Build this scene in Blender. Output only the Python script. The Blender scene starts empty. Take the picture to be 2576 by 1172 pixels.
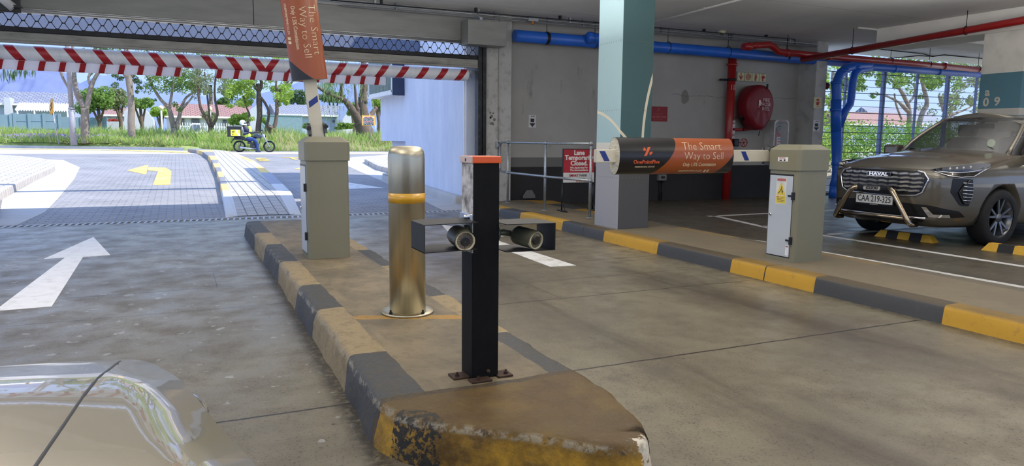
import bpy, bmesh, math, random
from mathutils import Vector, Matrix, noise
random.seed(7)
PI = math.pi
sc = bpy.context.scene
C = sc.collection

# ------------------------------------------------------------------ camera
YAW, PIT, ROL, F, H = 0.43681577, 0.12965893, 0.00946587, 1790.0, 1.22
fw = Vector((math.sin(YAW)*math.cos(PIT), math.cos(YAW)*math.cos(PIT), -math.sin(PIT)))
r0 = Vector((math.cos(YAW), -math.sin(YAW), 0)); u0 = r0.cross(fw)
R = math.cos(ROL)*r0 + math.sin(ROL)*u0; U = -math.sin(ROL)*r0 + math.cos(ROL)*u0
cam = bpy.data.cameras.new('camera'); co = bpy.data.objects.new('camera', cam); C.objects.link(co)
co.matrix_world = Matrix(((R.x, U.x, -fw.x, 0), (R.y, U.y, -fw.y, 0), (R.z, U.z, -fw.z, H), (0, 0, 0, 1)))
cam.sensor_width = 36; cam.sensor_fit = 'HORIZONTAL'; cam.lens = F/2576*36
cam.clip_start = 0.05; cam.clip_end = 6000
sc.camera = co
CP = Vector((0, 0, H))
def ray(x, y): return fw + (x-1288)/F*R - (y-586)/F*U
def onz(x, y, z=0):
    d = ray(x, y); return CP + d*((z-H)/d.z)
def ony(x, y, Y):
    d = ray(x, y); return CP + d*(Y/d.y)
def onx(x, y, X):
    d = ray(x, y); return CP + d*(X/d.x)
def gz(Y):                       # height of the driveway outside, which climbs to the street
    return 0.0 if Y < 11.5 else min(0.56, 0.031*(Y-11.5))
def ong(x, y):
    d = ray(x, y); t = (-.3565-H)/(d.z-.031*d.y); q = CP+d*t
    if q.y > 29.5 or t < 0: q = onz(x, y, .56)
    if q.y < 11.5: q = onz(x, y, 0)
    return q

# ------------------------------------------------------------------ world, sun, exposure
sc.view_settings.view_transform = 'Standard'; sc.view_settings.look = 'None'
sc.view_settings.exposure = 1.0; sc.view_settings.gamma = 1; sc.view_settings.use_curve_mapping = False
w = bpy.data.worlds.new('sky'); sc.world = w; w.use_nodes = True
nt = w.node_tree; nt.nodes.clear()
wo = nt.nodes.new('ShaderNodeOutputWorld'); bg = nt.nodes.new('ShaderNodeBackground')
tc = nt.nodes.new('ShaderNodeTexCoord'); sx = nt.nodes.new('ShaderNodeSeparateXYZ')
rp = nt.nodes.new('ShaderNodeValToRGB')
rp.color_ramp.elements[0].position = 0.0; rp.color_ramp.elements[0].color = (.34, .44, .66, 1)
rp.color_ramp.elements[1].position = 0.9; rp.color_ramp.elements[1].color = (.30, .45, .90, 1)
e2 = rp.color_ramp.elements.new(.32); e2.color = (.50, .68, 1.05, 1)
e = rp.color_ramp.elements.new(.12); e.color = (.28, .42, .76, 1)
nt.links.new(tc.outputs['Generated'], sx.inputs[0]); nt.links.new(sx.outputs[2], rp.inputs[0])
nt.links.new(rp.outputs[0], bg.inputs[0]); nt.links.new(bg.outputs[0], wo.inputs[0])
bg.inputs[1].default_value = 0.95
sun = bpy.data.lights.new('sun', 'SUN'); so = bpy.data.objects.new('sun', sun); C.objects.link(so)
sun.energy = 3.3; sun.angle = math.radians(.55); sun.color = (1.0, .95, .86)
so.rotation_euler = Vector((-.65, .39, -1.0)).to_track_quat('-Z', 'Y').to_euler()
so.location = (8, -6, 14)
def lamp(x, y, z, sx_, sy_, e_, col=(1, .82, .58)):
    l = bpy.data.lights.new('fill_light', 'AREA'); l.shape = 'RECTANGLE'; l.size = sx_; l.size_y = sy_
    l.energy = e_; l.color = col
    o = bpy.data.objects.new('fill_light', l); C.objects.link(o); o.location = (x, y, z)
    return o
LAMPS = [(3.2, -1.0, 14), (3.3, 3.6, 18), (3.2, 7.2, 16), (-1.0, 2.0, 14), (-1.0, 6.5, 12), (8.4, 0.5, 14), (9.2, 5.0, 14), (15, 3, 10)]
for lx, ly, le in LAMPS:          # unseen fill lamps added: weak tube-like downlights, strong broad uplights for the ceiling
    lamp(lx, ly, 3.12, .16, 1.4, le*.34)
    lamp(lx, ly, 2.45, 2.0, 3.4, le*3.6, (1, .96, .94)).rotation_euler.x = PI

# ------------------------------------------------------------------ materials
MATS = {}
def nodes(name):
    m = bpy.data.materials.new(name); m.use_nodes = True
    return m, m.node_tree, m.node_tree.nodes['Principled BSDF']
def lin(c):
    return tuple((v/12.92 if v <= .04045 else ((v+.055)/1.055)**2.4) for v in c)
def S(r, g, b): return lin((r/255, g/255, b/255))
def mat(name, col, rough=.6, metal=0.0, vary=.12, scale=8.0, bump=.0, bscale=None, coat=0, emit=None, spec=.5, stretch=(1,1,1), trans=0, alpha=1, dirt=None, dscale=3.0, damt=.5):
    """procedural paint / metal / plaster: base colour varied by noise, an optional dirt colour in blotches, a bump"""
    if name in MATS: return MATS[name]
    m, t, b = nodes(name); N = t.nodes; L = t.links
    tc = N.new('ShaderNodeTexCoord'); mp = N.new('ShaderNodeMapping'); mp.inputs['Scale'].default_value = stretch
    L.new(tc.outputs['Object'], mp.inputs[0])
    nz = N.new('ShaderNodeTexNoise'); nz.inputs['Scale'].default_value = scale; nz.inputs['Detail'].default_value = 5
    L.new(mp.outputs[0], nz.inputs['Vector'])
    mr = N.new('ShaderNodeMapRange'); mr.inputs[1].default_value = .3; mr.inputs[2].default_value = .7
    mr.inputs[3].default_value = 1-vary; mr.inputs[4].default_value = 1+vary
    L.new(nz.outputs[0], mr.inputs[0])
    vm = N.new('ShaderNodeVectorMath'); vm.operation = 'SCALE'; vm.inputs[0].default_value = col[:3]
    L.new(mr.outputs[0], vm.inputs['Scale'])
    out = vm.outputs[0]
    if dirt:
        n2 = N.new('ShaderNodeTexNoise'); n2.inputs['Scale'].default_value = dscale; n2.inputs['Detail'].default_value = 8; n2.inputs['Roughness'].default_value = .65
        L.new(mp.outputs[0], n2.inputs['Vector'])
        r2 = N.new('ShaderNodeMapRange'); r2.inputs[1].default_value = .5; r2.inputs[2].default_value = .75; r2.inputs[3].default_value = 0; r2.inputs[4].default_value = damt
        L.new(n2.outputs[0], r2.inputs[0])
        mx = N.new('ShaderNodeMix'); mx.data_type = 'RGBA'; mx.inputs[7].default_value = (*dirt[:3], 1)
        L.new(r2.outputs[0], mx.inputs[0]); L.new(out, mx.inputs[6]); out = mx.outputs[2]
    L.new(out, b.inputs['Base Color'])
    b.inputs['Roughness'].default_value = rough; b.inputs['Metallic'].default_value = metal
    b.inputs['Coat Weight'].default_value = coat; b.inputs['Coat Roughness'].default_value = .04
    b.inputs['Specular IOR Level'].default_value = spec
    b.inputs['Transmission Weight'].default_value = trans; b.inputs['Alpha'].default_value = alpha
    if bump:
        bn = N.new('ShaderNodeTexNoise'); bn.inputs['Scale'].default_value = bscale or scale*4; bn.inputs['Detail'].default_value = 6
        L.new(mp.outputs[0], bn.inputs['Vector'])
        bp = N.new('ShaderNodeBump'); bp.inputs['Strength'].default_value = bump; bp.inputs['Distance'].default_value = .02
        L.new(bn.outputs[0], bp.inputs['Height']); L.new(bp.outputs[0], b.inputs['Normal'])
    if emit:
        b.inputs['Emission Color'].default_value = (*emit[:3], 1); b.inputs['Emission Strength'].default_value = emit[3]
    MATS[name] = m
    return m
class G:
    """small helper to write node maths"""
    def __init__(s, name):
        s.m, s.t, s.b = nodes(name); s.N = s.t.nodes; s.L = s.t.links
        s.tc = s.N.new('ShaderNodeTexCoord'); s.pos = s.tc.outputs['Object']
        sp = s.N.new('ShaderNodeSeparateXYZ'); s.L.new(s.pos, sp.inputs[0]); s.x, s.y, s.z = sp.outputs
        MATS[name] = s.m
    def put(s, sock, v):
        if isinstance(v, (int, float)): sock.default_value = v
        elif isinstance(v, tuple): sock.default_value = (*v[:3], 1) if len(sock.default_value) == 4 else v[:3]
        else: s.L.new(v, sock)
    def f(s, op, a, b=0.0, c=0.0):
        n = s.N.new('ShaderNodeMath'); n.operation = op
        s.put(n.inputs[0], a); s.put(n.inputs[1], b); s.put(n.inputs[2], c)
        return n.outputs[0]
    def noise(s, scale, detail=5, rough=.5, vec=None, stretch=None, dist=0):
        n = s.N.new('ShaderNodeTexNoise'); n.inputs['Scale'].default_value = scale; n.inputs['Detail'].default_value = detail
        n.inputs['Roughness'].default_value = rough; n.inputs['Distortion'].default_value = dist
        v = vec or s.pos
        if stretch:
            mp = s.N.new('ShaderNodeMapping'); mp.inputs['Scale'].default_value = stretch; s.L.new(v, mp.inputs[0]); v = mp.outputs[0]
        s.L.new(v, n.inputs['Vector']); return n.outputs[0]
    def vor(s, scale, stretch=None, feat='F1'):
        n = s.N.new('ShaderNodeTexVoronoi'); n.inputs['Scale'].default_value = scale; n.feature = feat
        v = s.pos
        if stretch:
            mp = s.N.new('ShaderNodeMapping'); mp.inputs['Scale'].default_value = stretch; s.L.new(v, mp.inputs[0]); v = mp.outputs[0]
        s.L.new(v, n.inputs['Vector']); return n
    def rng(s, v, a, b, c=0.0, d=1.0):
        n = s.N.new('ShaderNodeMapRange'); s.put(n.inputs[0], v)
        for i, q in enumerate((a, b, c, d)): n.inputs[i+1].default_value = q
        return n.outputs[0]
    def mix(s, fac, a, b, mode='MIX'):
        n = s.N.new('ShaderNodeMix'); n.data_type = 'RGBA'; n.blend_type = mode
        s.put(n.inputs[0], fac); s.put(n.inputs[6], a); s.put(n.inputs[7], b); return n.outputs[2]
    def ramp(s, v, stops, const=True):
        n = s.N.new('ShaderNodeValToRGB'); cr = n.color_ramp
        cr.interpolation = 'CONSTANT' if const else 'LINEAR'
        cr.elements[0].position = stops[0][0]; cr.elements[0].color = (*stops[0][1][:3], 1)
        cr.elements[1].position = stops[1][0]; cr.elements[1].color = (*stops[1][1][:3], 1)
        for p, c in stops[2:]:
            e = cr.elements.new(p); e.color = (*c[:3], 1)
        s.put(n.inputs[0], v); return n.outputs[0]
    def band(s, v, c, w):      # 1 where |v-c| < w
        return s.f('LESS_THAN', s.f('ABSOLUTE', s.f('SUBTRACT', v, c)), w)
    def box(s, x0, x1, y0, y1, X=None, Y=None):
        X = X or s.x; Y = Y or s.y
        a = s.f('MULTIPLY', s.f('GREATER_THAN', X, x0), s.f('LESS_THAN', X, x1))
        b = s.f('MULTIPLY', s.f('GREATER_THAN', Y, y0), s.f('LESS_THAN', Y, y1))
        return s.f('MULTIPLY', a, b)
    def brick(s, vec_scale, c1, c2, mortar, bw, bh, ms=.02, off=.5, rot=0, vec=None):
        n = s.N.new('ShaderNodeTexBrick'); mp = s.N.new('ShaderNodeMapping'); mp.inputs['Rotation'].default_value = (0, 0, rot)
        s.L.new(vec or s.pos, mp.inputs[0]); s.L.new(mp.outputs[0], n.inputs['Vector'])
        n.inputs['Scale'].default_value = vec_scale; n.inputs['Color1'].default_value = (*c1, 1); n.inputs['Color2'].default_value = (*c2, 1)
        n.inputs['Mortar'].default_value = (*mortar, 1); n.inputs['Brick Width'].default_value = bw; n.inputs['Row Height'].default_value = bh
        n.inputs['Mortar Size'].default_value = ms; n.offset = off; n.inputs['Mortar Smooth'].default_value = .3; n.inputs['Bias'].default_value = 0
        return n
    def done(s, col, rough=.6, metal=0.0, height=None, bstr=.3, bdist=.01, coat=0):
        s.put(s.b.inputs['Base Color'], col); s.put(s.b.inputs['Roughness'], rough); s.put(s.b.inputs['Metallic'], metal)
        s.b.inputs['Coat Weight'].default_value = coat
        if height is not None:
            bp = s.N.new('ShaderNodeBump'); bp.inputs['Strength'].default_value = bstr; bp.inputs['Distance'].default_value = bdist
            s.put(bp.inputs['Height'], height); s.L.new(bp.outputs[0], s.b.inputs['Normal'])
        return s.m

# ------------------------------------------------------------------ mesh helpers
class MB:
    def __init__(s): s.v = []; s.f = []; s.mi = []; s.sm = []; s.cur = 0; s.smooth = False
    def add(s, vs, fs, smooth=None):
        b = len(s.v); s.v += [tuple(p) for p in vs]
        for f in fs: s.f.append([b+i for i in f]); s.mi.append(s.cur); s.sm.append(s.smooth if smooth is None else smooth)
        return s
    def box(s, x0, x1, y0, y1, z0, z1, M=None):
        vs = [Vector((x, y, z)) for x in (x0, x1) for y in (y0, y1) for z in (z0, z1)]
        if M: vs = [M @ v for v in vs]
        return s.add(vs, [(0,1,3,2),(4,6,7,5),(0,4,5,1),(2,3,7,6),(0,2,6,4),(1,5,7,3)])
    def bbox(s, x0, x1, y0, y1, z0, z1, b=.01, M=None):   # bevelled box: chamfer on every edge
        c = Vector(((x0+x1)/2, (y0+y1)/2, (z0+z1)/2)); hx, hy, hz = (x1-x0)/2, (y1-y0)/2, (z1-z0)/2
        bm = bmesh.new(); bmesh.ops.create_cube(bm, size=1)
        for v in bm.verts: v.co = Vector((v.co.x*2*hx, v.co.y*2*hy, v.co.z*2*hz)) + c
        bmesh.ops.bevel(bm, geom=bm.edges[:], offset=b, segments=2, affect='EDGES', profile=.6)
        return s.bm(bm, M)
    def bm(s, bm, M=None):
        bm.verts.ensure_lookup_table()
        vs = [(M @ v.co if M else v.co.copy()) for v in bm.verts]
        s.add(vs, [[v.index for v in f.verts] for f in bm.faces]); bm.free(); return s
    def tube(s, pts, r, n=10, cap=True, smooth=True):
        pts = [Vector(p) for p in pts]; rs = r if isinstance(r, (list, tuple)) else [r]*len(pts)
        rings = []; up = None
        for i, p in enumerate(pts):
            a = pts[max(0, i-1)]; b = pts[min(len(pts)-1, i+1)]; d = (b-a).normalized()
            if up is None: up = Vector((0,0,1)) if abs(d.z) < .9 else Vector((1,0,0))
            x = d.cross(up)
            if x.length < 1e-4: up = Vector((1,0,0)) if abs(d.x) < .9 else Vector((0,1,0)); x = d.cross(up)
            x.normalize(); y = d.cross(x).normalized(); up = -y if (-y).dot(up) > 0 else y
            rings.append([p + (x*math.cos(2*PI*k/n) + y*math.sin(2*PI*k/n))*rs[i] for k in range(n)])
        vs = [v for rg in rings for v in rg]; fs = []
        for i in range(len(pts)-1):
            for k in range(n): fs.append((i*n+k, i*n+(k+1)%n, (i+1)*n+(k+1)%n, (i+1)*n+k))
        s.add(vs, fs, smooth)
        if cap:
            b = len(s.v)-len(vs)
            for ring in (list(range(n))[::-1], [(len(pts)-1)*n+k for k in range(n)]):
                s.f.append([b+i for i in ring]); s.mi.append(s.cur); s.sm.append(False)
        return s
    def lathe(s, prof, c=(0,0,0), n=32, axis='z', smooth=True, M=None, cap=True):
        vs = []; c = Vector(c)
        for r, z in prof:
            for k in range(n):
                a = 2*PI*k/n; x, y = r*math.cos(a), r*math.sin(a)
                v = Vector((x, y, z)) if axis == 'z' else (Vector((z, x, y)) if axis == 'x' else Vector((x, z, y)))
                v = v+c
                vs.append(M @ v if M else v)
        fs = [(i*n+k, i*n+(k+1)%n, (i+1)*n+(k+1)%n, (i+1)*n+k) for i in range(len(prof)-1) for k in range(n)]
        b = len(s.v); s.add(vs, fs, smooth)
        for i in (0, len(prof)-1):
            if cap and prof[i][0] > 1e-4: s.f.append([b+i*n+k for k in range(n)]); s.mi.append(s.cur); s.sm.append(False)
        return s
    def prism(s, pts, d, M=None):      # polygon (list of 3D points) pushed by the vector d
        d = Vector(d); pts = [Vector(p) for p in pts]; n = len(pts)
        vs = pts + [p+d for p in pts]
        if M: vs = [M @ v for v in vs]
        fs = [list(range(n))[::-1], list(range(n, 2*n))] + [(i, (i+1) % n, n+(i+1) % n, n+i) for i in range(n)]
        return s.add(vs, fs)
    def grid(s, fn, nu, nv, smooth=True):
        vs = [fn(i/nu, j/nv) for i in range(nu+1) for j in range(nv+1)]
        fs = [(i*(nv+1)+j, (i+1)*(nv+1)+j, (i+1)*(nv+1)+j+1, i*(nv+1)+j+1) for i in range(nu) for j in range(nv)]
        return s.add(vs, fs, smooth)
    def build(s, name, m, parent=None, loc=None, bevel=0, fix=True):
        me = bpy.data.meshes.new(name); me.from_pydata(s.v, [], s.f)
        for k in (m if isinstance(m, (list, tuple)) else [m]): me.materials.append(k)
        me.polygons.foreach_set('material_index', s.mi); me.polygons.foreach_set('use_smooth', s.sm)
        me.update()
        if fix and len(s.v) < 60000:
            b = bmesh.new(); b.from_mesh(me); bmesh.ops.recalc_face_normals(b, faces=b.faces); b.to_mesh(me); b.free()
        o = bpy.data.objects.new(name, me); C.objects.link(o)
        if parent: o.parent = parent
        if loc: o.location = loc
        if bevel:
            md = o.modifiers.new('bevel', 'BEVEL'); md.width = bevel; md.segments = 2; md.limit_method = 'ANGLE'
        return o
def thing(name, label, cat, loc=(0,0,0), rot=(0,0,0), group=None):
    o = bpy.data.objects.new(name, None); C.objects.link(o); o.location = loc; o.rotation_euler = rot
    o.empty_display_size = .1; o['label'] = label; o['category'] = cat
    if group: o['group'] = group
    return o
def tag(o, label, cat, group=None, kind=None):
    o['label'] = label; o['category'] = cat
    if group: o['group'] = group
    if kind: o['kind'] = kind
    return o
def struct(o, kind='structure'):
    o['kind'] = kind; return o
def copy_thing(root, loc=None, rotz=None, label=None):
    c = root.copy(); C.objects.link(c)
    if loc is not None: c.location = loc
    if rotz is not None: c.rotation_euler.z = rotz
    if label: c['label'] = label
    for ch in root.children:
        d = ch.copy(); C.objects.link(d); d.parent = c
        for g in ch.children:
            h = g.copy(); C.objects.link(h); h.parent = d
    return c
def text(name, body, size, m, M, parent=None, ex=.001, bold=0, wrap=None, width=None, align='CENTER', spacing=1.0, shear=0):
    """lettering as a mesh: text laid out in its own xy plane, then placed by the matrix M"""
    cu = bpy.data.curves.new(name, 'FONT'); cu.body = body; cu.size = size; cu.align_x = align; cu.align_y = 'CENTER'
    cu.extrude = ex; cu.offset = bold; cu.space_character = spacing; cu.shear = shear; cu.resolution_u = 2
    t = bpy.data.objects.new(name, cu); C.objects.link(t)
    dg = bpy.context.evaluated_depsgraph_get(); me = bpy.data.meshes.new_from_object(t.evaluated_get(dg))
    bpy.data.objects.remove(t); bpy.data.curves.remove(cu)
    if width:
        xs = [v.co.x for v in me.vertices]; k = width/(max(xs)-min(xs))
        for v in me.vertices: v.co.x *= k
    if M is not None: me.transform(M)
    if wrap:
        b_ = bmesh.new(); b_.from_mesh(me)
        for k_ in range(-12, 13): bmesh.ops.bisect_plane(b_, geom=b_.verts[:]+b_.edges[:]+b_.faces[:], plane_co=(0, 0, k_*.0125), plane_no=(0, 0, 1))
        b_.to_mesh(me); b_.free()
        for v in me.vertices: v.co = wrap(v.co)
    me.materials.clear(); me.materials.append(m)
    o = bpy.data.objects.new(name, me); C.objects.link(o)
    if parent: o.parent = parent
    return o
def facing(loc, xdir, zdir=(0,0,1)):
    """matrix that lays text reading along xdir with its top towards zdir at loc"""
    x = Vector(xdir).normalized(); y = Vector(zdir).normalized(); z = x.cross(y)
    return Matrix(((x.x, y.x, z.x, loc[0]), (x.y, y.y, z.y, loc[1]), (x.z, y.z, z.z, loc[2]), (0,0,0,1)))
def join_text(name, items, parent):
    """several lines of lettering as one mesh object"""
    obs = [text('line', *a, **k) for a, k in items]
    bm = bmesh.new(); mats = []
    for o in obs:
        base = len(bm.faces); bm.from_mesh(o.data); bm.faces.ensure_lookup_table()
        mm = o.data.materials[0]
        if mm not in mats: mats.append(mm)
        for f in bm.faces[base:]: f.material_index = mats.index(mm)
        bpy.data.objects.remove(o)
    me = bpy.data.meshes.new(name); bm.to_mesh(me); bm.free()
    for q in mats: me.materials.append(q)
    o = bpy.data.objects.new(name, me); C.objects.link(o); o.parent = parent
    return o
WHITE = mat('white_paint', S(232, 230, 224), .5, vary=.05)
BLACK = mat('black_paint', S(22, 22, 24), .45, vary=.1)
RED = mat('red_paint', S(150, 24, 28), .4, vary=.08)
CHROME = mat('chrome', (.8, .8, .82), .08, 1.0, vary=.02)
STEEL = mat('galvanised_steel', S(165, 170, 172), .42, .8, vary=.18, scale=30)
DKSTEEL = mat('dark_steel', S(42, 42, 44), .5, .5, vary=.3, scale=12)

# ================================================================== the setting
YEL = S(214, 160, 38); DARK = S(62, 64, 68)
# ---- garage floor
g = G('garage_floor_concrete')
big = g.noise(.55, 4, .55); mid = g.noise(3.2, 6, .6); fine = g.noise(60, 3, .6)
streak = g.noise(1.1, 6, .65, stretch=(2.4, .35, 1), dist=.6)
base = g.mix(g.rng(big, .35, .65), S(124, 117, 98), S(102, 96, 82))
base = g.mix(g.rng(mid, .44, .68, 0, .75), base, S(86, 78, 64))
tyre = g.f('MAXIMUM', g.rng(g.f('ABSOLUTE', g.f('SUBTRACT', g.x, 3.85)), .0, .42, 1, 0), g.rng(g.f('ABSOLUTE', g.f('SUBTRACT', g.x, 2.45)), .0, .4, .9, 0))
base = g.mix(g.f('MULTIPLY', tyre, g.rng(streak, .36, .60, 0, .95)), base, S(68, 60, 50))
park_shade = g.rng(g.x, 6.2, 6.7)
base = g.mix(g.f('MULTIPLY', park_shade, g.rng(streak, .2, .8, .55, .95)), base, S(70, 64, 54))  # parking side darkened because unlit, besides its browner tone
sp = g.vor(62); base = g.mix(g.f('MULTIPLY', g.rng(sp.outputs['Distance'], .10, .34, 1, 0), g.rng(mid, .36, .58, .35, 1.0)), base, S(56, 50, 42))
dp = g.vor(9); rnd = g.N.new('ShaderNodeSeparateColor'); g.L.new(dp.outputs['Color'], rnd.inputs[0])
base = g.mix(g.f('MULTIPLY', g.f('LESS_THAN', g.f('ADD', dp.outputs['Distance'], g.f('MULTIPLY', g.noise(70, 3), .16)), .16), g.f('GREATER_THAN', rnd.outputs[0], .86)), base, S(64, 58, 52))
dr = g.f('MULTIPLY', g.f('LESS_THAN', g.noise(9, 3), .335), g.rng(g.x, .8, .6)); base = g.mix(g.f('MULTIPLY', dr, .35), base, S(188, 190, 192))
wob = g.f('MULTIPLY', g.f('SUBTRACT', g.noise(6, 3), .5), .02)
yy = g.f('ADD', g.y, wob); xx = g.f('ADD', g.x, wob)
jt = g.band(yy, 3.195, .009)
for c_, w_ in ((6.21, .007), (5.42, .005)): jt = g.f('MAXIMUM', jt, g.band(yy, c_, w_))
jt = g.f('MAXIMUM', jt, g.f('MULTIPLY', g.band(yy, 4.76, .007), g.f('GREATER_THAN', g.x, 1.7)))
jt = g.f('MAXIMUM', jt, g.f('MULTIPLY', g.band(xx, 2.655, .003), g.box(1, 3, 4.76, 6.2)))
jt = g.f('MAXIMUM', jt, g.f('MULTIPLY', g.band(xx, 4.33, .003), g.box(4, 5, 4.4, 5.5)))
jt = g.f('MAXIMUM', jt, g.f('MULTIPLY', g.band(xx, .235, .003), g.box(0, 1, 6.2, 6.95)))
base = g.mix(g.f('MULTIPLY', jt, .92), base, S(38, 34, 29))
gut = g.f('MULTIPLY', g.f('MULTIPLY', g.rng(g.f('ABSOLUTE', g.f('SUBTRACT', g.x, g.f('ADD', .64, g.f('MULTIPLY', g.f('MINIMUM', g.f('SUBTRACT', g.y, 2.6), 3), .02)))), .02, .075, 1, 0), g.rng(g.noise(26, 6, .7), .38, .52)), g.box(-5, 5, 2.2, 9.4))
gut = g.f('MAXIMUM', gut, g.f('MULTIPLY', g.f('MULTIPLY', g.rng(g.f('ABSOLUTE', g.f('SUBTRACT', g.x, 4.66)), .01, .08, 1, 0), g.rng(g.noise(18, 6, .7), .40, .6)), g.box(-5, 5, .5, 10.5)))
base = g.mix(g.f('MULTIPLY', gut, .8), base, S(44, 40, 34))
h = g.f('ADD', g.f('MULTIPLY', fine, .6), g.f('MULTIPLY', jt, -1.5))
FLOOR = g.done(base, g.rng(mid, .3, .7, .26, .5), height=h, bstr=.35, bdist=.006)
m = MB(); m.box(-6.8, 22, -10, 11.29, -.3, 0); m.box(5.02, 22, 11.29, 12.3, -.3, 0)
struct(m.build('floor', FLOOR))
m = MB(); m.box(-60, 60, -60, -10, -.3, -.02); m.box(-60, -6.8, -10, 11.6, -.3, -.02); m.box(22, 60, -10, 12, -.3, -.02)
struct(m.build('surrounding_ground', mat('yard_concrete', S(190, 186, 176), .9, vary=.08, scale=.5)))
# ---- painted arrows and parking lines on the floor (thin paint films)
PAINT = mat('worn_white_road_paint', S(205, 205, 203), .55, vary=.06, dirt=S(140, 134, 120), dscale=6, damt=.8, bump=.15)
def film(name, polys, m_, z=.003, th=.003, zf=None):
    b = MB()
    for pl in polys:
        b.prism([(p[0], p[1], (zf(p[1]) if zf else 0)+z-th) for p in pl], (0, 0, th))
    return b.build(name, m_)
a = film('lane_arrow', [[(-1.22, 5.93), (-.88, 5.94), (-.93, 8.32), (-.69, 8.35), (-.99, 9.95), (-1.27, 8.32), (-1.09, 8.34)]], mat('fresh_white_road_paint', S(238, 238, 240), .5, vary=.03, dirt=S(190, 188, 184), dscale=9, damt=.6))
tag(a, 'large white straight arrow painted on the floor left of the kerbed island', 'road marking')
a = film('lane_arrow', [[(3.23, 6.03), (3.50, 6.0), (3.48, 8.2), (3.72, 8.22), (3.40, 9.7), (3.06, 8.25), (3.30, 8.25)]], PAINT)
tag(a, 'white arrow painted in the right lane, partly hidden behind the camera post', 'road marking')
for pts, lb in ([[(6.55, 2.0), (6.65, 2.0), (6.55, 6.75), (6.47, 6.75)], 'white painted line along the inner side of the right kerbed island'],
               [[(7.62, 2.0), (7.72, 2.0), (7.80, 7.9), (7.72, 7.9)], 'long white bay line running in front of the parked car'],
               [[(7.9, 6.76), (12.5, 6.9), (12.5, 7.0), (7.9, 6.86)], 'white bay line passing under the far wheel of the parked car'],
               [[(7.5, 7.2), (7.6, 7.2), (8.1, 9.3), (8.0, 9.3)], 'faint white line on the dark floor behind the right barrier cabinet'],
               [[(7.9, 9.2), (12.5, 9.3), (12.5, 9.4), (7.9, 9.3)], 'white bay line in the empty bay beside the fence']):
    tag(film('floor_line', [pts], PAINT), lb, 'road marking')

# ---- driveway outside, paved with interlocking grey pavers
g = G('interlocking_pavers')
mpz = g.N.new('ShaderNodeVectorMath'); mpz.operation = 'ADD'; g.L.new(g.pos, mpz.inputs[0])
zig = g.f('PINGPONG', g.f('MULTIPLY', g.x, 1), .055); cb = g.N.new('ShaderNodeCombineXYZ'); g.L.new(g.f('MULTIPLY', zig, .75), cb.inputs[1]); g.L.new(cb.outputs[0], mpz.inputs[1])
bk = g.brick(1, S(146, 144, 144), S(128, 127, 128), S(90, 90, 94), .22, .115, .009, vec=mpz.outputs[0])
col = g.mix(g.rng(g.noise(.9, 4), .35, .7, 0, .5), bk.outputs[0], S(168, 166, 166))
col = g.mix(g.rng(g.noise(14, 3), .3, .7, 0, .25), col, S(110, 110, 114))
PAVE = g.done(col, .72, height=g.f('MULTIPLY', bk.outputs[1], -1), bstr=.8, bdist=.012)
m = MB()
ys = [11.55, 14, 18, 24, 29.56, 34, 50]
def strip(xa, xb, ya, yb, n=8):
    for i in range(n):
        y0 = ya+(yb-ya)*i/n; y1 = ya+(yb-ya)*(i+1)/n
        m.add([(xa, y0, gz(y0)), (xb, y0, gz(y0)), (xb, y1, gz(y1)), (xa, y1, gz(y1))], [(0, 1, 2, 3)])
def sheet(name, xa, xb, ysl, mtl, dz=0, th=.2):
    b = MB(); v = []; f = []
    for y in ysl: v += [(xa, y, gz(y)+dz), (xb, y, gz(y)+dz), (xa, y, gz(y)+dz-th), (xb, y, gz(y)+dz-th)]
    for i in range(len(ysl)-1):
        a = 4*i; f += [(a, a+1, a+5, a+4), (a+2, a+6, a+7, a+3), (a, a+4, a+6, a+2), (a+1, a+3, a+7, a+5)]
    f += [(0, 2, 3, 1), (4*len(ysl)-4, 4*len(ysl)-3, 4*len(ysl)-1, 4*len(ysl)-2)]
    b.add(v, f); return b.build(name, mtl)
struct(sheet('trim_1', -14, 5.0, [11.62, 14, 18, 24, 29.56, 31.0], PAVE))['label'] = 'grey interlocking paver driveway rising from the gate to the street'
ASPH = mat('street_asphalt', S(178, 178, 182), .85, vary=.08, scale=3, bump=.3, bscale=90)
struct(sheet('trim_3', 5.0, 22, [17.98, 24, 29.56, 31.0], PAVE)); o = sheet('trim_2', -60, 60, [31.0, 48], ASPH); struct(o)
# ---- trench drain with its grating
DR = mat('drain_steel', S(170, 174, 180), .5, .3, vary=.15)
t = thing('trench_drain', 'long steel grated drain across the gateway floor', 'drain', (0, 11.455, 0))
m = MB(); m.box(-6, 5.0, -.16, .16, -.12, -.10); m.box(-6, 5.0, -.16, -.15, -.1, -.002); m.box(-6, 5.0, .15, .16, -.1, -.002); m.build('channel', mat('drain_channel_dark', S(24, 28, 36), .8), t)
m = MB(); m.box(-6, 5.0, -.16, -.125, -.02, .004); m.box(-6, 5.0, .125, .16, -.02, .004)
k = 0
x = -6
while x < 5.0:
    M_ = Matrix.Translation((x, 0, 0)) @ Matrix.Rotation(-.12, 4, 'Z'); m.box(-.014, .014, -.135, .135, -.02, .004, M_); x += .085
m.build('grating', DR, t)

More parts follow.
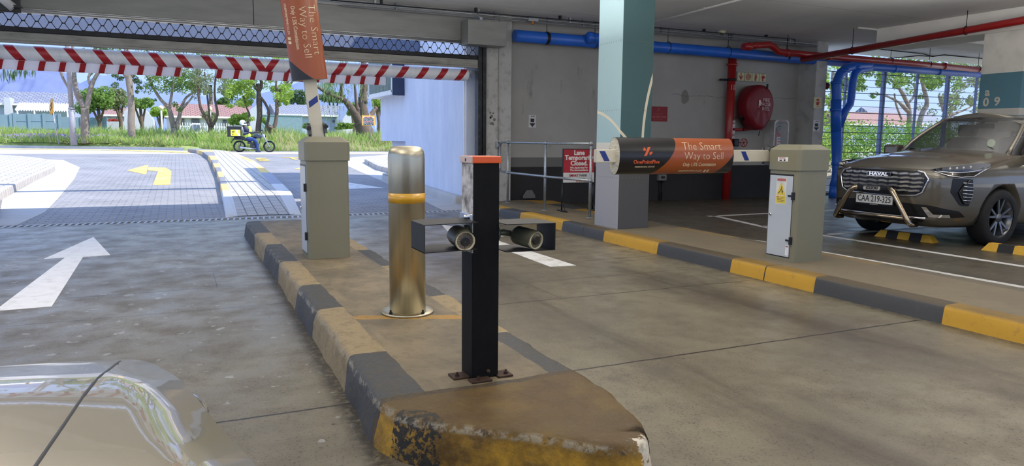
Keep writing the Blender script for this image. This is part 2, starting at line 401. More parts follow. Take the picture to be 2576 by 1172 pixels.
# ---- gateway: hood, jamb, back wall, piers, ceiling
YB = 12.15; ZC = 3.43
g = G('painted_concrete_wall')
n1 = g.noise(1.3, 6, .6); n2 = g.noise(40, 4)
wc = g.mix(g.rng(n1, .35, .7, 0, .5), S(176, 174, 168), S(150, 148, 142))
wc = g.mix(g.rng(g.noise(1.0, 7, .7, stretch=(2.2, 1, .7)), .62, .72, 0, .5), wc, S(96, 94, 86))
crack = g.f('MULTIPLY', g.band(g.f('ADD', g.z, g.f('MULTIPLY', g.noise(2.2, 5), .22)), 2.30, .0035), g.box(9.3, 13, -50, 50))
wc = g.mix(g.f('MULTIPLY', crack, .7), wc, S(80, 78, 74))
mark = g.f('LESS_THAN', g.f('ADD', g.f('POWER', g.f('SUBTRACT', g.x, 9.62), 2), g.f('MULTIPLY', g.f('POWER', g.f('SUBTRACT', g.z, 2.14), 2), .5)), g.f('MULTIPLY', g.noise(7, 4), .020))
wc = g.mix(g.f('MULTIPLY', mark, .6), wc, S(96, 98, 84))
lo = g.f('LESS_THAN', g.z, .72); mid = g.f('MULTIPLY', g.f('LESS_THAN', g.z, .90), g.f('LESS_THAN', g.x, 8.0))
wc = g.mix(mid, wc, S(112, 112, 110)); wc = g.mix(lo, wc, g.mix(g.rng(n1, .3, .7), S(46, 46, 48), S(38, 38, 40)))
WALL = g.done(wc, .8, height=n2, bstr=.25, bdist=.004)
PIERM = mat('white_painted_pier', S(186, 185, 180), .75, vary=.06, scale=2, dirt=S(120, 116, 106), dscale=9, damt=.75, bump=.3, bscale=30)
m = MB(); m.box(5.45, 13.4, YB, YB+.2, 0, 3.7); struct(m.build('wall_back', WALL))
m = MB(); m.bbox(4.99, 5.24, 11.86, 12.3, 0, ZC, .012); m.bbox(5.255, 5.50, 11.86, 12.3, 0, ZC, .012); m.box(5.23, 5.27, 11.88, 12.3, 0, ZC)
for _ in range(9):  # paw-like smudges of grey paint low on the pier
    px_, pz_ = 5.14+random.uniform(-.06, .09), 1.62+random.uniform(-.14, .12); m.cur = 1; m.lathe([(.018+random.random()*.008, 0), (.018, -.0015)], (px_, 11.8598, pz_), 10, axis='y')
m.cur = 0
struct(m.build('wall_gate_pier', [PIERM, mat('smudge_grey', S(120, 118, 112), .8)]))
m = MB(); m.bbox(12.78, 13.10, 11.65, 12.34, 0, ZC, .01); struct(m.build('wall_corner_pier', mat('pier_grey_paint', S(186, 186, 182), .75, vary=.08, scale=3, dirt=S(90, 88, 80), dscale=4, damt=.5, bump=.2)))
# plastered wall outside, on the right of the driveway
g = G('light_blue_plaster')
wc = g.mix(g.rng(g.noise(3.0, 7, .65, stretch=(1, 1, .35)), .35, .7, 0, .6), S(222, 226, 236), S(196, 203, 220))
BLUEW = g.done(wc, .85, height=g.noise(22, 6, .6, stretch=(1, 1, .4)), bstr=.5, bdist=.012)
m = MB(); m.box(4.80, 6.2, 12.3, 16.2, -.05, 5.4); m.box(4.80, 6.2, 16.2, 18.4, gz(17)+1.0, 5.4); m.box(4.98, 6.2, 16.2, 17.98, .05, gz(17)+1.0)
m.box(6.2, 16, 12.36, 17.98, -.05, 5.4) if False else None
struct(m.build('wall_right_outside', BLUEW))
m = MB(); m.box(4.78, 4.80, 12.36, 12.40, 0, 2.9); struct(m.build('trim_4', WHITE))
# projecting window bay with white frame, high on the plastered wall
t = thing('window_bay', 'white framed projecting window on the outside plaster wall reflecting trees', 'window', (4.80, 0, 0))
m = MB(); m.box(-.30, 0, 16.25, 18.5, 2.24, 2.34); m.box(-.30, -.24, 18.44, 18.52, 2.3, 3.6); m.box(-.30, -.25, 16.24, 16.30, 2.3, 3.6); m.box(-.30, 0, 16.25, 18.5, 3.55, 3.7)
m.build('window_frame', WHITE, t)
m = MB(); m.box(-.28, 0, 16.22, 16.25, 2.22, 3.6); m.build('side_panel', mat('navy_panel', S(52, 62, 84), .35), t)
m = MB(); m.box(-.275, -.265, 16.28, 18.46, 2.34, 3.56)
gl = mat('window_glass', S(120, 140, 130), .04, 0, vary=.02, coat=1, spec=1); gl.node_tree.nodes['Principled BSDF'].inputs['Metallic'].default_value = .6
m.build('glass', gl, t)
m = MB()
for i in range(28): yq = 16.34+i*.076; m.box(-.285, -.278, yq, yq+.018, 2.34, 3.56)
m.build('blind_slats', mat('blind_slats', S(170, 182, 168), .5), t)
# ceiling with slab edge and deck above
g = G('soffit_concrete')
n1 = g.noise(.8, 5); cc = g.mix(g.rng(n1, .35, .65), S(232, 232, 230), S(218, 218, 216))
wb = g.f('MULTIPLY', g.f('SUBTRACT', g.noise(3, 4), .5), .02)
xj = g.f('PINGPONG', g.f('ADD', g.f('ADD', g.x, wb), .2), 1.22); yj = g.f('PINGPONG', g.f('ADD', g.f('ADD', g.y, wb), 1.0), 1.22)
jn = g.f('MAXIMUM', g.f('LESS_THAN', xj, .006), g.f('LESS_THAN', yj, .006))
jw = g.f('GREATER_THAN', g.noise(1.3, 3), .48)
cc = g.mix(g.f('MULTIPLY', g.f('LESS_THAN', yj, .006), .6), cc, S(110, 110, 108)); cc = g.mix(g.f('MULTIPLY', g.f('MULTIPLY', g.f('LESS_THAN', xj, .007), jw), .55), cc, S(235, 235, 230))
SOFF = g.done(cc, .85, height=g.noise(12, 5), bstr=.15, bdist=.004)
m = MB(); m.box(-6.6, 24, -8, 12.15, ZC, 3.62); m.box(4.8, 24, 12.15, 12.9, ZC, 3.62)
struct(m.build('ceiling', SOFF))
BEAMM = mat('beam_white_paint', S(240, 237, 226), .8, vary=.05, scale=2, bump=.1)
m = MB(); m.bbox(12.4, 13.2, -8, 9.9, 3.07, ZC, .012); m.box(11.9, 12.4, 9.9, 9.92, 3.4, ZC); struct(m.build('ceiling_beam', BEAMM))
# shallow band on the soffit in the far right, running across the lane direction
m = MB(); m.bbox(13.6, 22, 9.6, 10.2, 3.28, ZC, .01); struct(m.build('ceiling_beam_far', BEAMM))
# numbered column behind the parked car
g = G('column_bands')
cz = g.mix(g.f('LESS_THAN', g.z, 2.40), S(240, 236, 222), S(92, 136, 150))
cz = g.mix(g.f('LESS_THAN', g.z, 1.82), cz, S(206, 202, 190)); cz = g.mix(g.f('LESS_THAN', g.z, .9), cz, S(60, 60, 62))
COLM = g.done(g.mix(g.rng(g.noise(4, 6), .45, .8, 0, .25), cz, S(120, 116, 108)), .75, height=g.noise(20, 4), bstr=.15, bdist=.004)
t = thing('column', 'white square column with a blue band and a painted bay number, behind the parked car', 'column', (12.4, 7.48, 0))
t2 = t
m = MB(); m.bbox(0, .62, -.34, .34, 0, 3.07, .015); m.build('shaft', COLM, t)
PALE = mat('pale_stencil', S(214, 208, 190), .7)
Mx = lambda y, z: facing((-.002, y, z), (0, -1, 0))
def bn(ch, px_, py_, s_): q = onx(px_, py_, 12.398); return ((ch, s_, PALE, facing((-.002, q.y-7.48, q.z), (0, -1, 0))), dict(bold=.005))
join_text('bay_number', [bn('a', 2484, 232, .19), bn('0', 2480, 258, .20), bn('9', 2508, 256, .20)], t)

# main green-blue pillar on the right kerb
g = G('pillar_paint_daylit')
front = g.f('LESS_THAN', g.x, .006)          # the face towards the lane, coloured lighter partly for the daylight it gets
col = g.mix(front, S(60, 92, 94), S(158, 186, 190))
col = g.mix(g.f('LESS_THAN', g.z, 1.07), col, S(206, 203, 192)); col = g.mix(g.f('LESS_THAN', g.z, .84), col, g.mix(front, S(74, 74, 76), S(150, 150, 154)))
# cream arcs painted across both faces
u = g.f('SUBTRACT', g.f('ADD', g.x, .54), g.y)     # unrolled distance along the two visible faces, y runs negative on the lane face
def arc(cx, cz_, r, wd, lo_, hi_):
    d = g.f('SQRT', g.f('ADD', g.f('POWER', g.f('SUBTRACT', u, cx), 2), g.f('POWER', g.f('SUBTRACT', g.z, cz_), 2)))
    return g.f('MULTIPLY', g.band(d, r, wd), g.f('MULTIPLY', g.f('GREATER_THAN', g.z, 1.12), g.f('MULTIPLY', g.f('GREATER_THAN', u, lo_), g.f('LESS_THAN', u, hi_))))
ar = g.f('MAXIMUM', arc(-.213, .298, 1.183, .018, -.02, 1.2), arc(3.61, 1.073, 2.733, .018, .5, 1.2))
col = g.mix(ar, col, S(216, 208, 182))
col = g.mix(g.rng(g.noise(16, 6, .7), .62, .72, 0, .4), col, S(110, 112, 106))
dots = 0
dn = g.f('MULTIPLY', g.f('LESS_THAN', g.f('PINGPONG', u, .025), .007), g.f('MAXIMUM', g.band(g.z, 2.30, .010), g.f('MAXIMUM', g.band(g.z, 1.47, .009), g.f('MAXIMUM', g.band(g.z, .64, .009), g.band(g.z, 3.15, .01)))))
col = g.mix(g.f('MULTIPLY', dn, .5), col, S(90, 100, 98))
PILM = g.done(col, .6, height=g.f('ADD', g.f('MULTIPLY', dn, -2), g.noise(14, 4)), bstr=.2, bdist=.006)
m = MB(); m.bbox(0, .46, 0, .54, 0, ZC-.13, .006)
o = m.build('pillar', PILM, loc=(4.91, 7.42, .13)); tag(o, 'square pillar painted grey-blue and green above grey, lane face toned lighter as if daylit, standing on the right kerb', 'pillar')

# ================================================================== gate hardware
t = thing('roller_gate_hood', 'long dark sheet-steel hood of the roller gate under the ceiling', 'gate hood', (0, 11.9, 0))
HOOD = mat('hood_sheet_metal', S(136, 137, 132), .5, .3, vary=.12, scale=2.5, stretch=(.6, 1, 3), dirt=S(120, 120, 116), dscale=2, damt=.5)
m = MB()
for xa, xb in ((-6, 1.13), (1.135, 4.75)): m.bbox(xa, xb, -.08, .2, 2.93, 3.335, .012)
m.build('hood_box', HOOD, t)
m = MB(); m.tube([(-6, -.09, 2.90), (4.75, -.09, 2.90)], .022, 10); m.box(-6, 4.75, -.08, -.02, 2.87, 2.93); m.build('lower_lip', mat('lip_metal', S(190, 190, 186), .35, .7), t)
m = MB(); m.box(-6, 5.0, -.04, .2, 3.34, 3.43); m.build('mounting_rail', mat('mount_white', S(180, 180, 178), .6), t)
a_, b_ = ony(1178, 110, 11.45), ony(1275, 56, 11.45)
t = thing('motor_box', 'grey sheet metal motor box at the right end of the roller gate hood', 'motor box', (a_.x, 11.45, 0))
m = MB(); m.bbox(0, b_.x-a_.x, 0, .33, a_.z, b_.z, .008); m.build('cover', HOOD, t)
m = MB(); m.bbox(.2, .25, -.02, .03, b_.z, b_.z+.05, .005); m.tube([(.25, 0, b_.z+.03), (.18, 0, b_.z+.06), (.2, .05, b_.z+.14), (.5, .1, b_.z+.16)], .008, 6); m.build('cable_entry', STEEL, t)
t = thing('roller_grille', 'retractable wire lattice grille hanging below the gate hood', 'roller grille', (0, 11.88, 0))
m = MB(); P = .157; zt, zm, zb = 2.865, 2.775, 2.69
x = -6.0; k = 0
while x < 4.68:
    for (za, zc, off) in ((zt, zm, 0), (zm, zb, P/2)):
        pts = []
        for i in range(9):
            u_ = i/8; xx_ = x+off+u_*P; s_ = .5+.5*math.cos(2*PI*u_); s_ = min(1, max(0, (s_-.5)*1.06+.5))
            pts.append((xx_, 0, zc+(za-zc)*s_))
        m.tube(pts, .0048, 5, cap=False)
    for xx_, zz in ((x, zt), (x+P/2, zm), (x, zb)): m.bbox(xx_-.024, xx_+.024, -.008, .008, zz-.008, zz+.008, .003)
    x += P
m.build('lattice', DKSTEEL, t)
m = MB(); m.bbox(-6, 4.83, -.05, .03, 2.615, 2.685, .01); m.build('bottom_channel', DKSTEEL, t)
m = MB(); m.bbox(-6, 4.83, -.06, .01, 2.50, 2.612, .008); m.box(-6, 4.83, -.05, .03, 2.47, 2.50); m.build('bottom_rail', mat('grille_rail', S(150, 148, 140), .55, .2, vary=.15, dirt=S(60, 56, 50), dscale=5, damt=.7, stretch=(.4, 1, 2)), t)
m = MB(); m.bbox(4.835, 4.915, 11.82, 11.98, 0, 2.9, .006); m.bbox(4.92, 4.985, 11.80, 12.0, 0, 2.87, .006); m.box(4.90, 4.93, 11.84, 11.96, 0, 2.87)
o = m.build('gate_guide', mat('guide_black_steel', S(40, 41, 42), .45, .4, vary=.3, dirt=S(96, 96, 92), dscale=14, damt=.4)); tag(o, 'black steel vertical guide channel of the roller gate beside the white pier', 'gate guide')
# striped height bar
def stripes(name, per, wid, xv, k, base, c, base2=0):
    g = G(name); u_ = g.f('ABSOLUTE', g.f('SUBTRACT', g.x, xv))
    ph = g.f('ABSOLUTE', g.f('SUBTRACT', g.f('FRACT', g.f('ADD', g.f('DIVIDE', g.f('ADD', g.f('ADD', u_, g.f('MULTIPLY', g.z, -k)), -c), per), 100.5)), .5))
    cl = g.mix(g.rng(g.noise(3, 6, .7, stretch=(3, 1, .6)), .45, .75, 0, .2 if not base2 else .05), base, S(120, 122, 126))
    cl = g.mix(g.f('LESS_THAN', ph, wid/2), cl, S(176, 30, 38)); g.done(cl, .45, coat=.2)
    if base2:                                  # thin white plastic lets the daylight through
        tr = g.N.new('ShaderNodeBsdfTranslucent'); g.put(tr.inputs[0], cl); mx = g.N.new('ShaderNodeMixShader'); mx.inputs[0].default_value = base2
        out = [n_ for n_ in g.N if n_.type == 'OUTPUT_MATERIAL'][0]; g.L.new(g.b.outputs[0], mx.inputs[1]); g.L.new(tr.outputs[0], mx.inputs[2]); g.L.new(mx.outputs[0], out.inputs[0])
    return g.m
t = thing('height_bar', 'thick grey height limit pipe with diagonal red stripes across the gateway', 'height bar', (0, 12.02, 2.355))
m = MB(); m.tube([(-6, 0, 0), (4.70, 0, 0)], .103, 28, cap=False); m.build('striped_pipe', stripes('height_bar_stripes', .353, .34, 1.29, .72, S(236, 238, 242), .10), t)
m = MB(); m.lathe([(.103, 0), (.098, .02), (.06, .035), (.0, .04)], (4.70, 0, 0), 28, axis='x'); m.build('end_cap', mat('cap_grey', S(170, 172, 176), .4), t)
m = MB()
for i in range(5):
    c_ = Vector((4.755+.012*i, 0, .02-.02*i)); n_ = 10
    m.tube([c_+Vector((.012*math.cos(2*PI*j/n_), .012*math.sin(2*PI*j/n_)*(i % 2), .016*math.sin(2*PI*j/n_))) for j in range(n_+1)], .003, 5)
m.box(4.74, 4.84, -.02, .02, .03, .09); m.build('hanging_chain', STEEL, t)
for xa, xb, lb in ((-6, .10, 'long white strip with red slanted bands hanging under the left half of the height bar'), (.57, 3.22, 'shorter white strip with red slanted bands under the middle of the height bar')):
    m = MB(); m.bbox(0, xb-xa, -.03, .03, -.065, .065, .012)
    g2 = stripes('strip_bands_%d' % (xa > 0), .2452, .30, -40, .25, S(250, 250, 252), 40+(.041+6.0 if xa < 0 else .05), .6)
    o = m.build('striped_board', g2, loc=(xa, 12.0, 2.184)); tag(o, lb, 'height board')
# beam outside the gateway whose shadow falls on the drive
o = MB().bbox(-8, 4.80, 0, .16, 3.06, 3.34, .01).build('outside_beam', mat('outside_beam_grey', S(104, 112, 132), .6, vary=.06), loc=(0, 15.05, 0)); tag(o, 'grey beam spanning outside beyond the roller gate, fixed to the plaster wall', 'beam')
# conduits along the ceiling edge
for (p0, p1, r_, mt, lb, Yc) in ((( 800, 0), (2062, 112), .012, STEEL, 'thin galvanised conduit along the top of the back wall', 11.6), ((860, 14), (2075, 119), .016, mat('conduit_grey', S(120, 122, 124), .5), 'grey conduit just below the thin one along the back wall', 11.7), ((830, 0), (2000, 99), .009, DKSTEEL, 'dark cable on the ceiling edge above the back wall conduits', 11.5)):
    a_, b_ = ony(*p0, Yc), ony(*p1, Yc)
    m = MB(); m.tube([a_, b_], r_, 8)
    for i in range(6):
        q = a_.lerp(b_, (i+.5)/6); m.box(q.x-.015, q.x+.015, q.y-.03, q.y+.03, q.z, ZC-.003)
    o = m.build('conduit', mt); tag(o, lb, 'conduit')
a_ = onz(1640, 57, ZC-.02); b_ = onz(1990, -34, ZC-.02)
m = MB(); m.tube([a_, b_], .016, 8); m.box(a_.lerp(b_, .45).x-.03, a_.lerp(b_, .45).x+.03, a_.lerp(b_, .45).y-.01, a_.lerp(b_, .45).y+.01, ZC-.03, ZC)
m.box(a_.x-.02, a_.x+.02, a_.y-.02, a_.y+.02, ZC-.03, ZC); o = m.build('conduit', WHITE); tag(o, 'white conduit running across the ceiling right of the pillar', 'conduit')
# emergency lamp / junction on conduit and smoke detector
q = ony(1340, 50, 11.6)
t = thing('junction_box', 'grey junction box with an orange plug hanging from the ceiling conduit', 'junction box', q)
m = MB(); m.bbox(-.10, .10, -.04, .04, -.03, .04, .008); m.build('box', STEEL, t)
m = MB(); m.lathe([(.03, 0), (.03, -.03), (.018, -.05)], (0, 0, -.03), 14); m.build('plug', mat('orange_plastic', S(190, 110, 30), .5), t)
q = onz(1816, 78, ZC)
t = thing('smoke_detector', 'cream round smoke detector on the ceiling', 'smoke detector', q)
m = MB(); m.lathe([(.08, 0), (.08, -.03), (.05, -.05), (.03, -.05)], (0, 0, 0), 24); m.build('base', mat('cream_plastic', S(205, 198, 165), .5), t)
m = MB(); m.lathe([(.028, -.05), (.022, -.08), (0, -.085)], (0, 0, 0), 16); m.build('sensor', mat('sensor_grey', S(80, 78, 70), .5), t)

# ================================================================== island, kerbs
def outline(pts, r, n=6):
    """round the corners of a polygon"""
    out = []; L_ = len(pts)
    for i, (x, y, rr) in enumerate([(p[0], p[1], p[2] if len(p) > 2 else r) for p in pts]):
        a = Vector(pts[i-1][:2])-Vector((x, y)); b = Vector(pts[(i+1) % L_][:2])-Vector((x, y)); a.normalize(); b.normalize()
        p = Vector((x, y)); 
        for j in range(n+1):
            t_ = j/n; q = (p+a*rr)*(1-t_)**2+p*2*t_*(1-t_)+(p+b*rr)*t_**2; out.append(q)
    return out
def resample(pts, step):
    out = []
    for i in range(len(pts)):
        a, b = pts[i], pts[(i+1) % len(pts)]; n = max(1, int((b-a).length/step))
        for j in range(n): out.append(a.lerp(b, j/n))
    return out
def slab(name, pts, h, mtl, r=.04, rnd=.03, step=.05, rough=.006, zf=None, batter=.02, drop=.0, ramp=None):
    """kerbed slab with a rounded, slightly battered and chipped edge"""
    o_ = resample(outline(pts, r), step); n = len(o_)
    cx = sum(p.x for p in o_)/n; nrm = []
    for i in range(n):
        d = (o_[(i+1) % n]-o_[i-1]); nrm.append(Vector((d.y, -d.x)).normalized())
    ar = sum(o_[i].x*o_[(i+1) % n].y-o_[(i+1) % n].x*o_[i].y for i in range(n))
    sg = 1 if ar > 0 else -1
    rings = [(batter, -drop), (batter*.6, h*.4), (batter*.2, h*.75), (0, h-rnd), (-rnd*.3, h-rnd*.3), (-rnd, h), (-.11, h)]
    vs = []
    for off, z in rings:
        for p, q in zip(o_, nrm):
            c = noise.noise(Vector((p.x*5, p.y*5, z*6)))*rough + (noise.noise(Vector((p.x*16, p.y*16, z*14)))*rough*1.1 if z > h*.6 and off > -.06 else 0)
            dz = zf(p.y) if zf else 0
            if ramp: dz -= max(0, z)*(1-min(1, max(0, (p.y-ramp[0])/ramp[1])))
            vs.append((p.x+q.x*sg*(off+c), p.y+q.y*sg*(off+c), z+dz+(c*.4 if z > 0 else 0)))
    fs = [(i*n+k_, i*n+(k_+1) % n, (i+1)*n+(k_+1) % n, (i+1)*n+k_) for i in range(len(rings)-1) for k_ in range(n)]
    m = MB(); m.add(vs, fs, True); last = (len(rings)-1)*n
    bm_ = bmesh.new(); lv = [bm_.verts.new(v) for v in vs[last:]]; bm_.faces.new(lv)
    if ramp:
        for k_ in range(7): bmesh.ops.bisect_plane(bm_, geom=bm_.verts[:]+bm_.edges[:]+bm_.faces[:], plane_co=(0, ramp[0]+ramp[1]*k_/4, 0), plane_no=(0, 1, 0))
        for v in bm_.verts: v.co.z = h+zf(v.co.y)-h*(1-min(1, max(0, (v.co.y-ramp[0])/ramp[1])))
    bmesh.ops.triangulate(bm_, faces=bm_.faces[:]); bm_.verts.index_update(); m.bm(bm_)
    return m
KY, KD = S(188, 144, 38), S(62, 63, 64); TAN = S(146, 128, 94)
g = G('island_paint')
wx = g.f('ADD', g.x, g.f('MULTIPLY', g.f('SUBTRACT', g.noise(7, 4), .5), .03)); wy = g.f('ADD', g.y, g.f('MULTIPLY', g.f('SUBTRACT', g.noise(5, 4), .5), .06))
n1 = g.noise(2.2, 6, .6); n2 = g.noise(11, 7, .7); n3 = g.noise(45, 5, .6)
conc = g.mix(g.rng(n1, .35, .7), S(132, 118, 92), S(88, 80, 64)); conc = g.mix(g.rng(g.noise(3.4, 6, .6, stretch=(2, .5, 1)), .5, .7, 0, .6), conc, S(84, 78, 66))
def steps(lst): return [((y-0.0)/10.0, c) for y, c in lst]
yv = g.f('DIVIDE', wy, 10.0)
lt = g.ramp(yv, steps([(0, KY), (2.69, KD), (3.34, TAN), (4.35, KD), (5.15, TAN), (6.2, KD), (7.3, TAN), (8.2, KD)]))
rt = g.ramp(yv, steps([(0, KY), (2.69, KD), (3.42, TAN), (4.42, KD), (4.95, TAN), (5.7, KD), (6.6, TAN), (7.6, KD)]))
kerb = g.mix(g.f('GREATER_THAN', g.x, 1.15), lt, rt)
inner = g.f('MULTIPLY', g.box(.885, 1.475, 2.73, 20, wx, wy), g.f('GREATER_THAN', g.z, .16))
diag = g.f('MULTIPLY', g.band(g.f('SUBTRACT', wy, g.f('MULTIPLY', wx, -.42)), 4.47, .05), g.f('GREATER_THAN', n2, .42))
conc = g.mix(g.f('MULTIPLY', diag, .75), conc, S(176, 130, 40))
col = g.mix(inner, kerb, conc)
topf = g.rng(g.z, .12, .18); nose = g.f('LESS_THAN', wy, 2.735)
col = g.mix(g.f('MULTIPLY', g.f('MULTIPLY', topf, nose), g.rng(g.noise(1.9, 4), .2, .62, 1.0, .8)), col, S(56, 48, 30))          # tyre-blackened yellow on top of the nose
col = g.mix(g.f('MULTIPLY', nose, g.rng(g.noise(4.5, 6, .65), .42, .62, .12, .92)), col, S(78, 54, 14))
col = g.mix(g.rng(n2, .50, .70, 0, .55), col, S(72, 60, 38))
col = g.mix(g.f('MULTIPLY', g.rng(n3, .5, .75, 0, .5), g.f('SUBTRACT', 1, inner)), col, S(96, 84, 56))
chipz = g.f('ADD', g.f('MULTIPLY', n2, .8), g.f('MULTIPLY', g.rng(g.f('ADD', g.x, g.f('MULTIPLY', g.y, -.6)), .16, .42), .30))
cor = g.rng(g.f('SQRT', g.f('ADD', g.f('POWER', g.f('SUBTRACT', g.x, 1.47), 2), g.f('POWER', g.f('SUBTRACT', g.y, 1.93), 2))), .05, .20, .22, 0)
chip = g.f('MULTIPLY', g.f('GREATER_THAN', g.f('ADD', chipz, cor), .70), g.f('SUBTRACT', 1, inner)); col = g.mix(chip, col, S(206, 198, 180))
blk = g.f('MULTIPLY', g.f('LESS_THAN', g.f('ADD', g.f('POWER', g.f('SUBTRACT', g.x, .74), 2), g.f('POWER', g.f('SUBTRACT', g.y, 2.46), 2)), g.f('MULTIPLY', g.noise(14, 5, .7), .026)), g.f('GREATER_THAN', g.noise(34, 7, .75), .47)); col = g.mix(blk, col, S(40, 36, 28))
edge = g.f('MULTIPLY', g.rng(g.f('ABSOLUTE', g.f('SUBTRACT', g.z, .158)), .008, .017, 1, 0), g.f('LESS_THAN', g.f('ABSOLUTE', g.f('SUBTRACT', g.x, 1.17)), 2))
edge = g.f('MULTIPLY', edge, g.f('SUBTRACT', 1, g.f('MULTIPLY', inner, 1)))
col = g.mix(g.f('MULTIPLY', edge, g.rng(g.noise(22, 7, .75), .47, .56, 0, .75)), col, S(150, 142, 122)); col = g.mix(g.f('MULTIPLY', edge, g.rng(g.noise(17, 7, .75), .56, .62, 0, .8)), col, S(46, 40, 30))
ISL = g.done(col, .62, height=g.f('ADD', n2, g.f('MULTIPLY', n3, .4)), bstr=.55, bdist=.012)
m = slab('island', [(.715, 9.45, .05), (.735, 6.3), (.70, 3.4), (.665, 2.55, .22), (1.10, 2.17, .1), (1.42, 1.86, .2), (1.60, 2.25, .25), (1.62, 4.4), (1.62, 9.45, .05)][::-1], .18, ISL, rough=.010)
o = m.build('traffic_island', ISL); tag(o, 'kerbed concrete island with worn yellow and black edges carrying the bollard and camera post', 'traffic island')
# right kerb island with crisp yellow and black blocks
g = G('right_kerb_paint')
n1 = g.noise(2.2, 6, .6); n2 = g.noise(14, 7, .7)
conc = g.mix(g.rng(n1, .35, .7), S(128, 114, 90), S(90, 82, 68)); conc = g.mix(g.rng(g.vor(60).outputs['Distance'], .1, .35, .45, 0), conc, S(70, 64, 54))
wy = g.f('ADD', g.y, g.f('MULTIPLY', g.f('SUBTRACT', g.x, 4.7), -.05)); yv = g.f('DIVIDE', wy, 14.0)
kr = g.ramp(yv, [(y/14, c) for y, c in [(0, KY), (1.4, KD), (2.2, KY), (3.05, KD), (4.13, KY), (5.14, KD), (6.26, KY), (7.34, KD), (8.43, KY), (9.69, KD), (10.39, KY), (11.2, KD)]])
ir = g.ramp(yv, [(y/14, c) for y, c in [(0, KD), (3.0, KD), (4.3, KY), (5.0, KY), (5.5, KD), (6.2, KY), (7.25, KD), (8.6, KY), (9.8, KD), (10.8, KY)]])
inner = g.f('MULTIPLY', g.f('GREATER_THAN', g.x, 4.86), g.f('GREATER_THAN', g.z, .11))
inner2 = g.f('GREATER_THAN', g.x, 5.70)
col = g.mix(inner, kr, conc); col = g.mix(inner2, col, g.mix(.35, ir, S(50, 44, 34)))
col = g.mix(g.f('MULTIPLY', g.rng(g.z, .11, .13, 0, .85), g.f('MULTIPLY', g.f('LESS_THAN', wy, 8), g.rng(n1, .2, .7, .6, 1))), col, g.mix(inner, S(84, 70, 44), S(112, 102, 82)))
col = g.mix(g.rng(n2, .56, .72, 0, .5), col, S(84, 76, 58))
jn = g.f('MAXIMUM', g.f('MULTIPLY', g.band(g.y, 4.71, .006), g.f('LESS_THAN', g.x, 4.9)), g.f('MULTIPLY', g.band(g.y, 7.9, .006), g.f('LESS_THAN', g.x, 4.9)))
col = g.mix(jn, col, S(30, 28, 24))
RK = g.done(col, .62, height=g.f('ADD', n2, g.f('MULTIPLY', jn, -2)), bstr=.3, bdist=.008)
m = slab('kerb', [(4.70, 0.4, .05), (5.86, .4, .05), (5.86, 7.45, .05), (5.9, 9.2), (6.2, 11.5, .1), (5.6, 11.84, .1), (4.60, 11.4, .3), (4.63, 10.3), (4.74, 9.2), (4.70, 7.2)], .13, RK, rough=.004, rnd=.02, step=.08)
o = m.build('kerb_island', RK); tag(o, 'long raised kerb with bright yellow and dark grey blocks on the right of the lane', 'kerb')

# ---- outside median and pavements
def poly_on_slope(name, pts, h, mtl, label, cat, edge=.03, ramp=None):
    m = slab(name, pts, h, mtl, ramp=ramp, rnd=.02, step=.25, rough=.0, zf=gz, batter=.005, drop=.03)
    o = m.build(name, mtl); tag(o, label, cat); return o
g = G('median_paving')
bk = g.brick(1, S(184, 180, 174), S(172, 168, 162), S(100, 100, 102), .25, .155, .010, rot=PI/2)
col = g.mix(g.rng(g.noise(2, 5), .35, .7, 0, .3), bk.outputs[0], S(174, 170, 164))
mask = g.f('MAXIMUM', g.f('LESS_THAN', g.f('SUBTRACT', g.x, g.f('MULTIPLY', g.f('SUBTRACT', g.y, 12.0), .024)), .79), g.f('MULTIPLY', g.f('LESS_THAN', g.x, 1.12), g.f('GREATER_THAN', g.y, 25)))
blocks = g.ramp(g.f('DIVIDE', g.y, 50), [(0, S(206, 206, 204)), (14.3/50, S(226, 190, 120)), (15.8/50, S(130, 130, 134)), (17.4/50, S(226, 190, 120)), (19/50, S(130, 130, 134)), (20.7/50, S(226, 190, 120)), (22.4/50, S(130, 130, 134)), (24/50, S(226, 190, 120)), (26.2/50, S(130, 130, 134)), (29/50, S(226, 190, 120)), (32/50, S(130, 130, 134))])
col = g.mix(mask, col, blocks)
rm = g.f('GREATER_THAN', g.f('ADD', g.x, g.f('MULTIPLY', g.f('ABSOLUTE', g.f('SUBTRACT', g.y, 22.5)), .036)), 1.96)
rb = g.ramp(g.f('DIVIDE', g.y, 50), [(0, S(206, 206, 204)), (15.5/50, S(150, 153, 164)), (18.6/50, S(230, 196, 110)), (20.8/50, S(190, 190, 190)), (23.2/50, S(230, 196, 110)), (25.6/50, S(190, 190, 190)), (28.5/50, S(230, 196, 110))])
col = g.mix(rm, col, rb)
MED = g.done(col, .75, height=g.f('MULTIPLY', bk.outputs[1], -1), bstr=.6, bdist=.01)
poly_on_slope('median', [(.61, 11.66, .02), (1.73, 11.66, .02), (1.90, 14), (2.06, 17.9), (2.13, 23.6), (1.95, 27.3), (1.45, 33, .5), (.75, 36.3, .3), (.35, 35.2, .3), (.72, 31.5), (.92, 25.7), (.83, 18.7), (.70, 14.3)], .14, MED, 'paved central median outside with worn orange and grey kerb blocks', 'median', ramp=(11.66, 2.0))
g = G('sidewalk_paving')
rad = g.f('SQRT', g.f('ADD', g.f('POWER', g.f('ADD', g.x, 9), 2), g.f('POWER', g.f('SUBTRACT', g.y, 13), 2)))
rings = g.f('LESS_THAN', g.f('PINGPONG', rad, .3), .012)
bk = g.brick(1, S(182, 175, 168), S(172, 167, 162), S(120, 114, 110), .4, .2, .012)
col = g.mix(g.f('MULTIPLY', rings, .6), bk.outputs[0], S(168, 140, 128)); SW = g.done(col, .8)
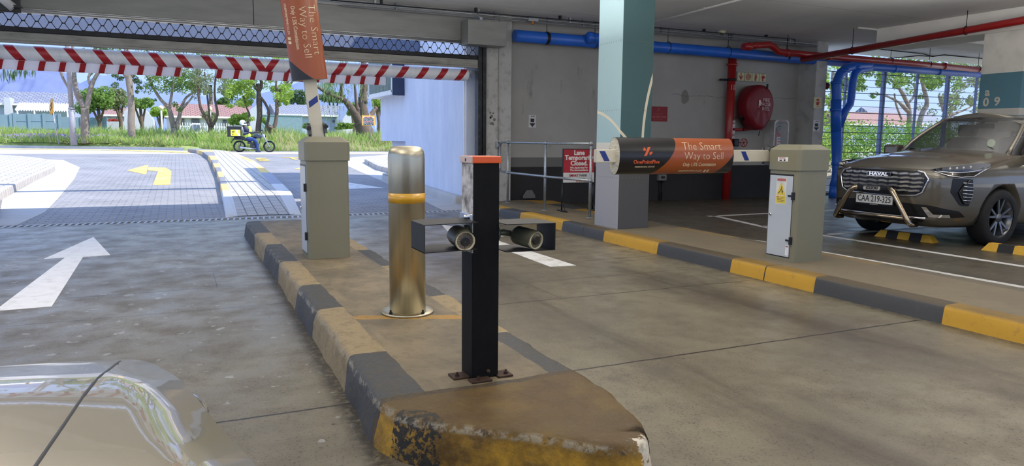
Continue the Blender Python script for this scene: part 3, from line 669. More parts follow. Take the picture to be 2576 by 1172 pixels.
poly_on_slope('sidewalk', [(-9, 11.62, .02), (-2.42, 11.62, .02), (-2.44, 12.6), (-2.83, 14.8), (-2.91, 18.1), (-2.88, 21.8, 1.0), (-3.6, 25.2, 1.5), (-6, 28, 2), (-9, 29, .3)], .15, SW, 'light paved sidewalk corner with a rounded kerb at the left of the drive', 'sidewalk')
CONC = mat('light_concrete_apron', S(182, 180, 176), .8, vary=.07, scale=2, dirt=S(160, 156, 150), dscale=3, damt=.5, bump=.2)
def apron(pts, lb):
    b = MB(); n = len(pts)//2; A = pts[:n]; B = pts[n:][::-1]
    for i in range(n-1):
        for j in range(6):
            def L2(P, t_): return (P[i][0]+(P[i+1][0]-P[i][0])*t_, P[i][1]+(P[i+1][1]-P[i][1])*t_)
            q = [L2(A, j/6), L2(B, j/6), L2(B, (j+1)/6), L2(A, (j+1)/6)]
            b.add([(x_, y_, gz(y_)+.004) for x_, y_ in q]+[(x_, y_, gz(y_)-.05) for x_, y_ in q], [(0, 1, 2, 3), (0, 4, 5, 1), (3, 2, 6, 7), (0, 3, 7, 4), (1, 5, 6, 2)])
    o = b.build('concrete_gutter', CONC); tag(o, lb, 'gutter')
apron([(-2.45, 11.6), (-2.5, 13), (-2.83, 15), (-2.9, 18.5), (-2.95, 22), (-3.5, 25), (-5.5, 27.5), (-5.6, 28.4), (-3.3, 26.4), (-2.5, 23), (-2.2, 19), (-2.0, 15), (-1.92, 13), (-2.05, 11.6)], 'smooth pale concrete gutter curving along the left sidewalk')
apron([(4.75, 11.6), (4.9, 14), (5.1, 17.6), (5.4, 20.7), (5.8, 24.3), (6.7, 26.6), (9, 29), (9, 29.8), (6.1, 27.8), (5.0, 24.6), (4.72, 20.7), (4.56, 17.6), (4.3, 14), (4.1, 11.6)], 'smooth pale concrete gutter along the right plaster wall')
m = slab('kerbstone', [(4.62, 12.4, .03), (4.79, 12.4, .03), (4.79, 17.95, .03), (4.70, 17.95, .03)], .15, CONC, rnd=.03, step=.3, rough=.01, zf=gz, drop=.03)
o = m.build('wall_kerb', CONC); tag(o, 'low white kerb at the foot of the plaster wall outside', 'kerb')
poly_on_slope('sidewalk', [(5.42, 18.1, .1), (14, 18.1, .1), (14, 29.6, .1), (9.2, 29.0, 1), (6.8, 26.8, .8), (5.75, 24.3), (5.35, 21)], .14, SW, 'light paved sidewalk beyond the plaster wall on the right', 'sidewalk')
# yellow road paint outside
YP = mat('yellow_road_paint', S(244, 196, 96), .7, vary=.08, dirt=S(200, 190, 170), dscale=2, damt=.7)
o = film('turn_arrow', [[(-.54, 17.3), (-.20, 17.3), (-.20, 21.3), (-.52, 21.2)], [(-.20, 21.3), (-.35, 22.6), (-.80, 22.9), (-.78, 21.7), (-.52, 21.2)], [(-.77, 20.2), (-.84, 24.0), (-1.28, 21.7)]], YP, z=.006, zf=gz); tag(o, 'faded yellow left-turn arrow painted on the drive outside', 'road marking')
for body, pts in (('S', (2.65, 26.3)), ('T', (3.75, 26.8))):
    tag(text('road_letter', body, 2.2, YP, Matrix(((.42, 0, 0, pts[0]), (0, 1, 0, pts[1]), (0, .031, 1, gz(pts[1])+.012), (0, 0, 0, 1))), bold=.05, ex=.003), 'faded yellow letter %s of the STOP marking on the street side' % body, 'road marking')
o = film('road_arrow', [[(3.05, 21.7), (3.6, 20.9), (3.6, 22.9)], [(3.6, 21.6), (4.5, 21.6), (4.5, 22.1), (3.6, 22.1)]], YP, z=.006, zf=gz); tag(o, 'yellow arrow on the exit lane behind the left barrier cabinet', 'road marking')
o = film('road_line', [[(1.6, 30.55), (9.5, 30.9), (9.5, 31.1), (1.6, 30.75)]], YP, z=.008, zf=gz); tag(o, 'thin yellow line along the street edge below the motorcycle', 'road marking')
A_, B_ = [(.25, 32.6), (-.9, 35.2), (-2.6, 38.0), (-5.8, 41.0), (-14, 43.8)], [(.55, 34.4), (-.3, 36.9), (-2.2, 39.6), (-5.6, 42.5), (-14, 45.0)]
o = film('road_line', [[A_[i], A_[i+1], B_[i+1], B_[i]] for i in range(4)], YP, z=.012, zf=gz); tag(o, 'wide yellow curved line along the far kerb of the drive', 'road marking')
o = film('lane_line', [[(3.35, 15.6), (4.15, 15.6), (3.6, 17.3)]], PAINT, z=.006, zf=gz); tag(o, 'white painted arrowhead on the shaded exit lane', 'road marking')

# ================================================================== barrier cabinets
CAB = mat('cabinet_paint', S(128, 125, 104), .38, .15, vary=.03, scale=3, bump=.05, bscale=120)
CABD = mat('cabinet_door_paint', S(188, 194, 198), .35, .2, vary=.04, scale=3)
BLKP = mat('black_plastic', S(20, 20, 22), .4)
def cabinet(label, loc, w_, d_, hb, ht, stickers):
    t = thing('barrier_cabinet', label, 'barrier cabinet', loc)
    pts = []; r = .035
    for cx, cy, a0 in ((w_-r, d_-r, 0), (r, d_-r, 90), (r, r, 180), (w_-r, r, 270)):
        for j in range(6): a = math.radians(a0+18*j); pts.append((cx+r*math.cos(a), cy+r*math.sin(a), 0))
    m = MB(); n = len(pts)
    m.add([(x, y, z) for z in (0, hb) for x, y, _ in pts], [(i, (i+1) % n, n+(i+1) % n, n+i) for i in range(n)], True)
    m.add([(x, y, hb) for x, y, _ in pts], [list(range(n))]); m.add([(x, y, 0) for x, y, _ in pts], [list(range(n))[::-1]])
    m.build('body', CAB, t, fix=True)
    e_ = .012; c_ = .06
    m = MB(); x0, x1, y0, y1 = -e_, w_+e_, -e_, d_+e_; s_ = .03
    base = [(x0, y0+s_), (x0+s_, y0), (x1-s_, y0), (x1, y0+s_), (x1, y1-s_), (x1-s_, y1), (x0+s_, y1), (x0, y1-s_)]
    top = [(min(max(x, x0+c_), x1-c_), min(max(y, y0+c_), y1-c_)) for x, y in base]
    top = [(x0+c_, y0+c_+s_*.6), (x0+c_+s_*.6, y0+c_), (x1-c_-s_*.6, y0+c_), (x1-c_, y0+c_+s_*.6), (x1-c_, y1-c_-s_*.6), (x1-c_-s_*.6, y1-c_), (x0+c_+s_*.6, y1-c_), (x0+c_, y1-c_-s_*.6)]
    vs = [(x, y, hb-.005) for x, y in base]+[(x, y, ht-c_*.75) for x, y in base]+[(x, y, ht) for x, y in top]
    fs = [(i+8*k_, (i+1) % 8+8*k_, (i+1) % 8+8*k_+8, i+8*k_+8) for k_ in range(2) for i in range(8)]+[list(range(16, 24)), list(range(8))[::-1]]
    m.add(vs, fs); m.build('cover', CAB, t, bevel=.003)
    # door on the face towards the lane (-x)
    m = MB(); m.bbox(-.004, .004, .055, d_-.03, .045, hb-.055, .002); dr = m.build('door', CABD, t)
    m = MB(); m.box(-.0015, .004, .050, .055, .04, hb-.05); m.box(-.0015, .004, d_-.03, d_-.025, .04, hb-.05); m.box(-.0015, .004, .05, d_-.025, .036, .045); m.box(-.003, .004, .05, d_-.025, hb-.055, hb-.04)
    m.build('door_gap', BLKP, dr)
    for zq in (.20, hb-.235):
        m = MB(); m.bbox(-.022, .006, .026, .050, zq-.035, zq+.035, .003); m.bbox(-.012, 0, .045, .10, zq-.008, zq+.008, .002); m.build('hinge', BLKP, t)
    m = MB(); m.lathe([(.013, 0), (.013, -.010), (.008, -.013)], (-.003, d_-.06, hb*.5), 14, axis='x'); m.build('lock', CHROME, dr)
    if stickers:
        yc, zc = d_*.52, hb-.20
        m = MB(); m.box(-.0055, -.004, yc-.062, yc+.062, zc-.12, zc+.125); st = m.build('warning_sticker', mat('sticker_white', S(206, 206, 198), .4), dr)
        m = MB(); m.prism([(-.0065, yc-.055, zc-.035), (-.0065, yc+.055, zc-.035), (-.0065, yc, zc+.085)], (.001, 0, 0)); m.box(-.0065, -.0055, yc-.056, yc+.056, zc-.112, zc-.042); m.build('yellow_print', mat('sticker_yellow', S(214, 190, 70), .45), st)
        m = MB(); m.box(-.0068, -.0055, yc-.052, yc+.052, zc+.095, zc+.118); m.box(-.0072, -.0065, yc+.018, yc+.05, zc-.058, zc-.048); m.build('red_print', mat('sticker_red', S(176, 100, 96), .5), st)
        m = MB()
        for q in range(4): m.box(-.0074, -.0065, yc-.045+.012*(q % 2), yc+(.01 if q == 0 else .042), zc-.056-q*.013, zc-.0525-q*.013)
        m.tube([(-.0075, yc+.03, zc-.02), (-.0075, yc+.012, zc+.0), (-.0075, yc-.005, zc+.03)], .003, 6); m.tube([(-.0075, yc-.005, zc+.03), (-.0075, yc-.012, zc+.005), (-.0075, yc-.018, zc-.02)], .004, 6); m.tube([(-.0075, yc-.010, zc+.012), (-.0075, yc-.025, zc+.0)], .004, 6); m.lathe([(.006, -.008), (.006, -.0065)], (0, yc-.005, zc+.04), 10, axis='x')
        m.build('black_print', mat('print_dark', S(90, 84, 60), .5), st)
        m = MB(); m.box(-e_-.0025, -e_, d_*.33, d_*.33+.12, ht-.155, ht-.115); st = m.build('maker_plate', mat('sticker_silver', S(222, 222, 222), .3), t)
        m = MB(); m.box(-e_-.0032, -e_-.0025, d_*.33+.03, d_*.33+.105, ht-.127, ht-.121); m.build('red_print', RED, st)
        m = MB(); m.box(-e_-.0032, -e_-.0025, d_*.33+.07, d_*.33+.10, ht-.150, ht-.140); m.box(-e_-.0032, -e_-.0025, d_*.33+.03, d_*.33+.05, ht-.150, ht-.135); m.build('black_print', BLKP, st)
        m = MB(); m.box(-.0055, -.004, .062, .098, .06, .155); st = m.build('maker_plate', mat('sticker_silver', S(222, 222, 222), .3), dr)
        m = MB(); m.box(-.0062, -.0055, .066, .094, .138, .146); m.build('red_print', RED, st)
    return t
zi, zk = .18, .13
a_ = onz(777, 653, zi); b_ = onz(886, 649, zi)
CL = cabinet('grey barrier cabinet on the island behind the steel bollard, its arm raised', (a_.x, a_.y, zi), b_.x-a_.x, .36, .855, 1.055, False)
CLx, CLy, CLw = a_.x, a_.y, b_.x-a_.x
a_ = onz(1995, 662, zk); b_ = onz(2078, 657, zk)
CR = cabinet('grey barrier cabinet with yellow warning sticker standing on the right kerb', (a_.x, a_.y, zk), b_.x-a_.x, .36, .845, 1.075, True)
CRx, CRy, CRw = a_.x, a_.y, b_.x-a_.x
# ---- arms with advertising panels; built along -x from the pivot, then turned
ORG = S(146, 72, 32)
def arm(label, loc, ang, p_end, p_start, tip, group=None, bx=-.115):
    """tip / p_end / p_start are distances from the pivot: arm tip, far end of the panel, near end of the panel"""
    t = thing('boom_barrier', label, 'barrier arm', loc, (0, ang, 0))
    AW = mat('arm_aluminium_white', S(196, 190, 172), .35, vary=.04)
    m = MB(); m.bbox(-tip, -.10, -.025, .025, -.055, .055, .006); m.prism([(-.13, -.024, -.055), (-.02, -.024, -.012), (-.02, -.024, .012), (-.13, -.024, .055)], (0, .048, 0)); m.build('beam', AW, t)
    m = MB(); m.lathe([(.0, 0), (.07, 0), (.07, .05), (0, .05)], (0, 0, 0), 20, axis='y') if False else None
    m.bbox(bx-.045, .06, .027, .045, -.075, .075, .004); m.bbox(bx-.045, bx+.035, -.04, -.026, -.068, -.058, .003); m.bbox(bx-.03, bx+.06, -.045, .026, -.085, -.056, .004); m.bbox(bx-.03, bx+.06, -.045, .026, .056, .085, .004); m.build('pivot_bracket', mat('bracket_grey', S(96, 96, 94), .4, .6), t)
    for zz in (-.066, .066):
        m = MB(); m.lathe([(.018, -.065), (.02, -.04), (.02, 0)], (bx, 0, zz*1.15), 10, axis='y'); m.build('bolt', BLKP, t)
    BLUE = mat('blue_reflector', S(22, 44, 120), .3)
    for xq in (-tip+.045, -p_start+.16):
        m = MB(); m.prism([(xq-.02, -.0262, .042), (xq+.035, -.0262, .042), (xq+.085, -.0262, -.042), (xq+.03, -.0262, -.042)], (0, .001, 0)); m.build('blue_chevron', BLUE, t)
    # elliptical foam panel with printed cover
    A_, B_ = .088, .158; L_ = p_end-p_start
    g = G('panel_print_%d' % (1 if group else 0)); X_ = g.f('ADD', g.x, p_end)
    b1 = g.f('ADD', g.f('ADD', g.f('MULTIPLY', g.z, .5327), .5172), g.f('MULTIPLY', g.f('MULTIPLY', g.f('ADD', g.z, .053), g.f('SUBTRACT', g.z, .146)), -2.289))
    k1 = g.f('LESS_THAN', X_, b1)
    b2 = g.f('ADD', g.f('ADD', g.f('MULTIPLY', g.z, .9945), L_-.025), g.f('MULTIPLY', g.f('MULTIPLY', g.f('SUBTRACT', g.z, .025), g.f('ADD', g.z, .158)), -2.0))
    k2 = g.f('GREATER_THAN', X_, b2)
    PR = g.done(g.mix(g.f('MAXIMUM', k1, k2), ORG, S(20, 18, 19)), .30, coat=.15, height=g.noise(2.5, 3), bstr=.12, bdist=.03)
    n = 40; m = MB(); ring = [(A_*math.cos(2*PI*i/n), B_*math.sin(2*PI*i/n)) for i in range(n)]
    m.add([(x_, y_, z_) for x_ in (-p_end, -p_start) for y_, z_ in ring], [(i, (i+1) % n, n+(i+1) % n, n+i) for i in range(n)], True)
    pn = m.build('advert_panel', PR, t)
    FO = mat('foam_end', S(206, 200, 180), .9, vary=.05, dirt=S(60, 56, 48), dscale=26, damt=.7, stretch=(1, 1, 3), bump=.4)
    for xq in (-p_end, -p_start):
        m = MB(); m.add([(xq, y_*.985, z_*.985) for y_, z_ in ring]+[(xq+(.002 if xq == -p_end else -.002), y_*.985, z_*.985) for y_, z_ in ring], [list(range(n)), list(range(n, 2*n))[::-1]]); m.build('foam_end', FO, pn)
    def wrap(v):
        zz = max(-.157, min(.157, v.z)); return Vector((v.x, -A_*math.sqrt(max(0, 1-(zz/B_)**2))-.0012+v.y*.3, v.z))
    CRM = mat('cream_print', S(216, 196, 160), .5); ORM = mat('orange_print', S(196, 86, 44), .5)
    def T(body, size, m_, x_, z_, **k): return text('line', body, size, m_, facing((x_-p_end, 0, z_), (1, 0, 0)), wrap=wrap, ex=.0004, **k)
    def pack(nm, obs):
        bm = bmesh.new()
        for o in obs: bm.from_mesh(o.data); mm = o.data.materials[0]; bpy.data.objects.remove(o)
        me = bpy.data.meshes.new(nm); bm.to_mesh(me); bm.free(); me.materials.append(mm)
        o = bpy.data.objects.new(nm, me); C.objects.link(o); o.parent = pn
    pack('slogan', [T('The Smart', .094, CRM, .655, .085, width=.43, align='LEFT', bold=-.0016), T('Way to Sell', .094, CRM, .672, .0, width=.435, align='LEFT', bold=-.0016), T('Only 1.5% Commission', .045, CRM, .667, -.075, width=.367, align='LEFT', bold=.0005), T('ONEPOINTFIVE.CO.ZA', .020, CRM, .64, -.132, width=.26, align='LEFT', shear=.25, bold=.0004)])
    pack('company_name', [T('OnePointFive', .045, ORM, .276, -.050, width=.272, bold=.0012)])
    pack('subtitle', [T('PREMIUM REAL ESTATE', .017, CRM, .265, -.092, width=.205, bold=.0004, shear=.15)])
    m = MB()
    def pg(pts):
        n = len(pts); c0 = [wrap(Vector((x_-p_end, 0, z_))) for x_, z_ in pts]; m.add(c0+[c-Vector((0, .0006, 0)) for c in c0], [list(range(n)), list(range(n, 2*n))[::-1]]+[(i, (i+1) % n, n+(i+1) % n, n+i) for i in range(n)])
    pg([(.244, .002), (.272, .002), (.293, .040), (.316, .078), (.288, .078), (.266, .040)]); pg([(.248, .077), (.262, .064), (.264, .052), (.254, .044), (.238, .048), (.236, .052)]); pg([(.302, .006), (.300, .030), (.316, .038), (.332, .040), (.328, .022)])
    m.build('percent_emblem', ORM, pn)
    m = MB()
    for q in (.925, .960):
        pg([(q, -.144), (q+.022, -.144), (q+.026, -.122), (q+.004, -.122)])
    m.build('social_icons', CRM, pn)
    return t
YA = CRy+.36+.07
zA = ony(1900, 392, YA).z
pv = CRx+CRw*.45
arm('lowered barrier arm with an orange and black advertising panel closing the right lane', (pv, YA, zA), 0, pv-ony(1545, 388, YA).x, pv-ony(1846, 400, YA-.09).x, pv-ony(1497, 388, YA).x)
# rounded near end of the panel hides nothing, the raised twin:
YL = CLy+.36+.07; zL = zi+.93
q1 = ony(785, 201, YL); q2 = ony(803, 330, YL)
pL = Vector((q2.x, 0, zL)); ang = math.atan2((q1.x-q2.x), (q1.z-q2.z))
ds = math.hypot(q1.x-pL.x, q1.z-pL.z)
arm('raised barrier arm with an orange advertising panel standing upright beyond the left cabinet', (pL.x, YL, zL), math.radians(90)+ang, ds+1.30, ds, ds+1.48, 'raised', -.21)
m = MB(); m.bbox(-.07, .10, -.02, .05, 0, .14, .006); o = m.build('arm_support', mat('bracket_cream', S(168, 164, 146), .45, .3), loc=(pL.x-.02, YL, zi+.93)) if False else None

# ================================================================== stainless bollard
c_ = onz(1025, 795, zi); bx_, by_ = c_.x+.032, c_.y+.10
q = ony(1020, 366, by_)
g = G('brushed_stainless')
n1 = g.noise(6, 4, .6, stretch=(8, 8, .25)); n2 = g.noise(30, 5, .7, stretch=(3, 3, .6))
col = g.mix(g.rng(n1, .3, .7), S(196, 188, 166), S(184, 176, 154)); col = g.mix(g.rng(g.noise(9, 6, .7, stretch=(1, 1, .8)), .64, .78, 0, .10), col, S(150, 140, 118))
SS = g.done(col, g.rng(n2, .3, .7, .30, .36), 1.0, height=n2, bstr=.008, bdist=.001)
g.b.inputs['Anisotropic'].default_value = .5
t = thing('bollard', 'round brushed steel bollard with a yellow band, bolted to the island', 'bollard', (bx_, by_, zi))
hb = q.z-zi; rb = .108
m = MB(); m.lathe([(rb, .0), (rb, hb-.075), (rb*.985, hb-.05), (rb*.93, hb-.028), (rb*.80, hb-.010), (rb*.5, hb-.002), (0, hb)], (0, 0, 0), 64); m.build('post', SS, t)
m = MB(); m.lathe([(.158, 0), (.158, .008), (.155, .011), (rb, .011)], (0, 0, 0), 48); m.build('flange', SS, t)
zb1, zb2 = ony(1020, 513, by_-rb).z-zi, ony(1020, 488, by_-rb).z-zi
m = MB(); m.lathe([(rb+.0012, zb1), (rb+.0012, zb2)], (0, 0, 0), 64); m.box(-.0, .001, -rb-.0016, -rb, zb1, zb2); m.build('yellow_band', mat('yellow_tape', S(216, 160, 30), .3, coat=.5), t)
for k_ in range(4):
    a = math.radians(25+90*k_); m = MB(); m.lathe([(.011, .01), (.011, .02), (.006, .02), (.006, .034), (0, .035)], (.134*math.cos(a), .134*math.sin(a), 0), 6, smooth=False); m.build('anchor_bolt', DKSTEEL, t)

# ================================================================== camera post
a_ = onz(1187, 955, zi); PX_, PY_ = a_.x, a_.y
zt = ony(1220, 393, PY_).z
t = thing('camera_post', 'black square steel post with an orange cap carrying two cameras near the island nose', 'post', (PX_, PY_, zi))
g = G('post_black_paint')
worn = g.f('MULTIPLY', g.f('LESS_THAN', g.x, .004), g.f('GREATER_THAN', g.z, .56)); n1 = g.noise(12, 6, .65)  # upper part of the left face is pale, the rest black
col = g.mix(worn, g.mix(g.rng(n1, .4, .7), S(11, 11, 12), S(20, 19, 18)), g.mix(g.rng(n1, .42, .62), S(206, 204, 200), S(112, 106, 100)))
POSTM = g.done(col, .6, 0, height=n1, bstr=.2, bdist=.004); g.b.inputs['Specular IOR Level'].default_value = .2
w_ = onz(1250, 945, zi).x-PX_+.004; hp = zt-zi-.028
m = MB(); m.bbox(0, w_, 0, w_, 0, hp, .004); m.build('tube', POSTM, t)
g = G('cap_orange'); col = g.mix(g.f('LESS_THAN', g.x, -.001), S(226, 92, 34), S(200, 176, 166)); CAPM = g.done(col, .4)
m = MB(); m.bbox(-.006, w_+.006, -.006, w_+.006, hp-.002, hp+.028, .004); m.build('cap', CAPM, t)
m = MB(); m.lathe([(.007, -.001), (0, -.0012)], (-.006, w_*.5, hp+.012), 10, axis='x'); m.build('cap_hole', BLKP, t)
RUST = mat('rusty_plate', S(66, 48, 38), .7, .4, vary=.3, scale=20)
for (x0, x1, y0, y1) in ((-.075, .0, .02, .10), (-.02, .075, -.055, 0.0), (w_-.01, w_+.06, -.03, .05)):
    m = MB(); m.bbox(x0, x1, y0, y1, 0, .008, .002); f_ = m.build('foot_plate', RUST, t)
    cx, cy = (x0+x1)/2+(.012 if x1 > .1 else -.012), (y0+y1)/2-.01; m = MB(); m.lathe([(.010, .008), (.010, .017), (.005, .017), (.005, .026), (0, .026)], (cx, cy, 0), 6, smooth=False); m.build('anchor_bolt', RUST, f_)
m = MB(); m.lathe([(.009, 0), (.009, -.01), (0, -.012)], (.075, 0, .03), 8, axis='y'); m.build('side_bolt', RUST, t)
# shrouds and cameras
SHM = mat('shroud_black', S(26, 26, 25), .55, .2, vary=.15); CAMB = mat('camera_body', S(118, 116, 92), .4, .3, vary=.05)
def P(x, y, dy=0.0): return ony(x, y, PY_+dy)
def shroud(label, pf, pm, xin, sgn):
    """pf: outer front upper/lower pixels at the front depth"""
    t = thing('camera_shroud', label, 'camera shroud', (0, 0, 0))
    zu, zl = P(pf[0], pf[1], -.09).z, P(pf[0], pf[2], -.09).z; xo = P(pf[0], pf[1], -.09).x
    y0, y1 = PY_-.09, PY_+.085
    outer = [(xo, y0), (xo, y1-.0), (xo-sgn*.05, y1+.03), (xin, y1+.03), (xin, y0+.02)]
    for nm, zz in (('top_plate', zu), ('bottom_plate', zl)):
        m = MB(); m.prism([(x_, y_, zz) for x_, y_ in outer], (0, 0, .003)); m.build(nm, SHM, t)
    m = MB(); m.prism([(xo, y0, zl), (xo, y1, zl), (xo, y1, zu), (xo, y0, zu)], (-sgn*.003, 0, 0))
    m.build('side_plate', SHM, t)
    return t
shroud('black sheet steel shroud on the left of the camera post', (1067, 568, 638), None, PX_-.003, -1)
shroud('black sheet steel shroud on the right of the camera post', (1398, 562, 629), None, PX_+w_+.003, 1)
def bullet(label, pf, pb, rf, ring_led):
    t = thing('security_camera', label, 'camera', (0, 0, 0))
    f_, b_ = P(*pf), P(*pb); ax = (f_-b_).normalized(); L_ = (f_-b_).length
    q = ax.to_track_quat('Z', 'Y').to_matrix().to_4x4(); M_ = Matrix.Translation(b_) @ q
    m = MB(); m.lathe([(rf*.55, -.01), (rf*.8, .0), (rf*.97, .015), (rf, .04), (rf, L_-.012)], (0, 0, 0), 32, M=M_); m.build('body', CAMB, t)
    m = MB(); m.lathe([(rf, L_-.014), (rf*1.02, L_-.008), (rf*1.0, L_), (rf*.86, L_), (rf*.84, L_-.006)], (0, 0, 0), 32, M=M_); m.build('front_ring', mat('camera_ring', S(206, 196, 158), .4), t)
    m = MB(); m.lathe([(rf*.86, L_-.006), (rf*.5, L_-.008)], (0, 0, 0), 32, M=M_); fc = m.build('led_plate', mat('led_plate', S(58, 46, 56), .3, vary=.3, scale=60), t)
    m = MB(); m.lathe([(rf*.5, L_-.004), (rf*.5, L_+.0), (rf*.42, L_+.001), (.0, L_-.002)], (0, 0, 0), 24, M=M_); m.build('lens', mat('lens_black', S(12, 12, 14), .06, coat=1), t)
    m = MB(); n = 20
    for ringr, cnt in ((.76, n), (.62, n-4)):
        for i in range(cnt):
            a = 2*PI*i/cnt; m.lathe([(rf*.055, L_-.005), (0, L_-.002)], (rf*ringr*math.cos(a), rf*ringr*math.sin(a), 0), 6, M=M_)
    m.build('led_ring', mat('led_violet' if ring_led else 'led_clear', S(176, 128, 168) if ring_led else S(110, 110, 116), .2), t)
    # sun hood over the body: open half tube
    m = MB(); k_ = 20
    vs = []
    up = q.to_3x3().inverted() @ Vector((0, 0, 1)); a0 = math.atan2(up.y, up.x)
    for zz in (L_*.15, L_+.014):
        for i in range(k_+1):
            a = a0-1.75+3.5*i/k_; rr = rf*1.08; vs.append(M_ @ Vector((rr*math.cos(a), rr*math.sin(a), zz-(.02*abs(i/k_-.5)*2 if zz > L_*.5 else 0))))
    m.add(vs, [(i, i+1, k_+2+i, k_+1+i) for i in range(k_)], True)
    m.build('sun_hood', mat('camera_hood', S(96, 95, 78), .4, .3), t)
    return t, M_
t, M_ = bullet('bullet camera with pink infrared ring facing the viewer, left of the post', (1171, 607, -.075), (1146, 590, .065), .042, True)
m = MB(); e0 = P(1146, 592, .06); m.tube([e0, P(1172, 580, .06), Vector((PX_+.002, PY_+.05, P(1172, 584, .05).z))], .013, 10); m.lathe([(.032, 0), (.032, -.014), (.024, -.02)], (PX_, PY_+.05, P(1172, 584, .05).z), 20, axis='x'); m.build('wall_mount', CAMB, t)
t, M_ = bullet('bullet camera seen side-on pointing right of the viewer, right of the post', (1350, 605, -.07), (1296, 590, .06), .040, False)
m = MB(); m.tube([P(1290, 588, .06), P(1266, 584, .05), Vector((PX_+w_, PY_+.05, P(1262, 586, .05).z))], .014, 10); m.lathe([(.034, 0), (.034, .014), (.024, .02)], (PX_+w_, PY_+.05, P(1262, 586, .05).z), 20, axis='x'); m.build('wall_mount', CAMB, t)
m = MB(); zc_ = ony(1190, 547, PY_).z; m.bbox(PX_-.010, PX_+.002, PY_+.0, PY_+w_, zc_-.014, zc_+.014, .003); m.bbox(PX_-.012, PX_+w_+.008, PY_-.0035, PY_-.0005, zc_-.012, zc_+.012, .001) if False else None
m.lathe([(.010, 0), (.010, -.016), (0, -.018)], (PX_-.009, PY_+.03, zc_), 8, axis='x'); o = m.build('clamp', CHROME); tag(o, 'small chrome clamp on the left face of the camera post above the left shroud', 'clamp')

# ================================================================== handrail
t = thing('handrail', 'galvanised tubular handrail with ball joints on the raised kerb beside the gate', 'handrail', (0, 0, 0))
PB = [onz(1277, 510, zk), onz(1370, 529, zk), onz(1483, 548, zk)]
HZ = [ony(1275, 360, PB[0].y).z, ony(1369, 361, PB[1].y).z, ony(1486, 358, PB[2].y).z]
hz = sum(HZ)/3; MZ = ony(1370, 444, PB[1].y).z
for p in PB:
    m = MB(); m.tube([(p.x, p.y, zk), (p.x, p.y, hz)], .021, 14)
    o = m.build('post', STEEL, t)
    m = MB(); m.lathe([(.05, 0), (.05, .008), (.025, .012)], (p.x, p.y, zk), 16); m.build('foot', STEEL, o)
    for zz in (hz, MZ):
        m = MB(); m.lathe([(0, -.034), (.022, -.028), (.033, -.01), (.033, .01), (.022, .028), (0, .034)], (p.x, p.y, zz), 16); m.build('ball_joint', STEEL, o)
d_ = (PB[0]-PB[1]).normalized(); e_ = PB[0]+d_*.36
m = MB(); m.tube([(PB[2].x, PB[2].y, hz), (PB[1].x, PB[1].y, hz), (PB[0].x, PB[0].y, hz), (PB[0].x+d_.x*.28, PB[0].y+d_.y*.28, hz), (e_.x-d_.x*.02, e_.y-d_.y*.02, hz-.03), (e_.x, e_.y, hz-.09), (e_.x, e_.y, MZ+.07), (e_.x-d_.x*.03, e_.y-d_.y*.03, MZ+.02), (e_.x-d_.x*.1, e_.y-d_.y*.1, MZ), (PB[0].x, PB[0].y, MZ), (PB[1].x, PB[1].y, MZ), (PB[2].x, PB[2].y, MZ)], .019, 14)
m.build('rail', STEEL, t)
# floor sign behind the handrail
YS = 9.6
a_, b_ = ony(1418, 376, YS), ony(1494, 458, YS)
t = thing('floor_sign', 'red and white lane closed notice in a black frame behind the handrail', 'sign', ((a_.x+b_.x)/2, YS, 0))
W_, z0_, z1_ = (b_.x-a_.x)/2, b_.z, a_.z
m = MB(); m.bbox(-W_-.012, W_+.012, .0, .02, z0_-.012, z1_+.012, .004); m.tube([(-W_, .02, z0_+.02), (-W_, .03, zk+.02)], .012, 8); m.tube([(W_, .02, z0_+.02), (W_, .03, zk+.02)], .012, 8)
for s_ in (-1, 1): m.tube([(s_*W_, -.14, zk+.012), (s_*W_, .16, zk+.012)], .012, 8); m.tube([(s_*W_, .03, zk+.12), (s_*W_, -.1, zk+.015)], .009, 8)
m.build('stand', BLKP, t)
zs = z0_+(z1_-z0_)*.30
m = MB(); m.box(-W_, W_, -.002, .0, zs, z1_); m.build('red_panel', mat('sign_red', S(168, 22, 34), .4), t)
m = MB(); m.box(-W_, W_, -.002, .0, z0_, zs); m.build('white_panel', mat('sign_white', S(206, 206, 204), .4), t)
LW = mat('letter_white', S(226, 222, 216), .5); LR = mat('letter_red', S(160, 26, 40), .5); LB = mat('letter_black', S(30, 30, 32), .5)
def FT(x_, z_): return facing((x_, -.0025, z_), (1, 0, 0))
hh = z1_-z0_
join_text('lettering', [(('Lane', .10, LW, FT(0, z1_-hh*.10)), dict(bold=.004)), (('Temporarily', .10, LW, FT(0, z1_-hh*.25)), dict(bold=.004, width=2*W_-.04)), (('Closed.', .10, LW, FT(0, z1_-hh*.42)), dict(bold=.004)), (('We Apologise For', .042, LW, FT(0, z1_-hh*.55)), dict(bold=.0015)), (('The Inconvenience', .042, LW, FT(0, z1_-hh*.625)), dict(bold=.0015)),
   (('SMART', .052, LR, FT(-.09, z0_+hh*.21)), dict(bold=.002, width=.17)), (('PARK', .052, LB, FT(.08, z0_+hh*.21)), dict(bold=.001, width=.14)), (('EXCELLERATE', .03, LB, FT(0, z0_+hh*.11)), dict(bold=.001, spacing=1.2))], t)
m = MB()
for i in range(6): m.cur = i % 3; m.box(-.05+.03*i, -.03+.03*i, -.003, -.002, z0_+.012, z0_+.024)
m.build('colour_dots', [LR, mat('dot_orange', S(200, 110, 40)), LB], t)
a_ = ony(1338, 505, 11.98)
m = MB(); m.prism([(-.13, 0, 0), (.13, 0, 0), (.13, 0, .05), (.06, 0, .15), (-.05, 0, .15), (-.13, 0, .05)], (0, .015, 0)); o = m.build('metal_plate', mat('plate_grey', S(112, 112, 112), .5, .3), loc=(a_.x, 11.95, zk)); o.rotation_euler.x = -.15 if False else 0
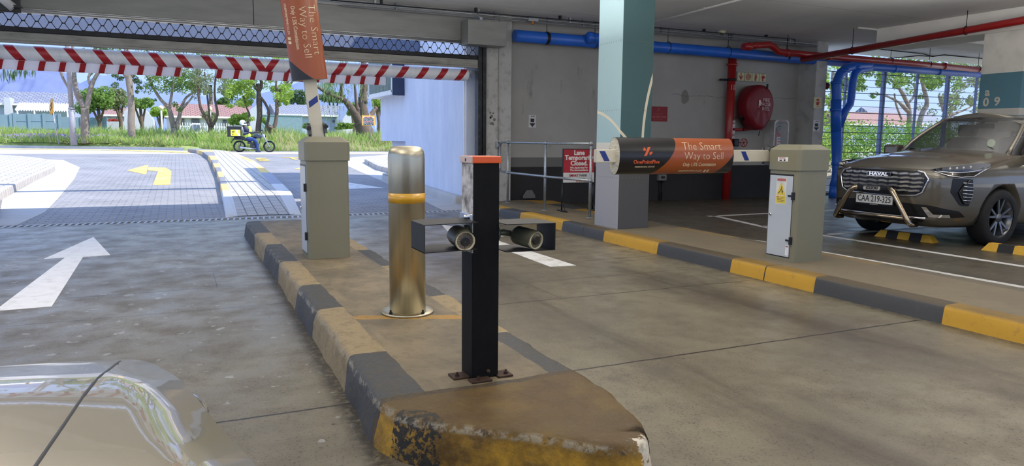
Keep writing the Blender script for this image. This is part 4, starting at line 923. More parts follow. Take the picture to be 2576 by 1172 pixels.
o.location.y = 12.10; tag(o, 'grey chamfered metal plate leaning at the foot of the dark wall behind the handrail', 'plate')

# ================================================================== things on the back wall
def wall_arrow(label, xa, xb, za, zb, Yw):
    t = thing('arrow_sign', label, 'sign', ((xa+xb)/2, Yw, (za+zb)/2)); w2, h2 = abs(xb-xa)/2, abs(za-zb)/2
    m = MB(); m.bbox(-w2, w2, -.004, 0, -h2, h2, .001); m.build('board', mat('sign_white', S(206, 206, 204), .4), t)
    m = MB(); m.box(-w2*.5, w2*.5, -.0055, -.004, -.02, h2*.42); m.prism([(-w2*.85, -.0055, -h2*.3), (w2*.85, -.0055, -h2*.3), (0, -.0055, -h2*.92)], (0, .0015, 0)); m.box(-w2*.45, w2*.5, -.0055, -.004, -h2*.3, -.02) if False else None
    m.box(-w2*.35, -w2*.1, -.0055, -.004, h2*.72, h2*.86); m.box(-w2*.0, w2*.6, -.0055, -.004, h2*.74, h2*.84); m.build('arrow_print', LB, t)
    join_text('lettering', [(('PAY HERE', .022, LB, facing((0, -.005, h2*.55), (1, 0, 0))), dict(bold=.0006)), (('EXIT', .03, LB, facing((0, -.006, -h2*.16), (1, 0, 0))), dict(bold=.0006))], t) if False else None
    return t
a_, b_ = ony(1330, 289, YB), ony(1348, 321, YB); wall_arrow('small white sign with a black down arrow on the grey wall behind the handrail', a_.x, b_.x, b_.z, a_.z, YB)
a_, b_ = ony(2046, 302, 11.65), ony(2061, 330, 11.65); wall_arrow('small white sign with a black down arrow low on the corner pier', a_.x, b_.x, b_.z, a_.z, 11.65)
a_, b_ = ony(1630, 267, YB), ony(1678, 306, YB)
t = thing('no_smoking_sign', 'square dark red smoke-free zone sign on the wall beside the pillar', 'sign', ((a_.x+b_.x)/2, YB, (a_.z+b_.z)/2)); w2, h2 = (b_.x-a_.x)/2, (a_.z-b_.z)/2
m = MB(); m.bbox(-w2, w2, -.006, 0, -h2, h2, .001); m.build('board', mat('board_red', S(140, 22, 30), .45), t)
PK = mat('print_pale_red', S(196, 120, 116), .5)
join_text('lettering', [(('THIS BUILDING IS A', .026, PK, facing((0, -.007, .0), (1, 0, 0))), {}), (('SMOKE-FREE ZONE.', .040, PK, facing((0, -.007, -.06), (1, 0, 0))), dict(bold=.0005, width=2*w2-.06))], t)
m = MB(); m.box(-.12, .12, -.007, -.006, -.105, -.102); m.tube([(-.03, -.007, .075), (.0, -.007, .065), (.03, -.007, .075), (.02, -.007, .10), (.0, -.007, .105), (.015, -.007, .125)], .004, 5); m.build('smoke_symbol', PK, t)
# fire riser
RP = mat('fire_red_pipe', S(158, 30, 28), .38, vary=.1, coat=.3)
a_, b_ = ony(1843, 140, 11.98), ony(1836, 352, 11.98)
t = thing('fire_riser', 'red vertical fire pipe with flange, bracket and hand wheel valve on the back wall', 'pipe', (a_.x, 11.98, 0))
m = MB(); m.tube([(0, 0, 0.0), (0, 0, 3.0)], .088, 24); m.build('riser_pipe', RP, t)
zf_ = ony(1846, 163, 11.98).z
m = MB(); m.lathe([(.09, -.03), (.115, -.02), (.115, .02), (.09, .03)], (0, 0, zf_), 24); m.build('flange', RP, t)
zf_ = ony(1840, 201, 11.98).z
m = MB(); m.lathe([(.094, -.025), (.094, .025)], (0, 0, zf_), 20); m.bbox(-.24, 0, .03, .10, zf_-.02, zf_+.02, .004); m.build('bracket', DKSTEEL, t)
zf_ = ony(1842, 218, 11.9).z
m = MB()
for q_ in (-.05, 0, .05): yq = -math.sqrt(.0889**2-q_*q_)-.001; m.prism([(q_-.005, yq, zf_+.04), (q_+.005, yq, zf_+.04), (q_+.005, yq, zf_-.05), (q_-.005, yq, zf_-.05)], (0, .001, 0)); m.prism([(q_-.015, yq, zf_-.04), (q_+.015, yq, zf_-.04), (q_, yq, zf_-.075)], (0, .001, 0))
m.build('flow_arrows', LW, t)
m = MB()
for zz, hh_ in ((1.52, .09), (1.63, .05), (1.40, .07), (1.30, .05)): m.box(.02, .08, -.09, -.088+.02, zz, zz+hh_)
m.build('labels', mat('label_pale', S(200, 190, 186), .5), t)
zv = ony(1858, 359, 11.85).z; xv_ = ony(1858, 359, 11.85).x-a_.x
m = MB(); m.lathe([(.03, -.24), (.065, -.22), (.065, -.1), (.03, -.08), (.03, .0)], (xv_-.0, 0, zv), 16, axis='y') if False else m.bbox(.06, .20, -.12, .06, zv-.08, zv+.08, .02); m.build('valve_body', BLKP, t)
m = MB(); R_ = .085; cx = .22+.06
m.tube([(cx+R_*math.cos(2*PI*i/24)*.8, -.16-R_*math.cos(2*PI*i/24)*.3, zv+R_*math.sin(2*PI*i/24)) for i in range(25)], .010, 6)
for i in range(3): a = PI*i/3; m.tube([(cx-R_*math.cos(a)*.8, -.16+R_*math.cos(a)*.3, zv-R_*math.sin(a)), (cx+R_*math.cos(a)*.8, -.16-R_*math.cos(a)*.3, zv+R_*math.sin(a))], .007, 6)
m.tube([(.2, -.05, zv), (cx, -.16, zv)], .012, 8); m.build('hand_wheel', RP, t)
# branch pipe to the hose reel
def wp(x, y, Y=11.98): return ony(x, y, Y)
m = MB(); m.tube([wp(1845, 326), wp(1880, 326), wp(1886, 325), wp(1888, 318), wp(1888, 303)], .028, 12); m.tube([wp(1845, 293), wp(1851, 292), wp(1851, 298)], .018, 8); o = m.build('branch_pipe', RP); tag(o, 'thin red branch pipe running from the riser to the hose reel valve', 'pipe')
t = thing('pressure_gauge', 'small dark gauge and tap on the thin red branch pipe', 'gauge', wp(1870, 305)); m = MB(); m.lathe([(.055, 0), (.055, -.04), (.05, -.05)], (0, 0, 0), 20, axis='y'); m.build('dial', BLKP, t); m = MB(); m.tube([(0, -.02, -.04), (.0, -.02, -.2)], .016, 8); m.tube([(0, -.02, -.08), (-.03, -.03, -.19)], .012, 8); m.build('stem', DKSTEEL, t)
t = thing('gate_valve', 'small valve with a round grey handle below the hose reel', 'valve', wp(1888, 311)); m = MB(); m.bbox(-.035, .035, -.04, .04, -.05, .05, .01); m.build('body', DKSTEEL, t); m = MB(); m.lathe([(.05, 0), (.05, -.02), (.02, -.03)], (.10, -.06, 0), 18, axis='y'); m.tube([(.03, -.02, 0), (.10, -.07, 0)], .01, 6); m.build('handle', STEEL, t)
# hose reel under its red cover
a_, b_, c_ = ony(1872, 258, 11.8), ony(1941, 260, 11.8), ony(1908, 213, 11.8)
cx, rx = (a_.x+b_.x)/2, (b_.x-a_.x)/2; rz = rx*1.12; cz = c_.z-rz
t = thing('hose_reel', 'fire hose reel under a dark red cover with white lettering on the back wall', 'fire hose reel', (cx, 0, cz))
CVR = mat('cover_red_vinyl', S(122, 16, 28), .5, vary=.1, scale=5, bump=.5, bscale=9)
def cov(u_, v_):
    a = 2*PI*u_; prof = [(0, 11.68), (.55, 11.675), (.86, 11.69), (.97, 11.73), (1.0, 11.80), (1.0, 12.02), (.9, 12.06)]
    s_ = v_*(len(prof)-1); i = min(int(s_), len(prof)-2); f_ = s_-i; r_ = prof[i][0]*(1-f_)+prof[i+1][0]*f_; y_ = prof[i][1]*(1-f_)+prof[i+1][1]*f_
    sag = (.10*max(0, -math.sin(a))**2) if r_ > .5 else 0; wv = .02*math.sin(7*a+2)*max(0, -math.sin(a))
    return Vector((r_*rx*(1+wv)*math.cos(a), y_+wv*.5, r_*(rz+sag)*math.sin(a)))
m = MB(); m.grid(cov, 64, 18); m.prism([(rx*.02, 11.70, -rz*.8), (rx*.62, 11.72, -rz*.7), (rx*.5, 11.74, -rz*1.08), (rx*.22, 11.72, -rz*1.25)], (0, .02, 0)); m.build('cover', CVR, t)
m = MB(); m.tube([(-rx*.75, 11.9, -rz*.72), (-rx*1.05, 11.85, -rz*.62), (-rx*1.3, 11.82, -rz*.56)], .03, 10); m.build('nozzle', BLKP, t)
m = MB(); m.box(rx*.30, rx*.36, 11.668, 11.70, rz*.76, rz*1.02); m.build('strap', BLKP, t); m = MB(); m.tube([(rx*.02, 11.7, -rz*1.2), (-.02, 11.70, -rz*1.38), (-.03, 11.70, -rz*1.5)], .008, 6); m.build('cord', BLKP, t)
WR = mat('letter_pink_white', S(216, 196, 194), .5)
join_text('lettering', [(('FIRE', .105, WR, facing((rx*.27, 11.665, rz*.24), (1, 0, 0))), {}), (('HOSE', .105, WR, facing((rx*.27, 11.665, rz*.03), (1, 0, 0))), {}), (('REEL', .105, WR, facing((rx*.27, 11.665, -rz*.18), (1, 0, 0))), {})], t)
m = MB(); m.box(-.105, -.05, 11.664, 11.668, -rz*.03, rz*.23); m.box(-.10, -.088, 11.664, 11.668, -rz*.14, -rz*.03); m.lathe([(.016, 11.664), (.016, 11.668)], (-.035, 0, rz*.1), 12, axis='y'); m.build('reel_symbol', WR, t)
# extinguisher in its clear cabinet
a_, b_ = ony(1921, 376, YB), ony(1962, 303, YB)
t = thing('extinguisher_cabinet', 'arched white wall cabinet with a clear front holding a fire extinguisher', 'cabinet', ((a_.x+b_.x)/2, YB, b_.z)); w2 = (b_.x-a_.x)/2
def archpts(w, top, bot, n=10): return [(-w, bot), (-w, top-.09)]+[(-w+.09-.09*math.cos(PI/2*i/n), top-.09+.09*math.sin(PI/2*i/n)) for i in range(1, n+1)]+[(w-.09+.09*math.sin(PI/2*i/n), top-.09+.09*math.cos(PI/2*i/n)) for i in range(n+1)]+[(w, bot)]
m = MB(); pts = archpts(w2, 0, -.78); n = len(pts)
m.add([(x_, -.28, z_) for x_, z_ in pts]+[(x_, -.003, z_) for x_, z_ in pts], [(i, (i+1) % n, n+(i+1) % n, n+i) for i in range(n)]+[list(range(n, 2*n))[::-1]]); pi_ = archpts(w2-.035, -.03, -.75)
m.add([(x_, -.281, z_) for x_, z_ in pts]+[(x_, -.281, z_) for x_, z_ in pi_], [(i, (i+1) % n, n+(i+1) % n, n+i) for i in range(n)])
m.build('housing', mat('cabinet_white', S(196, 196, 192), .4), t)
m = MB(); m.add([(x_, -.275, z_) for x_, z_ in pi_], [list(range(n))]); CLEAR = mat('clear_plastic', (.9, .92, .92), .05, vary=0, alpha=.18, spec=.8); m.build('clear_front', CLEAR, t)
m = MB(); m.box(-.12, .12, -.285, -.282, -.022, -.012); m.build('red_print', RED, t)
te = thing('fire_extinguisher', 'red fire extinguisher with a blue and white label inside the arched cabinet', 'fire extinguisher', ((a_.x+b_.x)/2-.01, YB-.14, b_.z-.76))
m = MB(); m.lathe([(.09, 0), (.10, .02), (.10, .40), (.08, .46), (.03, .50), (.025, .55)], (0, 0, 0), 28); m.build('cylinder', RP, te)
m = MB(); m.bbox(-.04, .10, -.02, .02, .55, .58, .006); m.tube([(-.02, 0, .56), (.08, 0, .63), (.12, 0, .62)], .010, 8); m.build('handle', BLKP, te)
m = MB(); m.tube([(-.03, 0, .56), (-.10, -.02, .53), (-.125, -.03, .40), (-.12, -.03, .15)], .012, 8); m.build('hose', BLKP, te)
m = MB(); m.grid(lambda u_, v_: Vector((.1015*math.sin(-.9+1.8*u_+.3), -.1015*math.cos(-.9+1.8*u_+.3), .12+.27*v_)), 10, 1); lb_ = m.build('label', mat('label_white', S(206, 208, 210), .4), te)
m = MB()
for z0__, z1__, k in ((.14, .24, 0), (.33, .36, 0), (.27, .30, 1)): m.cur = k; m.grid(lambda u_, v_: Vector((.1022*math.sin(-.7+1.4*u_+.3), -.1022*math.cos(-.7+1.4*u_+.3), z0__+(z1__-z0__)*v_)), 8, 1)
m.build('label_print', [mat('print_blue', S(40, 70, 140), .4), RED], lb_)
# fire point sign
a_, b_ = ony(1855, 180, 12.12), ony(1927, 208, 12.12)
GLOW = mat('sign_cream', S(206, 204, 160), .5); FR = mat('print_fire_red', S(172, 44, 36), .5)
t = thing('fire_point_sign', 'wide cream sign with four red fire symbols above the hose reel', 'sign', ((a_.x+b_.x)/2, 12.12, (a_.z+b_.z)/2)); w2, h2 = (b_.x-a_.x)/2, (a_.z-b_.z)/2
m = MB(); m.bbox(-w2, w2, 0, .03, -h2, h2, .003); m.build('board', mat('sign_frame_grey', S(150, 150, 136), .5), t)
m = MB()
for i in range(4): cx = -w2+w2*2*(i+.5)/4; m.box(cx-w2*.22, cx+w2*.22, -.003, 0, -h2*.84, h2*.84)
m.build('tile', GLOW, t)
m = MB(); q = [-w2+w2*2*(i+.5)/4 for i in range(4)]
m.box(q[0]-.012, q[0]+.012, -.006, -.003, -.02, .075); m.prism([(q[0]-.065, -.006, .02), (q[0]-.04, -.006, .02), (q[0], -.006, -.03), (q[0]+.04, -.006, .02), (q[0]+.065, -.006, .02), (q[0], -.006, -.075)], (0, .003, 0))
for r_ in (.07, .052, .034, .016): m.tube([(q[1]+r_*math.cos(2*PI*i/24), -.005, r_*math.sin(2*PI*i/24)) for i in range(25)], .0045, 4)
m.box(q[2]-.025, q[2]+.02, -.006, -.003, -.075, .035); m.box(q[2]-.012, q[2]+.01, -.006, -.003, .035, .06); m.tube([(q[2], -.005, .065), (q[2]+.03, -.005, .05), (q[2]+.035, -.005, -.02)], .005, 5); m.tube([(q[2]-.035, -.005, .068), (q[2]+.01, -.005, .07)], .005, 5)
m.lathe([(.038, -.006), (.038, -.003)], (q[3], 0, .01), 18, axis='y'); m.box(q[3]-.04, q[3]+.04, -.006, -.003, .055, .068); m.box(q[3]-.016, q[3]+.016, -.006, -.003, -.075, -.02); m.box(q[3]+.02, q[3]+.06, -.006, -.003, -.01, .03); m.build('fire_symbols', FR, t)
# alarm sign on the corner pier + siren and call point
a_, b_ = ony(2047, 244, 11.65), ony(2066, 272, 11.65)
t = thing('alarm_sign', 'small cream sign with a red fire alarm bell symbol on the corner pier', 'sign', ((a_.x+b_.x)/2, 11.65, (a_.z+b_.z)/2)); w2, h2 = (b_.x-a_.x)/2, (a_.z-b_.z)/2
m = MB(); m.bbox(-w2, w2, -.012, 0, -h2, h2, .002); m.build('board', GLOW, t)
m = MB(); m.box(-.05, .03, -.014, -.012, .04, .08); m.lathe([(.045, -.014), (.045, -.012)], (-.01, 0, -.02), 20, axis='y'); m.box(.03, .06, -.014, -.012, -.0, .02); m.box(-.05, .05, -.014, -.012, -.09, -.082); m.build('bell_symbol', FR, t)
a_ = ony(2082, 218, 11.9); t = thing('alarm_siren', 'dark red round siren on the edge of the corner pier', 'siren', (13.10, 11.75, a_.z)); m = MB(); m.lathe([(.04, 0), (.05, .03), (.05, .06)], (0, 0, 0), 18, axis='x'); m.build('base', mat('siren_dark', S(60, 18, 24), .4), t); m = MB(); m.lathe([(.06, .06), (.075, .10), (.075, .15), (.05, .16), (0, .165)], (0, 0, 0), 20, axis='x'); m.build('sounder', mat('siren_red', S(96, 20, 30), .4), t)
a_ = ony(2076, 333, 11.9); m = MB(); m.bbox(13.10, 13.18, 11.8, 11.92, a_.z-.06, a_.z+.06, .008); o = m.build('call_point', mat('call_red', S(120, 40, 42), .5)); tag(o, 'small red break-glass box on the outer edge of the corner pier', 'call point')
# electrical box with conduit on the dark wall
a_ = ony(1662, 446, YB); t = thing('socket_box', 'small grey socket box with twin conduits low on the dark back wall', 'socket', (a_.x, YB, a_.z))
m = MB(); m.bbox(-.10, .10, -.07, 0, -.065, .065, .008); m.build('box', mat('socket_grey', S(120, 120, 116), .5), t); m = MB(); m.box(-.04, .05, -.078, -.07, -.02, .03); m.build('socket_flap', BLKP, t)
m = MB(); m.tube([(-.03, -.02, -.06), (-.03, -.02, -a_.z)], .012, 8); m.tube([(.03, -.02, -.06), (.03, -.02, -a_.z)], .012, 8); m.build('conduit', DKSTEEL, t)
a_ = ony(1253, 364, 11.84); t = thing('latch_box', 'small metal latch box on the white pier beside the handrail', 'latch', (5.24, 11.86, a_.z)); m = MB(); m.bbox(-.05, .05, -.05, 0, -.06, .06, .006); m.build('box', STEEL, t); m = MB(); m.tube([(-.02, -.06, .05), (.03, -.08, .0), (-.02, -.06, -.05)], .008, 6); m.build('catch', DKSTEEL, t)
m = MB(); m.tube([(5.25, 11.85, 3.3), (5.25, 11.85, a_.z+.05)], .009, 8); o = m.build('pipe', PIERM); tag(o, 'thin white pipe running up the joint of the white pier', 'pipe')

# ================================================================== overhead pipes
BP = mat('blue_pipe_paint', S(36, 104, 210), .38, vary=.12, scale=3, dirt=S(40, 44, 60), dscale=2, damt=.4)
def hanger(m, x_, y_, z_, r_, top=None):
    n = 16; m.tube([(x_, y_+(r_+.006)*math.cos(2*PI*i/n), z_+(r_+.006)*math.sin(2*PI*i/n)) for i in range(n+1)], .008, 5); m.tube([(x_, y_, z_+r_), (x_, y_, top or ZC)], .006, 6)
Yp = 11.75
zp = ony(1400, 98, Yp).z; rpp = .105
t = thing('drain_pipe', 'thick blue pipe hung along the back wall below the ceiling', 'pipe', (0, 0, 0))
xe = ony(2190, 165, Yp).x
m = MB(); m.tube([(5.5, Yp, zp), (xe, Yp, zp-.02)], rpp, 24); m.build('main_run', BP, t)
for px_ in (1375, 1496, 1680, 1832, 1980):
    q = ony(px_, 110, Yp); m = MB(); hanger(m, q.x, Yp, zp, rpp); m.lathe([(rpp+.006, -.03), (rpp+.01, 0), (rpp+.006, .03)], (q.x, Yp, zp), 20, axis='x') if px_ in (1375, 1980) else None; m.build('hanger', DKSTEEL, t)
m = MB(); q = ony(1467, 95, Yp); m.tube([(q.x+.0, Yp-.02, zp+.02), (q.x+.12, Yp-.18, zp+.04), (q.x+.8, Yp-.20, zp+.04)], .09, 18); m.lathe([(.0, -.03), (.09, -.03), (.105, 0), (.105, .08)], (q.x, Yp-.2, zp+.04), 18, axis='x'); m.build('branch', BP, t)
# downpipes in front of the fence
YD = 11.5
def dp(x, y, Y=YD): return ony(x, y, Y)
t = thing('downpipe', 'thick blue elbowed downpipe dropping to the floor in front of the fence', 'pipe', (0, 0, 0))
m = MB(); m.tube([(xe, Yp, zp-.02), dp(2185, 165), dp(2150, 166), dp(2128, 172), dp(2112, 188), dp(2103, 212), dp(2104, 240), dp(2103, 330)], .10, 20); m.tube([dp(2103, 330), dp(2103, 250)], .112, 20); 
m.tube([dp(2103, 330), dp(2106, 430), dp(2101, 452), (dp(2096, 470).x, YD, max(.0, dp(2096, 470).z))], [.112, .108, .09, .085], 20); m.tube([(dp(2096, 470).x, YD, dp(2096, 470).z+.02), (dp(2096, 470).x, YD, 0)], .085, 16); m.build('main_pipe', BP, t)
m = MB(); m.tube([dp(2190, 170), dp(2160, 176), dp(2150, 186), dp(2145, 205), dp(2141, 245), dp(2138, 262), dp(2125, 280), dp(2110, 318)], .085, 18); m.build('branch_pipe', BP, t)
for px_, py_ in ((2150, 170), (2120, 178), (2104, 208), (2102, 276), (2105, 412)):
    q = dp(px_, py_); m = MB(); m.tube([q+Vector((0, 0, .03)), q-Vector((0, 0, .03))], .122, 20); m.build('socket', BP, t)
m = MB(); a_, b_ = ony(2160, 176, 11.55), ony(2468, 186, 11.55); m.tube([a_, ony(2190, 168, 11.55), ony(2250, 172, 11.55), b_], .092, 20)
for px_ in (2248, 2360, 2466): q = ony(px_, 172+(px_-2248)*.06, 11.55); m.lathe([(.094, -.04), (.104, -.03), (.104, .03), (.094, .04)], (q.x, q.y, q.z), 20, axis='x')
o = m.build('drain_pipe', BP); tag(o, 'second blue pipe running right along the top of the wire fence', 'pipe')
# red sprinkler pipes
t = thing('sprinkler_pipe', 'long red pipe hung from the ceiling, running towards the viewer at the upper right', 'pipe', (0, 0, 0))
XR = 12.0; a_, b_ = onx(2018, 150, XR), onx(2576, 51, XR); c2 = a_.lerp(b_, 2.0)
m = MB(); m.tube([a_, c2], .062, 18); m.lathe([(0, 0), (.0, .001)], a_, 6) if False else None; m.build('main_run', RP, t)
for px_ in (2144, 2430): q = onx(px_, 146-(px_-2040)*.1772, XR); m = MB(); n = 14; m.tube([(q.x+.07*math.cos(2*PI*i/n), q.y, q.z+.07*math.sin(2*PI*i/n)) for i in range(n+1)], .007, 5); m.tube([(q.x, q.y, q.z+.065), (q.x, q.y, ZC)], .006, 6); m.build('hanger', DKSTEEL, t)
q = onx(2140, 128, XR)
t = thing('sprinkler_pipe', 'red pipe with a bend running below the blue pipe line towards the numbered column', 'pipe', (0, 0, 0))
Yr = 11.3
m = MB(); m.tube([ony(1870, 118, Yr), ony(1905, 114, Yr), ony(1935, 112, Yr), ony(1946, 118, Yr), ony(1958, 130, Yr), ony(1985, 133, Yr), ony(2060, 140, Yr), ony(2300, 160, Yr), ony(2480, 177, Yr)], .068, 16); m.build('run', RP, t)
for px_, py_ in ((1980, 133), (2083, 142), (2375, 166), (1885, 117)): q = ony(px_, py_, Yr); m = MB(); m.lathe([(.07, -.03), (.084, -.02), (.084, .02), (.07, .03)], q, 16, axis='x'); m.build('coupling', RP, t)
for px_, py_ in ((1980, 133), (2240, 153), (2337, 162), (2460, 174)): q = ony(px_, py_, Yr); m = MB(); hanger(m, q.x, q.y, q.z, .068); m.build('hanger', DKSTEEL, t)
m = MB(); m.tube([onz(2130, 128, ZC-.02), onz(2170, 119, ZC-.02), onz(2320, 135, ZC-.02), onz(2345, 142, ZC-.02), onz(2375, 138, ZC-.02), onz(2500, 150, ZC-.02)], .013, 8); m.tube([onz(2345, 142, ZC-.02), onz(2310, 140, ZC-.02), onz(2240, 147, ZC-.02)], .012, 8); o = m.build('cable', DKSTEEL); tag(o, 'black cable clipped across the far soffit above the red pipe', 'cable')

t = thing('ceiling_pipe', 'grey-white pipe end with a black clamp at the very top left of the view', 'pipe', (0, 0, 0))
m = MB(); m.tube([ony(-60, -70, 11.2), ony(0, -8, 11.2), ony(34, 20, 11.2)], .055, 18); m.build('pipe', mat('pipe_pale', S(196, 196, 198), .45, vary=.08), t)
m = MB(); q = ony(30, 20, 11.3); m.bbox(-2.6, q.x+.10, 11.24, 11.30, q.z-.06, q.z+.16, .01); m.bbox(q.x+.02, q.x+.12, 11.15, 11.30, q.z-.01, q.z+.02, .005); m.build('clamp', BLKP, t)

# ================================================================== wire fence in the opening
t = thing('wire_fence', 'blue-grey wire mesh fence with flat posts closing the side opening of the garage', 'fence', (0, 0, 0))
FM = mat('fence_blue_grey', S(96, 112, 150), .45, .3); FW = mat('fence_wire', S(120, 124, 132), .45, .5); YF = 12.15
for px_, py_, ww in ((2128, 200, .05), (2216, 300, .11), (2304, 250, .055), (2382, 230, .12), (2457, 210, .06), (2520, 230, .11), (2600, 230, .06), (2690, 230, .11)):
    q = ony(px_, py_, YF)
    m = MB()
    if ww > .1: m.box(q.x-.055, q.x-.008, YF-.03, YF+.03, 0, 3.1); m.box(q.x+.008, q.x+.055, YF-.03, YF+.03, 0, 3.1); m.box(q.x-.008, q.x+.008, YF, YF+.02, 0, 3.1)
    else: m.box(q.x-ww/2, q.x+ww/2, YF-.02, YF+.02, 0, 3.1)
    m.build('post', FM, t)
for i in range(20):
    zz = .08+i*.155; m = MB(); m.tube([(13.2, YF-.03, zz), (21.5, YF-.03, zz)], .006 if i % 3 else .010, 5); m.build('wire', FW, t)
m = MB(); m.box(13.2, 22, YF-.05, YF+.05, 0, .06); m.build('bottom_rail', DKSTEEL, t)
# wheel stops
for (p, q, lb) in (((8.42, 6.48), (8.50, 5.72), 'yellow and black rubber wheel stop in front of the far wheel of the parked car'), ((8.52, 5.14), (8.58, 4.30), 'yellow and black rubber wheel stop in front of the near wheel of the parked car')):
    p, q = Vector((*p, 0)), Vector((*q, 0)); L_ = (q-p).length; t = thing('wheel_stop', lb, 'wheel stop', p, (0, 0, math.atan2(q.y-p.y, q.x-p.x)))
    n = 5
    mz = [mat('stop_yellow', S(206, 160, 44), .6, vary=.1), mat('stop_black', S(30, 30, 32), .7, vary=.1)]
    m = MB()
    for i in range(n):
        m.cur = i % 2; a0, a1 = L_*i/n, L_*(i+1)/n; l0 = .06 if i == 0 else 0; l1 = .06 if i == n-1 else 0
        m.add([(a0, -.075, 0), (a1, -.075, 0), (a1, .075, 0), (a0, .075, 0), (a0+l0, -.04, .09), (a1-l1, -.04, .09), (a1-l1, .04, .09), (a0+l0, .04, .09)], [(0, 3, 2, 1), (4, 5, 6, 7), (0, 1, 5, 4), (2, 3, 7, 6), (1, 2, 6, 5), (0, 4, 7, 3)])
    m.build('body', mz, t)

# ================================================================== cars
def smooth_line(pts, n):
    """Catmull-Rom through 2D/3D points, resampled to n points"""
    P_ = [Vector(p) for p in pts]; P_ = [P_[0]*2-P_[1]]+P_+[P_[-1]*2-P_[-2]]; raw = []
    for i in range(1, len(P_)-2):
        for j in range(24):
            t_ = j/24; a, b, c, d = P_[i-1:i+3]
            raw.append(.5*((2*b)+(c-a)*t_+(2*a-5*b+4*c-d)*t_*t_+(3*b-a-3*c+d)*t_**3))
    raw.append(P_[-2].copy()); ln = [0]
    for i in range(1, len(raw)): ln.append(ln[-1]+(raw[i]-raw[i-1]).length)
    out = []; k = 0
    for i in range(n):
        s = ln[-1]*i/(n-1)
        while k < len(ln)-2 and ln[k+1] < s: k += 1
        f_ = (s-ln[k])/max(1e-9, ln[k+1]-ln[k]); out.append(raw[k].lerp(raw[k+1], min(1, f_)))
    return out
class Body:
    def __init__(s, half, zs, levels, crown, M_, n=90):
        s.o = smooth_line([(u, v, 0) for u, v in half], n); s.zs = zs; s.lv = levels; s.crown = crown; s.M = M_
        s.len = [0]
        for i in range(1, n): s.len.append(s.len[-1]+(s.o[i]-s.o[i-1]).length)
    def nrm(s, i):
        a = s.o[max(0, i-1)]; b = s.o[min(len(s.o)-1, i+1)]; d = (b-a).normalized(); return Vector((-d.y, d.x, 0)) if i else Vector((-1, 0, 0))
    def pt(s, sl, z, off=0.0, side=-1):
        """point on the flank at arc length sl from the nose and height z"""
        i = 0
        while i < len(s.len)-2 and s.len[i+1] < sl: i += 1
        f_ = (sl-s.len[i])/(s.len[i+1]-s.len[i]); p = s.o[i].lerp(s.o[i+1], f_); n_ = s.nrm(i).lerp(s.nrm(i+1), f_).normalized()
        q = p+n_*(s.offz(z, p.x)+off); return s.M @ Vector((q.x, q.y*-side*-1 if False else (q.y if side > 0 else -q.y), z))
    def offz(s, z, u):
        lv = s.lv
        if z <= lv[0][0]: return lv[0][1]
        for (z0, o0), (z1, o1) in zip(lv, lv[1:]):
            if z <= z1: return o0+(o1-o0)*(z-z0)/(z1-z0)
        return lv[-1][1]
    def mesh(s, name, m_, parent, arches=(), ar=.37, zb=None):
        n = len(s.o); bm = bmesh.new(); rows = []
        zz = [z for z, _ in s.lv]
        full = [(i, -1) for i in range(n-1, 0, -1)]+[(0, 0)]+[(i, 1) for i in range(1, n)]
        for k in range(len(zz)+1):
            row = []
            for i, sd in full:
                p = s.o[i]; top = s.zs(p.x); z = zz[k] if k < len(zz) else top
                z = min(z, top-(len(zz)-k)*.006)
                q = p+s.nrm(i)*s.offz(z, p.x)*(1 if k < len(zz) else 1); row.append(bm.verts.new((q.x, q.y*(sd if sd else 0), z)))
            rows.append(row)
        for a, b in zip(rows, rows[1:]):
            for j in range(len(full)-1): bm.faces.new((a[j], a[j+1], b[j+1], b[j]))
        W = 18
        def cap(row, cr, flip):
            prev = None
            for i in range(n):
                L_, R_ = row[n-1-i], row[n-1+i]
                if i == 0: cur = [L_]*(W+1)
                else:
                    cur = [L_]
                    for j in range(1, W):
                        f_ = j/W; p = L_.co.lerp(R_.co, f_); w_ = 1-abs(2*f_-1)**2.6; p.z += cr(p.x, 2*f_-1)*w_; cur.append(bm.verts.new(p))
                    cur.append(R_)
                if prev:
                    for j in range(W):
                        vs = [prev[j], prev[j+1], cur[j+1], cur[j]]; u_ = []
                        for v in vs:
                            if v not in u_: u_.append(v)
                        if len(u_) > 2:
                            try: bm.faces.new(u_)
                            except ValueError: pass
                prev = cur
            try: bm.faces.new([v for k_, v in enumerate(prev)]+[]) if False else None
            except ValueError: pass
        cap(rows[-1], s.crown, 0); cap(rows[0], lambda a, b: 0, 1)
        # the tail plane between the last left and right columns is closed by the caps meeting at v=0
        bmesh.ops.remove_doubles(bm, verts=bm.verts[:], dist=1e-5); bmesh.ops.recalc_face_normals(bm, faces=bm.faces[:])
        bmesh.ops.holes_fill(bm, edges=[e for e in bm.edges if e.is_boundary], sides=0)
        for f in bm.faces: f.smooth = True
        me = bpy.data.meshes.new(name); bm.to_mesh(me); bm.free(); o = bpy.data.objects.new(name, me); C.objects.link(o)
        if arches:
            cb = MB()
            for u_ in arches:
                for sd in (-1, 1): cb.lathe([(0, -.25), (ar, -.25), (ar, .3), (0, .3)], (u_, sd*.85, .36), 40, axis='y')
            c_ = cb.build('cut', m_); md = o.modifiers.new('b', 'BOOLEAN'); md.object = c_; md.operation = 'DIFFERENCE'; md.solver = 'EXACT'
            dg = bpy.context.evaluated_depsgraph_get(); me2 = bpy.data.meshes.new_from_object(o.evaluated_get(dg)); o.modifiers.clear(); o.data = me2; bpy.data.objects.remove(c_)
        o.data.transform(s.M); o.data.materials.clear(); o.data.materials.append(m_)
        if parent: o.parent = parent
        o.name = name
        return o
